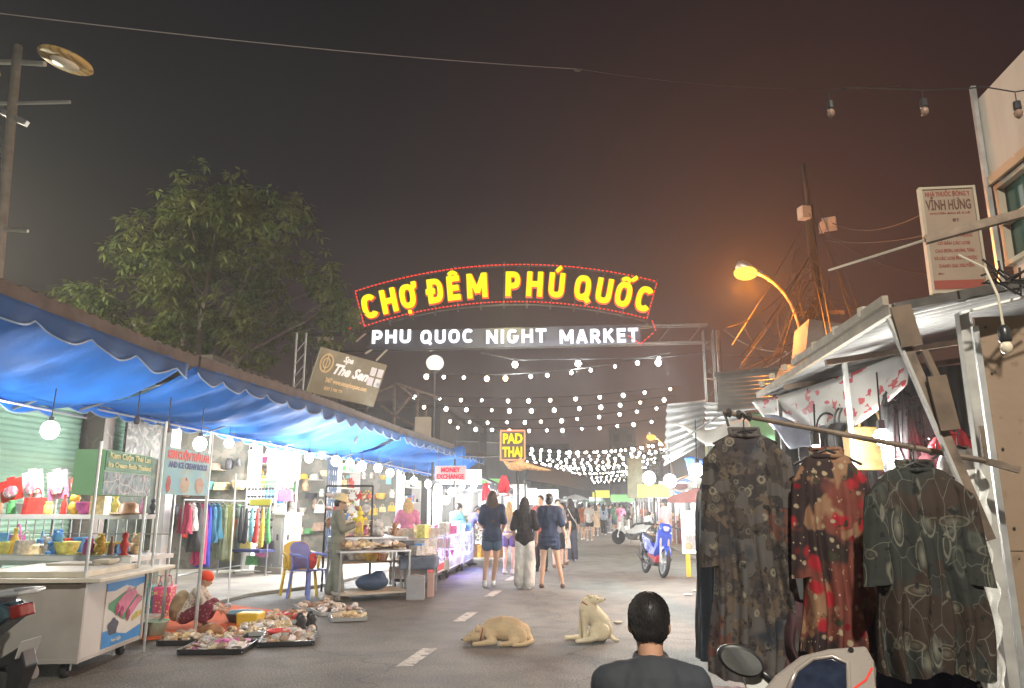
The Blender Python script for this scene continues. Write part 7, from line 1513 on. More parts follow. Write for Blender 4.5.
# plastic chairs
def chair(loc, rz, mat, label):
    c_ = thing('plastic_chair', label, 'chair', loc, rz)
    mb = MB(); mb.grid(lambda u, v: ((u - .5) * .42, (v - .5) * .42, .43 - .02 * math.sin(math.pi * u) * math.sin(math.pi * v)), 8, 8); mb.build('seat', mat, c_, solid=.02, smooth=True)
    mb = MB()
    def BK(u, v):
        a = (u - .5) * 1.5; h_ = .44 + .42 * v * (1 - .18 * (abs(u - .5) * 2) ** 3); return (.24 * math.sin(a) / math.sin(.75) * (1 - .1 * v), .17 + .09 * v - .05 * (1 - math.cos(a)) * 3, h_)
    mb.grid(BK, 12, 8); mb.build('backrest', mat, c_, solid=.018, smooth=True)
    for sx in (-1, 1):
        mb = MB(); mb.tube([(sx * .235, -.19, .42), (sx * .26, -.19, .64), (sx * .26, .0, .66), (sx * .23, .2, .68)], [.022, .022, .024, .02], 8); mb.build('armrest', mat, c_, smooth=True)
        for sy in (-1, 1): mb = MB(); mb.bar((sx * .19, sy * .18, .43), (sx * .23, sy * .22, 0), .055, .035); mb.build('leg', mat, c_, bevel=.008)
    return c_
vio = M('violet_plastic', (.16, .20, .55), .4, 0, .08, 4)
chair((-4.62, 12.0, 0), R(70), vio, 'violet blue plastic armchair beside the olive clad vendor')
chair((-4.86, 12.22, 0), R(40), M('yellow_chair', (.72, .50, .06), .45, 0, .08, 4), 'yellow plastic armchair half hidden behind the violet one')
mb = MB(); mb.sph((0, 0, 0), (.08, .06, .13), 10); tag(mb.build('red_bag', PM[0], loc=(-4.55, 11.95, .57), smooth=True), 'red bag lying on the violet blue chair', 'bag')
# display tables
def table(loc, rz, w_, d_, h_, label, mat=None, shelf=(), cat='table', wheels=False, top=MT['alu'], name='display_table'):
    t_ = thing(name, label, cat, loc, rz); mat = mat or MT['steel']
    mb = MB(); mb.box((0, 0, h_ - .02), (w_, d_, .035)); mb.build('tabletop', top, t_, bevel=.004)
    for sx in (-1, 1):
        for sy in (-1, 1): mb = MB(); mb.box((sx * (w_ / 2 - .02), sy * (d_ / 2 - .02), (h_ - .04) / 2 + .03), (.03, .03, h_ - .07)); mb.build('leg', mat, t_)
    for z in shelf: mb = MB(); mb.box((0, 0, z), (w_ - .02, d_ - .02, .03)); mb.build('lower_shelf', MT['cream'], t_)
    return t_
def onto(t_, x, y):
    a = t_.rotation_euler.z; return t_.location.x + math.cos(a) * x - math.sin(a) * y, t_.location.y + math.sin(a) * x + math.cos(a) * y
def scatter(t_, w_, d_, z, n_, kinds, cis, label, group, s=1.0, seed=0, jit=0):
    rr = random.Random(seed)
    for k in range(n_):
        x, y = onto(t_, rr.uniform(-w_ / 2, w_ / 2), rr.uniform(-d_ / 2, d_ / 2)); kd = rr.choice(kinds); ci = rr.choice(cis)
        good(kd, (x, y, z + rr.uniform(0, jit)), ci, '%s %s %s' % (CN[ci], kd.replace('_', ' '), label), group, s * rr.uniform(.75, 1.25), rr.uniform(0, 6.28), rr.uniform(-.4, .4) if kd in ('conch_shell', 'fan_shell', 'starfish') else 0)
SH = ['conch_shell', 'conch_shell', 'conch_shell', 'fan_shell', 'fan_shell', 'starfish', 'starfish', 'fan_shell', 'shell_necklace']
t1 = table((-3.62, 11.95, 0), R(35), 1.15, .75, .76, 'steel table of shells with an open lower shelf beside the olive clad vendor', shelf=(.12,))
scatter(t1, 1.05, .65, .765, 90, SH, [13, 14, 7, 9, 4], 'in the heap on the shell table by the vendor', 'shells on the table by the vendor', 1.2, 11, .06)
mb = MB(); ell(mb, (0, 0, .12), (.28, .17, .13)); ell(mb, (.1, 0, .2), (.12, .1, .10)); tag(remeshed(mb, 'navy_bag', M('navy_bag', (.03, .06, .12), .6, 0, .2, 5, .3), .02, 3, None, (-3.55, 11.95, .135), (0, 0, .6)), 'slumped navy bag on the lower shelf of the shell table', 'bag')
t2 = table((-4.0, 13.1, 0), R(35), 1.2, .8, .92, 'raised steel table of ornaments behind the shell table', shelf=(.5,))
scatter(t2, 1.1, .7, .925, 40, ['figurine', 'conch_shell', 'starfish', 'fan_shell', 'jar', 'plush_toy'], [4, 13, 6, 7, 9, 14], 'on the raised table behind the vendor', 'ornaments on the raised table', 1.15, 12)
scatter(t2, 1.1, .7, .52, 14, ['box', 'basket', 'jar'], [1, 3, 7, 9], 'under the raised table behind the vendor', 'goods under the raised table', 1.2, 13)
# black display frame with hanging souvenirs
df = thing('black_display_frame', 'tall black frame hung with woven souvenirs behind the vendor', 'display rack', (-4.3, 12.9, 0), R(0))
mb = MB()
for x in (-.42, .42): mb.tube([(x, 0, 0), (x, 0, 1.78)], .02, 6)
mb.tube([(-.42, 0, 1.78), (.42, 0, 1.78)], .02, 6); mb.tube([(-.42, 0, 1.1), (.42, 0, 1.1)], .012, 6); mb.build('frame', MT['black'], df)
for r_ in range(3):
    for c_ in range(6):
        ci = rnd.choice((1, 7, 9, 4, 0, 5)); good(rnd.choice(('conch_shell', 'starfish', 'shell_necklace', 'figurine', 'fan_shell')), (-4.62 + c_ * .13, 12.86, 1.60 - r_ * .22), ci, '%s trinket in row %d, %s from the left in the black frame' % (CN[ci], r_ + 1, ORD[c_]), 'trinkets hung in the black frame', 1.5, 0, R(80))
# cartons
for k, (px, py, d_, mat_, lab) in enumerate(((415, 600, (.28, .22, .36), M('carton_grey', (.32, .31, .32), .7, 0, .1, 5), 'grey carton standing at the end of the shell table'), (430, 597, (.10, .3, .36), M('carton_pink', (.55, .35, .30), .7, 0, .1, 5), 'narrow pink printed carton beside the grey carton'))):
    p = G(px, py); b_ = thing('carton', lab, 'box', (p.x - .02, p.y + .12, 0), R(10)); mb = MB(); mb.box((0, 0, d_[2] / 2), d_); mb.build('box_body', mat_, b_, bevel=.004); mb = MB(); mb.box((0, 0, d_[2] + .004), (d_[0] * .2, d_[1], .004)); mb.build('tape', MT['cream'], b_)
b_ = thing('cloth_bundle_table', 'small table draped with bluish grey cloth between the carton and the counters', 'table', (-2.98, 12.75, 0), R(8)); mb = MB(); mb.box((0, 0, .52), (.62, .7, .22)); mb.build('draped_cloth', M('blue_grey_cloth', (.15, .18, .25), .8, 0, .3, 5, .4), b_, bevel=.04)
for sx in (-1, 1):
    for sy in (-1, 1): mb = MB(); mb.box((sx * .27, sy * .3, .2), (.03, .03, .42)); mb.build('leg', MT['steel'], b_)
scatter(b_, .5, .6, .635, 26, ['fan_shell', 'folded_cloth', 'shell_necklace', 'box'], [3, 2, 4, 8], 'on the blue grey draped table', 'goods on the draped table', 1.0, 14)
# glass counters
def counter(y0, L_, label, glowc=None, x=-3.35, hh=.86):
    c_ = thing('glass_counter', label, 'display counter', (x, y0 + L_ / 2, 0), R(2)); w_ = .66
    mb = MB(); mb.box((0, 0, .28), (w_, L_, .20)); mb.build('base', MT['white'], c_, bevel=.006)
    mb = MB(); mb.box((w_ / 2 + .004, 0, .28), (.006, L_ * .9, .12)); mb.build('red_panel' if glowc is None else 'panel', PM[0] if glowc is None else MT['alu'], c_)
    mb = MB()
    for sx in (-1, 1):
        for sy in (-1, 1): mb.box((sx * w_ / 2, sy * L_ / 2, hh / 2 + .08), (.025, .025, hh - .16))
        mb.box((sx * w_ / 2, 0, hh), (.025, L_, .025))
    for sy in (-1, 1): mb.box((0, sy * L_ / 2, hh), (w_, .025, .025))
    mb.build('frame', MT['alu'], c_)
    mb = MB(); mb.box((w_ / 2, 0, .61), (.006, L_ - .03, .46)); mb.box((0, -L_ / 2, .61), (w_ - .03, .006, .46)); mb.box((0, 0, hh + .004), (w_ - .03, L_ - .03, .006)); mb.build('glass', MT['glass'], c_)
    mb = MB(); mb.box((0, 0, .60), (w_ - .06, L_ - .06, .012)); mb.build('inner_shelf', MT['glass'], c_)
    for sx in (-1, 1):
        for sy in (-1, 1): mb = MB(); mb.sph((sx * w_ * .42, sy * L_ * .42, .06), (.03, .06, .06), 10); mb.build('wheel', MT['rubber'], c_); 
    mb = MB(); mb.box((0, 0, .14), (w_ * .9, L_ * .95, .04)); mb.build('chassis', MT['dsteel'], c_)
    if glowc:
        mb = MB(); mb.tube([(w_ / 2 - .04, -L_ / 2 + .05, hh - .03), (w_ / 2 - .04, L_ / 2 - .05, hh - .03)], .012, 6); mb.build('light_strip', glow('strip_' + str(glowc), glowc, 12), c_)
        lamp('strip_light', (.0, 0, hh - .08), 14, glowc, .2, c_, 'AREA', size=.4); lamp('spill_light', (w_ / 2 + .12, 0, .45), 14, glowc, .1, c_)
    return c_
c1 = counter(13.35, 1.9, 'nearest glass counter of shells with a red panel'); c2 = counter(15.35, 1.7, 'middle glass counter lit violet inside', (.35, .25, 1.0)); c3 = counter(17.15, 1.6, 'farthest glass counter glowing blue', (.15, .2, 1.0))
for c_, L_, lab, cs in ((c1, 1.9, 'nearest glass counter', [4, 9, 3, 11]), (c2, 1.7, 'middle glass counter', [4, 6, 12, 3]), (c3, 1.6, 'farthest glass counter', [4, 2, 3])):
    scatter(c_, .5, L_ * .85, .385, 18, ['fan_shell', 'conch_shell', 'box', 'basket'], cs, 'on the floor of the ' + lab, 'goods low in the ' + lab, 1.2, 15); scatter(c_, .5, L_ * .85, .607, 20, ['fan_shell', 'shell_necklace', 'box', 'figurine'], cs, 'on the shelf of the ' + lab, 'goods on the shelf of the ' + lab, 1.0, 16)
    scatter(c_, .5, L_ * .85, .872, 16, ['shell_necklace', 'box', 'folded_cloth', 'figurine'], cs, 'on top of the ' + lab, 'goods on top of the ' + lab, 1.0, 17)
# money exchange sign
me_ = thing('money_exchange_sign', 'white hanging sign reading MONEY EXCHANGE in red', 'sign', (AY(450.5, 473, 18).x, 18, AY(450, 473, 18).z))
me_.location = AY(450.5, 473, 16.2); wd = AY(466, 473, 16.2).x - AY(435, 473, 16.2).x; ht = AY(450, 466, 16.2).z - AY(450, 480.5, 16.2).z
mb = MB(); mb.box((0, 0, 0), (wd, .05, ht)); mb.build('panel', M('sign_white', (.55, .52, .54), .5, 0, .04, 4), me_)
mb = MB(); mb.tube([(-wd * .4, 0, ht / 2), (-wd * .4, 0, ht / 2 + .4)], .006, 4); mb.tube([(wd * .4, 0, ht / 2), (wd * .4, 0, ht / 2 + .4)], .006, 4); mb.build('hanging_wires', MT['wire'], me_)
for s, z, k in (('MONEY', ht * .22, .62), ('EXCHANGE', -ht * .24, .88)): o = text(s, ht * .30, M('sign_red_letter', (.65, .03, .08), .5, 0, 0, emit=.1), me_, (0, -.03, z - ht * .15), (R(90), 0, 0), .006, .006); o.scale.x = wd * k / o.dimensions.x
# potted plant and things at the end of the counters
pp = thing('potted_plant', 'bushy green potted plant past the glass counters', 'plant', (-3.6, 20.2, 0))
mb = MB(); mb.lathe([(.16, 0), (.22, .3), (.24, .32), (.2, .3), (0, .28)], n=14); mb.build('pot', MT['cream'], pp, smooth=True)
vs, fs = [], []; rr = random.Random(4)
for k in range(900):
    a = rr.uniform(0, 6.28); e_ = rr.uniform(.2, 1.5); ln = rr.uniform(.2, .75); b0_ = Vector((math.cos(a) * math.cos(e_), math.sin(a) * math.cos(e_), math.sin(e_))) * ln + Vector((0, 0, .4)); d = Vector((rr.gauss(0, 1), rr.gauss(0, 1), rr.gauss(.3, .6))).normalized() * .12; sd_ = d.cross(Vector((rr.gauss(0, 1), rr.gauss(0, 1), 1))).normalized() * .02; o_ = len(vs)
    vs += [b0_, b0_ + d * .5 + sd_, b0_ + d, b0_ + d * .5 - sd_]; fs.append((o_, o_ + 1, o_ + 2, o_ + 3))
mb = MB(); mb.add(vs, fs); mb.build('foliage', leafm, pp)
t5 = table((-3.0, 20.6, 0), R(5), 1.2, .7, .72, 'low table of boxes beyond the glass counters', shelf=(.1,)); scatter(t5, 1.1, .6, .725, 14, ['box', 'jar', 'plush_toy'], [7, 4, 0, 9], 'on the low table beyond the counters', 'goods on the low table', 1.3, 18)
scatter(t5, .9, .5, .12, 5, ['box'], [1, 7], 'under the low table beyond the counters', 'boxes under the low table', 2.0, 19)
garment(AY(504, 476, 22), .26, .3, .5, redc, 'red shirt hung high at the end of the left stalls', seed=71, rz=.2)
garment(AY(486, 484, 21), .2, .24, .45, redc, 'red garment hung left of the tall woman', seed=72, rz=.5)
# ================================================================ GROUND DISPLAY OF SHELLS
om = thing('orange_mat', 'orange plastic sheet under the seashell seller', 'mat', (-5.0, 9.2, 0), 0)
mb = MB(); pts = [G(142, 642), G(262, 630), G(292, 614), G(215, 604), G(140, 612)]
mb.prism([(p.x + 5.0, p.y - 9.2) for p in pts], .008, Matrix.Translation((0, 0, .010))); mb.build('sheet', M('orange_sheet', (.52, .085, .012), .9, 0, .12, 3, .4, 6), om)
trays = [((-3.82, 7.60), R(10), .62, .55, 'nearest seashell tray of purple and white shells', [4, 3, 14, 15, 12], 34), ((-4.22, 8.05), R(12), .8, .5, 'tray of tan conch shells before the squatting seller', [9, 13, 14, 15], 46), ((-3.35, 8.25), R(18), .55, .9, 'long white tray of shells and dark figures at the road side', [14, 4, 3, 15, 13], 46),
         ((-3.85, 8.75), R(25), .55, .7, 'tray of pale shells in the middle of the ground display', [14, 9, 4], 34), ((-3.95, 9.55), R(30), .6, .65, 'tray of reddish shells behind the middle tray', [7, 13, 14, 0], 34), ((-3.55, 10.35), R(35), .6, .55, 'farther tray of small shells near the vendor', [14, 15, 4], 24), ((-3.2, 9.75), R(25), .42, .42, 'small round edged tray alone near the lane', [13, 9, 14], 16), ((-4.0, 10.7), R(35), .5, .5, 'farthest shell tray at the feet of the vendor', [7, 14, 15], 18)]
for k, ((x, y), rz, w_, d_, lab, cs, n_) in enumerate(trays):
    t_ = thing('shell_tray', lab, 'tray', (x, y, .0), rz, None)
    mb = MB(); mb.box((0, 0, .022), (w_, d_, .012)); mb.build('tray_base', MT['white'] if k % 2 == 0 else pale, t_)
    mb = MB()
    for sx in (-1, 1): mb.box((sx * w_ / 2, 0, .032), (.018, d_, .045))
    for sy in (-1, 1): mb.box((0, sy * d_ / 2, .032), (w_ - .018, .018, .045))
    mb.build('tray_rim', MT['black'] if k in (0, 1, 2) else MT['alu'], t_)
    scatter(t_, w_ * .88, d_ * .88, .03, int(n_ * 2.6), SH, cs, ('in the nearest purple tray', 'in the tan tray by the cart', 'in the long road side tray', 'in the middle pale tray', 'in the reddish tray', 'in the far tray near the vendor', 'in the small lone tray', 'in the tray at the feet of the vendor')[k], 'shells in the ' + lab, .85, 30 + k, .028)
mb = MB(); chain(mb, [(0, 0, .10), (.1, 0, .12), (.2, .0, .10)], [.05, .07, .05], 8); tag(remeshed(mb, 'large_conch', M('conch_brown', (.35, .16, .07), .5, 0, .3, 12), .012, 2, None, (-4.28, 8.1, .0)), 'large brown conch shell on the tan shell tray', 'shell')
mb = MB(); mb.lathe([(.02, 0), (.10, .02), (.13, .05), (.12, .05), (.09, .03), (0, .02)], n=16); tag(mb.build('red_dish', PM[0], loc=(-3.42, 8.1, .075), smooth=True), 'small red dish among the shells at the road side', 'dish')
for k in range(4):
    mb = MB(); mb.lathe([(.05, 0), (.06, .05), (.035, .10), (.05, .14), (.03, .19), (0, .2)], n=10); tag(mb.build('dark_carving', M('carving_black', (.03, .028, .028), .4, 0, .2, 9), loc=(-3.30 + (k % 2) * .14 - .06 * k, 8.45 + .12 * k, .03), smooth=True), 'black carved figure, %s from the front on the long road side tray' % ORD[k], 'carving', 'black carvings on the road side tray')
bs = thing('basin', 'blue and yellow plastic basins beside the squatting seller', 'basin', (-4.42, 9.35, 0))
mb = MB(); mb.lathe([(.16, .02), (.22, .13), (.24, .135), (.215, .12), (.15, .03), (0, .025)], n=22); mb.build('basin_body', M('basin_teal', (.10, .20, .26), .4, 0, .1, 4), bs, smooth=True)
mb = MB(); mb.box((0, 0, .09), (.26, .2, .16), taper=1.1); tag(mb.build('yellow_tub', MT['yellow'], loc=(-4.18, 9.05, 0), bevel=.02), 'yellow plastic tub right of the squatting seller', 'tub')
bs['label'] = 'blue grey plastic basin behind the squatting seller'
wv = pattern('woven_pink', (.55, .08, .16), [('cell', 26, .35, .25, (.65, .60, .2))], .6); wv2 = pattern('woven_teal', (.06, .30, .32), [('cell', 26, .35, .25, (.6, .6, .3))], .6)
for k, (px, py, m_, lab) in enumerate(((158, 618, wv, 'pink woven basket bag beside the cart'), (147, 618, wv2, 'teal woven basket bag half behind the cart'))):
    p = G(px, py); b_ = thing('woven_basket', lab, 'basket', (p.x, p.y + .1, 0), R(15)); mb = MB(); mb.box((0, 0, .21), (.2, .24, .36), taper=1.12); mb.build('basket_body', m_, b_, bevel=.01)
    mb = MB(); mb.tube([(-.09, .0, .38), (-.06, 0, .52), (.06, 0, .52), (.09, 0, .38)], .008, 6); mb.build('handle', m_, b_)
gt = thing('green_tub', 'pale green tub with tangerine netting beside the cart wheel', 'tub', (-4.95, 8.3, 0)); mb = MB(); mb.lathe([(.11, .02), (.14, .16), (.155, .17), (.13, .15), (0, .05)], n=16); mb.build('tub_body', M('pale_green', (.35, .50, .38), .5, 0, .1, 4), gt, smooth=True)
ts_ = thing('tripod_stand', 'thin steel stand on castors with a black ball foot behind the seller', 'stand', (-5.1, 10.3, 0)); mb = MB(); mb.tube([(0, 0, .1), (-.18, .3, 1.9)], .012, 6); mb.sph((.0, 0, .07), .05, 10); mb.build('pole', MT['steel'], ts_)
# ================================================================ FAR MARKET: stalls, tents, crowd
def far_stall(x, y, side, label, cm_, counter_c, w_=2.6, hb=2.3, lit=1.0, sign=None, power=0):
    """side=1: on the right, opening to -X"""
    s_ = thing('market_stall', label, 'market stall', (x, y, 0)); q = -side
    mb = MB(); mb.grid(lambda u, v: ((u - .5) * 2.6, (v - .5) * w_, hb + .55 * (1 - abs(u - .5) * 2) ** .8 + .02 * math.sin(v * 12)), 10, 8); mb.build('canopy', cm_, s_, solid=.02, smooth=True)
    mb = MB()
    def V(u, v): return (q * 1.30, (u - .5) * w_, hb - .02 - .26 * v * (.6 + .4 * abs(math.sin(u * 14))))
    mb.grid(V, 40, 2); mb.grid(lambda u, v: ((u - .5) * 2.6, -w_ / 2, hb + .02 - .24 * v * (.6 + .4 * abs(math.sin(u * 14)))), 40, 2); mb.build('valance', cm_, s_, solid=.01)
    for sx in (-1, 1):
        for sy in (-1, 1): mb = MB(); mb.tube([(sx * 1.24, sy * w_ * .47, 0), (sx * 1.24, sy * w_ * .47, hb + .05)], .025, 6); mb.build('post', MT['alu'], s_)
    mb = MB(); mb.box((q * .75, 0, .45), (.8, w_ * .85, .9)); mb.build('counter', counter_c, s_, bevel=.01)
    mb = MB(); mb.box((-q * 1.2, 0, 1.1), (.04, w_ * .92, 2.1)); mb.build('back_panel', MT['white'], s_)
    mb = MB(); mb.tube([(0, -w_ * .4, hb - .1), (0, w_ * .4, hb - .1)], .03, 6); mb.build('tube_light', tube_m, s_)
    if power: lamp('stall_light', (q * .3, 0, hb - .25), power, (1, .98, .93), .2, s_)
    k = 0
    for yy in range(7):
        mb = MB(); hh = rnd.uniform(.1, .3); mb.box((q * .85, -w_ * .36 + yy * w_ * .12, .9 + hh / 2), (.25, w_ * .09, hh)); mb.sph((q * .6, -w_ * .36 + yy * w_ * .12, 1.0), rnd.uniform(.06, .12), 6); mb.build('goods', rnd.choice(PM), s_)
    if sign:
        mb = MB(); mb.box((0, -w_ / 2 - .08, hb + .25), (1.7, .06, .55)); mb.build('sign_panel', sign, s_)
    return s_
canv = [M('canopy_white', (.60, .61, .60), .7, 0, .1, 2), tarp_in, M('canopy_dark', (.06, .07, .09), .7, 0, .2, 2), M('canopy_red', (.28, .09, .08), .7, 0, .15, 2), M('canopy_green', (.08, .30, .16), .7, 0, .15, 2), M('canopy_grey', (.22, .24, .27), .7, 0, .15, 2)]
cnn = ['white', 'blue', 'dark', 'red', 'green', 'grey']
ylw = M('lit_sign_yellow', (.8, .72, .12), .5, 0, .15, 5, emit=.3); grs = M('lit_sign_green', (.25, .6, .22), .5, 0, .15, 5, emit=.25); wss = M('lit_sign_white', (.8, .85, .82), .5, 0, .1, 5, emit=.5)
i = 0
for side, x0, seq in ((-1, -5.1, [2, 0, 5, 0, 3, 0, 4, 0, 2, 5, 0]), (1, 4.3, [5, 4, 0, 3, 0, 1, 0, 4, 0, 0, 5])):
    y = 29.5 if side < 0 else 18.5
    for k, c_ in enumerate(seq):
        xx = x0 + side * rnd.uniform(-.1, .4) + (0.4 * side if y < 26 and side > 0 else 0) + (-.15 * side * (y > 45))
        far_stall(xx, y, side, '%s canopied market stall, %s along the %s side beyond the %s' % (cnn[c_], ORD[k], 'left' if side < 0 else 'right', 'PAD THAI sign' if side < 0 else 'blue motorbike'), canv[c_], rnd.choice((MT['white'], canv[3], canv[5], MT['alu'])), sign=rnd.choice((ylw, grs, wss, None)) if k % 2 == 0 else None, power=(420 if k in (0, 2, 4, 6, 9) else 0))
        y += rnd.uniform(3.6, 4.8) if y < 60 else rnd.uniform(5, 8)
# market across the end of the street
for k, (x, y, c_) in enumerate(((-3.2, 98, 0), (0, 102, 4), (3.4, 99, 0), (6.6, 101, 3))):
    far_stall(x, y, 1 if x > 0 else -1, '%s canopied stall closing the far end of the street, %s from the left' % (cnn[c_], ORD[k]), canv[c_], MT['white'], 3, sign=wss, power=300)
# signs seen over the crowd
for k, (px, py, Y, w_, h_, m_, lab) in enumerate(((601, 494, 45, 1.0, .42, ylw, 'small yellow lit sign over the crowd'), (654, 491, 26, 1.1, .42, ylw, 'wide yellow green lit sign over the right stalls'), (622, 498, 50, 1.5, .45, grs, 'green lit sign above the far crowd'), (536, 497, 32, 1.9, .62, wss, 'large white lit panel behind the group of women'), (635, 478, 40, .8, 2.1, M('banner_dim', (.25, .28, .2), .6, 0, .2, 3), 'tall dim banner right of the festoon lights'))):
    p = AY(px, py, Y); s_ = thing('lit_sign', lab, 'sign', (p.x, Y, 0)); mb = MB(); mb.box((0, 0, p.z), (w_, .08, h_)); mb.build('panel', m_, s_)
    mb = MB(); mb.tube([(0, .06, 0), (0, .06, p.z)], .03, 6); mb.build('post', MT['dsteel'], s_)
    if m_ is ylw:
        o = text('COFFEE' if k == 0 else 'MASSAGE', h_ * .45, M('sign_red_letter', None), s_, (0, -.05, p.z - h_ * .22), (R(90), 0, 0), .01, .01, name='sign_letters'); o.scale.x = w_ * .7 / o.dimensions.x; bpy.data.objects.remove(o)
# thatched ornament (gold lit) below PAD THAI
gd = thing('golden_ornament', 'golden lit fish shaped ornament on the roof below the PAD THAI sign', 'ornament', AY(518, 466, 23))
mb = MB(); ell(mb, (0, 0, 0), (.35, .12, .16), (0, 0, 1)); chain(mb, [(.2, 0, .02), (.6, 0, -.08), (1.0, 0, -.14)], [.12, .07, .03]); chain(mb, [(-.3, 0, .05), (-.45, 0, .18)], [.08, .03]); mb.prism([(-.1, .1), (.1, .3), (.2, .1)], .04, Matrix.Rotation(R(90), 4, 'X'))
o = remeshed(mb, 'fish_body', M('gold_lit', (.40, .22, .09), .45, .2, .5, 14, emit=.12), .03, 2, gd); mb = MB(); mb.tube([(0, 0, -.1), (0, 0, -2.9)], .04, 6); mb.build('support', MT['dsteel'], gd)
aw = thing('dark_awning', 'dark sloping awning below the PAD THAI sign', 'awning', (-3.0, 30, 0)); mb = MB(); p0, p1, p2, p3 = AY(525, 480, 26), AY(595, 492, 40), AY(590, 478, 40), AY(530, 462, 28); o3 = Vector((-3.0, 30, 0))
mb.add([p0 - o3, p1 - o3, p2 - o3, p3 - o3], [(0, 1, 2, 3)]); mb.build('roof_sheet', canv[2], aw, solid=.06)
for p in (p0, p1): mb = MB(); mb.tube([(p.x + 3.0, p.y - 30, 0), p - o3], .04, 6); mb.build('post', MT['dsteel'], aw)
# large white beach umbrellas on the right
for k, (px, py, Y, c_, lab) in enumerate(((700, 492, 22, 3, 'red umbrella roof beside the patchwork shirt'), (640, 497, 55, 0, 'white umbrella over the far right stalls'), (575, 496, 60, 0, 'white umbrella over the far left crowd'))):
    p = AY(px, py, Y); u_ = thing('umbrella', lab, 'umbrella', (p.x, Y, 0)); mb = MB(); mb.lathe([(1.2, -.3), (.8, -.12), (.3, .05), (0, .12)], (0, 0, p.z), 8); mb.build('canopy', canv[c_], u_, solid=.01); mb = MB(); mb.tube([(0, 0, 0), (0, 0, p.z)], .03, 6); mb.build('pole', MT['alu'], u_)
# green walled building, dark blocks at the end, left and right
block(3.9, 9, 20.6, 27, 3.9, 'green walled shop building behind the right hand stalls', M('green_wall', (.14, .34, .18), .7, 0, .15, 2), 1)
block(6.4, 13, 29, 44, 5.0, 'low dark building behind the right hand stalls', floors=2)
block(6.2, 14, 46, 70, 5.5, 'long dark building farther on the right', floors=2)
block(-12.5, -7.2, 60, 84, 6.5, 'long dark building farther on the left', floors=2)
block(-16, -4, 112, 122, 10.5, 'dark three storey building at the far end on the left', floors=3); block(2.5, 6.5, 118, 126, 13.5, 'narrow tall dark building at the far end', floors=5); block(8, 24, 112, 122, 9.5, 'dark three storey building at the far end on the right', floors=3)
block(-3.6, 2.2, 116, 124, 7.5, 'low dark building closing the view at the end', floors=2)
for k, (x, y, h, sd) in enumerate(((-6.5, 106, 9.5, 21), (9, 105, 9, 22), (5.6, 84, 7.5, 23))):
    tree((x, y, 0), h, [(-1.2, 0, h * .66, 1.6), (1.1, 0, h * .7, 1.7), (0, 0, h * .88, 1.7), (.2, .3, h * .6, 1.5)], 2600, 'dark round tree at the far end, %s' % ['left of the street', 'right of the street', 'over the right stalls'][k], leaf=.5, seed=sd)
# white illuminated food case with yellow legs beside the hanging shirts
wc = thing('food_case', 'white lit food display case on a yellow stand beside the hanging shirts', 'food case', (2.22, 16.6, 0), R(-6))
mb = MB()
for sx in (-1, 1):
    for sy in (-1, 1): mb.box((sx * .38, sy * .28, .90), (.05, .05, .86))
for z in (.50, 1.32): 
    mb.box((0, -.28, z), (.80, .05, .05)); mb.box((0, .28, z), (.80, .05, .05)); mb.box((-.38, 0, z), (.05, .6, .05)); mb.box((.38, 0, z), (.05, .6, .05))
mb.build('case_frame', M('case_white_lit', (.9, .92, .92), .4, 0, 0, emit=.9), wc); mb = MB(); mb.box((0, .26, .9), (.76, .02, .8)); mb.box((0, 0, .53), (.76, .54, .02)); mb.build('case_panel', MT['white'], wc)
mb = MB(); mb.box((0, -.29, .9), (.72, .006, .78)); mb.box((-.39, 0, .9), (.006, .52, .78)); mb.build('case_glass', MT['glass'], wc)
mb = MB(); mb.box((0, .0, .85), (.74, .5, .015)); mb.build('inner_shelf', MT['alu'], wc)
for k in range(6): mb = MB(); mb.lathe([(.06, 0), (.07, .1), (.03, .13), (0, .14)], (-.28 + .11 * k, 0, .86 if k % 2 else .55), 8); mb.build('food_jar', PM[(1, 9, 5, 0, 4, 7)[k]], wc)
lamp('case_light', (0, 0, 1.2), 12, (1, 1, 1), .1, wc)
for sx in (-1, 1):
    for sy in (-1, 1): mb = MB(); mb.box((sx * .30, sy * .22, .24), (.09, .05, .47)); mb.build('leg', MT['yellow'], wc)
# crowd
sk = [MT['skin'], MT['skin2']]
tops = [blk, wht, bge, navy, gry, pnk, ltb, olv, cloth_m('rust', (.35, .12, .06)), cloth_m('green_top', (.08, .20, .12))]; topn = ['black', 'white', 'beige', 'navy', 'grey', 'pink', 'light blue', 'olive', 'rust', 'green']
bots = [blk, wht, dnm, gry, bge]; botn = ['black', 'white', 'denim', 'grey', 'beige']
protos = []
def proto(pose, sl, bt, hair): return dict(pose=pose, sl=sl, bt=bt, hair=hair)
PR = [proto(dict(knL=(-.085, .10, .49), anL=(-.08, .12, .08), anR=(.085, -.20, .12), wrR=(.20, .16, .92)), .8, (.55, .02), ('short',)),
      proto(dict(anL=(-.12, 0, .08), wrL=(-.15, .2, 1.0)), .7, (.9, .03, 'skirt'), ('long', MT['hair'], .32)),
      proto(dict(knR=(.085, .10, .49), anR=(.08, .14, .08), anL=(-.085, -.16, .11)), 1.0, (1.93, .03), ('long', MT['hair'], .38)),
      proto(dict(elL=(-.24, .1, 1.12), wrL=(-.08, .25, 1.15), elR=(.24, .1, 1.12), wrR=(.08, .25, 1.15)), .8, (1.93, .015), ('short',)),
      proto({}, .6, (.45, .02), ('bun', MT['hair']))]
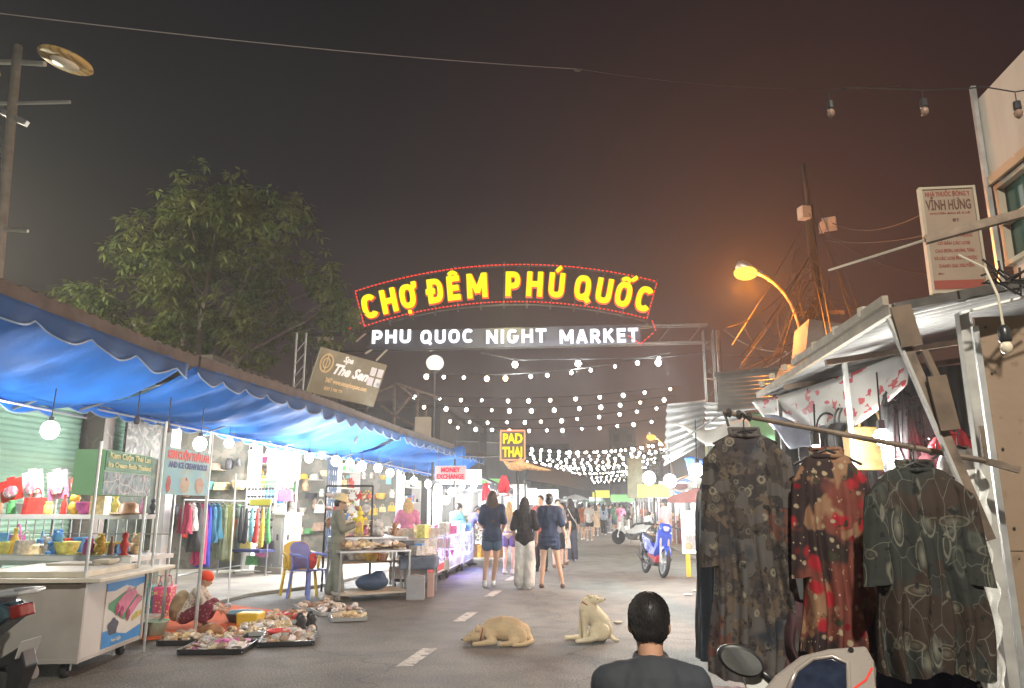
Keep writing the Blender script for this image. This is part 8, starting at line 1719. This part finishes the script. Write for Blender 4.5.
crowd = [(583, 540, 0), (590, 541, 4), (596, 536, 1), (604, 535, 2), (600, 531, 0), (610, 533, 3), (616, 536, 0), (621, 538, 3), (613, 529, 1), (627, 533, 2), (606, 527, 4), (594, 529, 2), (588, 530, 1), (620, 527, 0), (632, 530, 4), (602, 524, 1), (612, 523, 2), (598, 522, 3), (590, 523, 0), (624, 524, 1), (608, 520, 0), (616, 520, 4), (596, 519, 1), (603, 518, 2), (629, 522, 3), (612, 518, 1), (580, 533, 2), (574, 527, 3), (585, 520, 4), (638, 527, 0), (644, 531, 1), (568, 532, 0), (578, 522, 1), (636, 521, 2), (572, 524, 1), (592, 526, 0), (599, 526, 4), (616, 526, 2), (622, 530, 0), (607, 521, 3), (619, 517, 1), (592, 517, 2), (600, 515, 0), (610, 516, 4), (626, 517, 3), (583, 527, 1), (631, 526, 2), (578, 516, 0), (641, 523, 3)]
made = {}; wn = {0: 'walking person in shorts', 1: 'long haired woman in a skirt', 2: 'long haired woman in trousers', 3: 'person in trousers with raised forearms', 4: 'person in shorts with tied hair'}
crowd.sort(key=lambda c: -c[1]); placed = []
for k, (px, py, ty) in enumerate(crowd):
    p = G(px, py); ti, bi = (k * 7 + 1) % 10, (k * 3) % 5
    lab = '%s, %s top, %s nearest in the crowd' % (wn[ty], topn[ti], ORD[k] if k < 20 else 'no. %d' % (k + 1))
    rz = rnd.choice((0, .2, -.2, 3.1, 2.9, 1.5, -1.4)) if py < 536 else rnd.uniform(-.2, .2)
    if ty not in made:
        pr_ = PR[ty]; made[ty] = human(p, rz, 1.62, lab, pr_['pose'], (tops[ti], pr_['sl'], .08, .025), (bots[bi],) + pr_['bt'], pr_['hair'], (snk, 0), group='people strolling down the street', vox=.022); o = made[ty]
        for c_ in bpy.data.objects:
            if c_.parent == o and c_.name.split('.')[0] in ('shirt', 'shorts', 'trousers', 'skirt'): c_.material_slots[0].link = 'OBJECT'; c_.material_slots[0].material = tops[ti] if c_.name.startswith('shirt') else bots[bi]
    else:
        o = copy_tree(made[ty], p, rz, lab); s_ = rnd.uniform(.92, 1.04); o.scale = (s_,) * 3
        for c_ in bpy.data.objects:
            if c_.parent == o and c_.material_slots and c_.material_slots[0].link == 'OBJECT': c_.material_slots[0].material = tops[ti] if c_.name.startswith('shirt') else bots[bi]
# small litter on the road
for k, (px, py) in enumerate(((695, 592), (688, 596), (706, 612), (702, 620), (618, 624))):
    p = G(px, py); mb = MB(); mb.sph((0, 0, .02), (rnd.uniform(.04, .09), .04, .02), 7); tag(mb.build('litter', MT['white'] if k % 2 else MT['cream'], loc=p + Vector((0, 0, .0)), smooth=True), 'scrap of pale litter, %s of five on the asphalt near the shirts' % ORD[k], 'litter', 'litter on the road')
# ================================================================ HAZE
mb = MB(); mb.box((0, 60, 6.5), (130, 160, 15))
hz = mb.build('haze', M('haze_air', (1, 1, 1), var=0)); hz['kind'] = 'stuff'
n_ = hz.data.materials[0].node_tree; n_.nodes.remove(n_.nodes['Principled BSDF']); pv = n_.nodes.new('ShaderNodeVolumePrincipled')
pv.inputs['Color'].default_value = (.93, .95, 1, 1); pv.inputs['Density'].default_value = .0029; pv.inputs['Anisotropy'].default_value = .55
n_.links.new(pv.outputs[0], n_.nodes['Material Output'].inputs['Volume'])
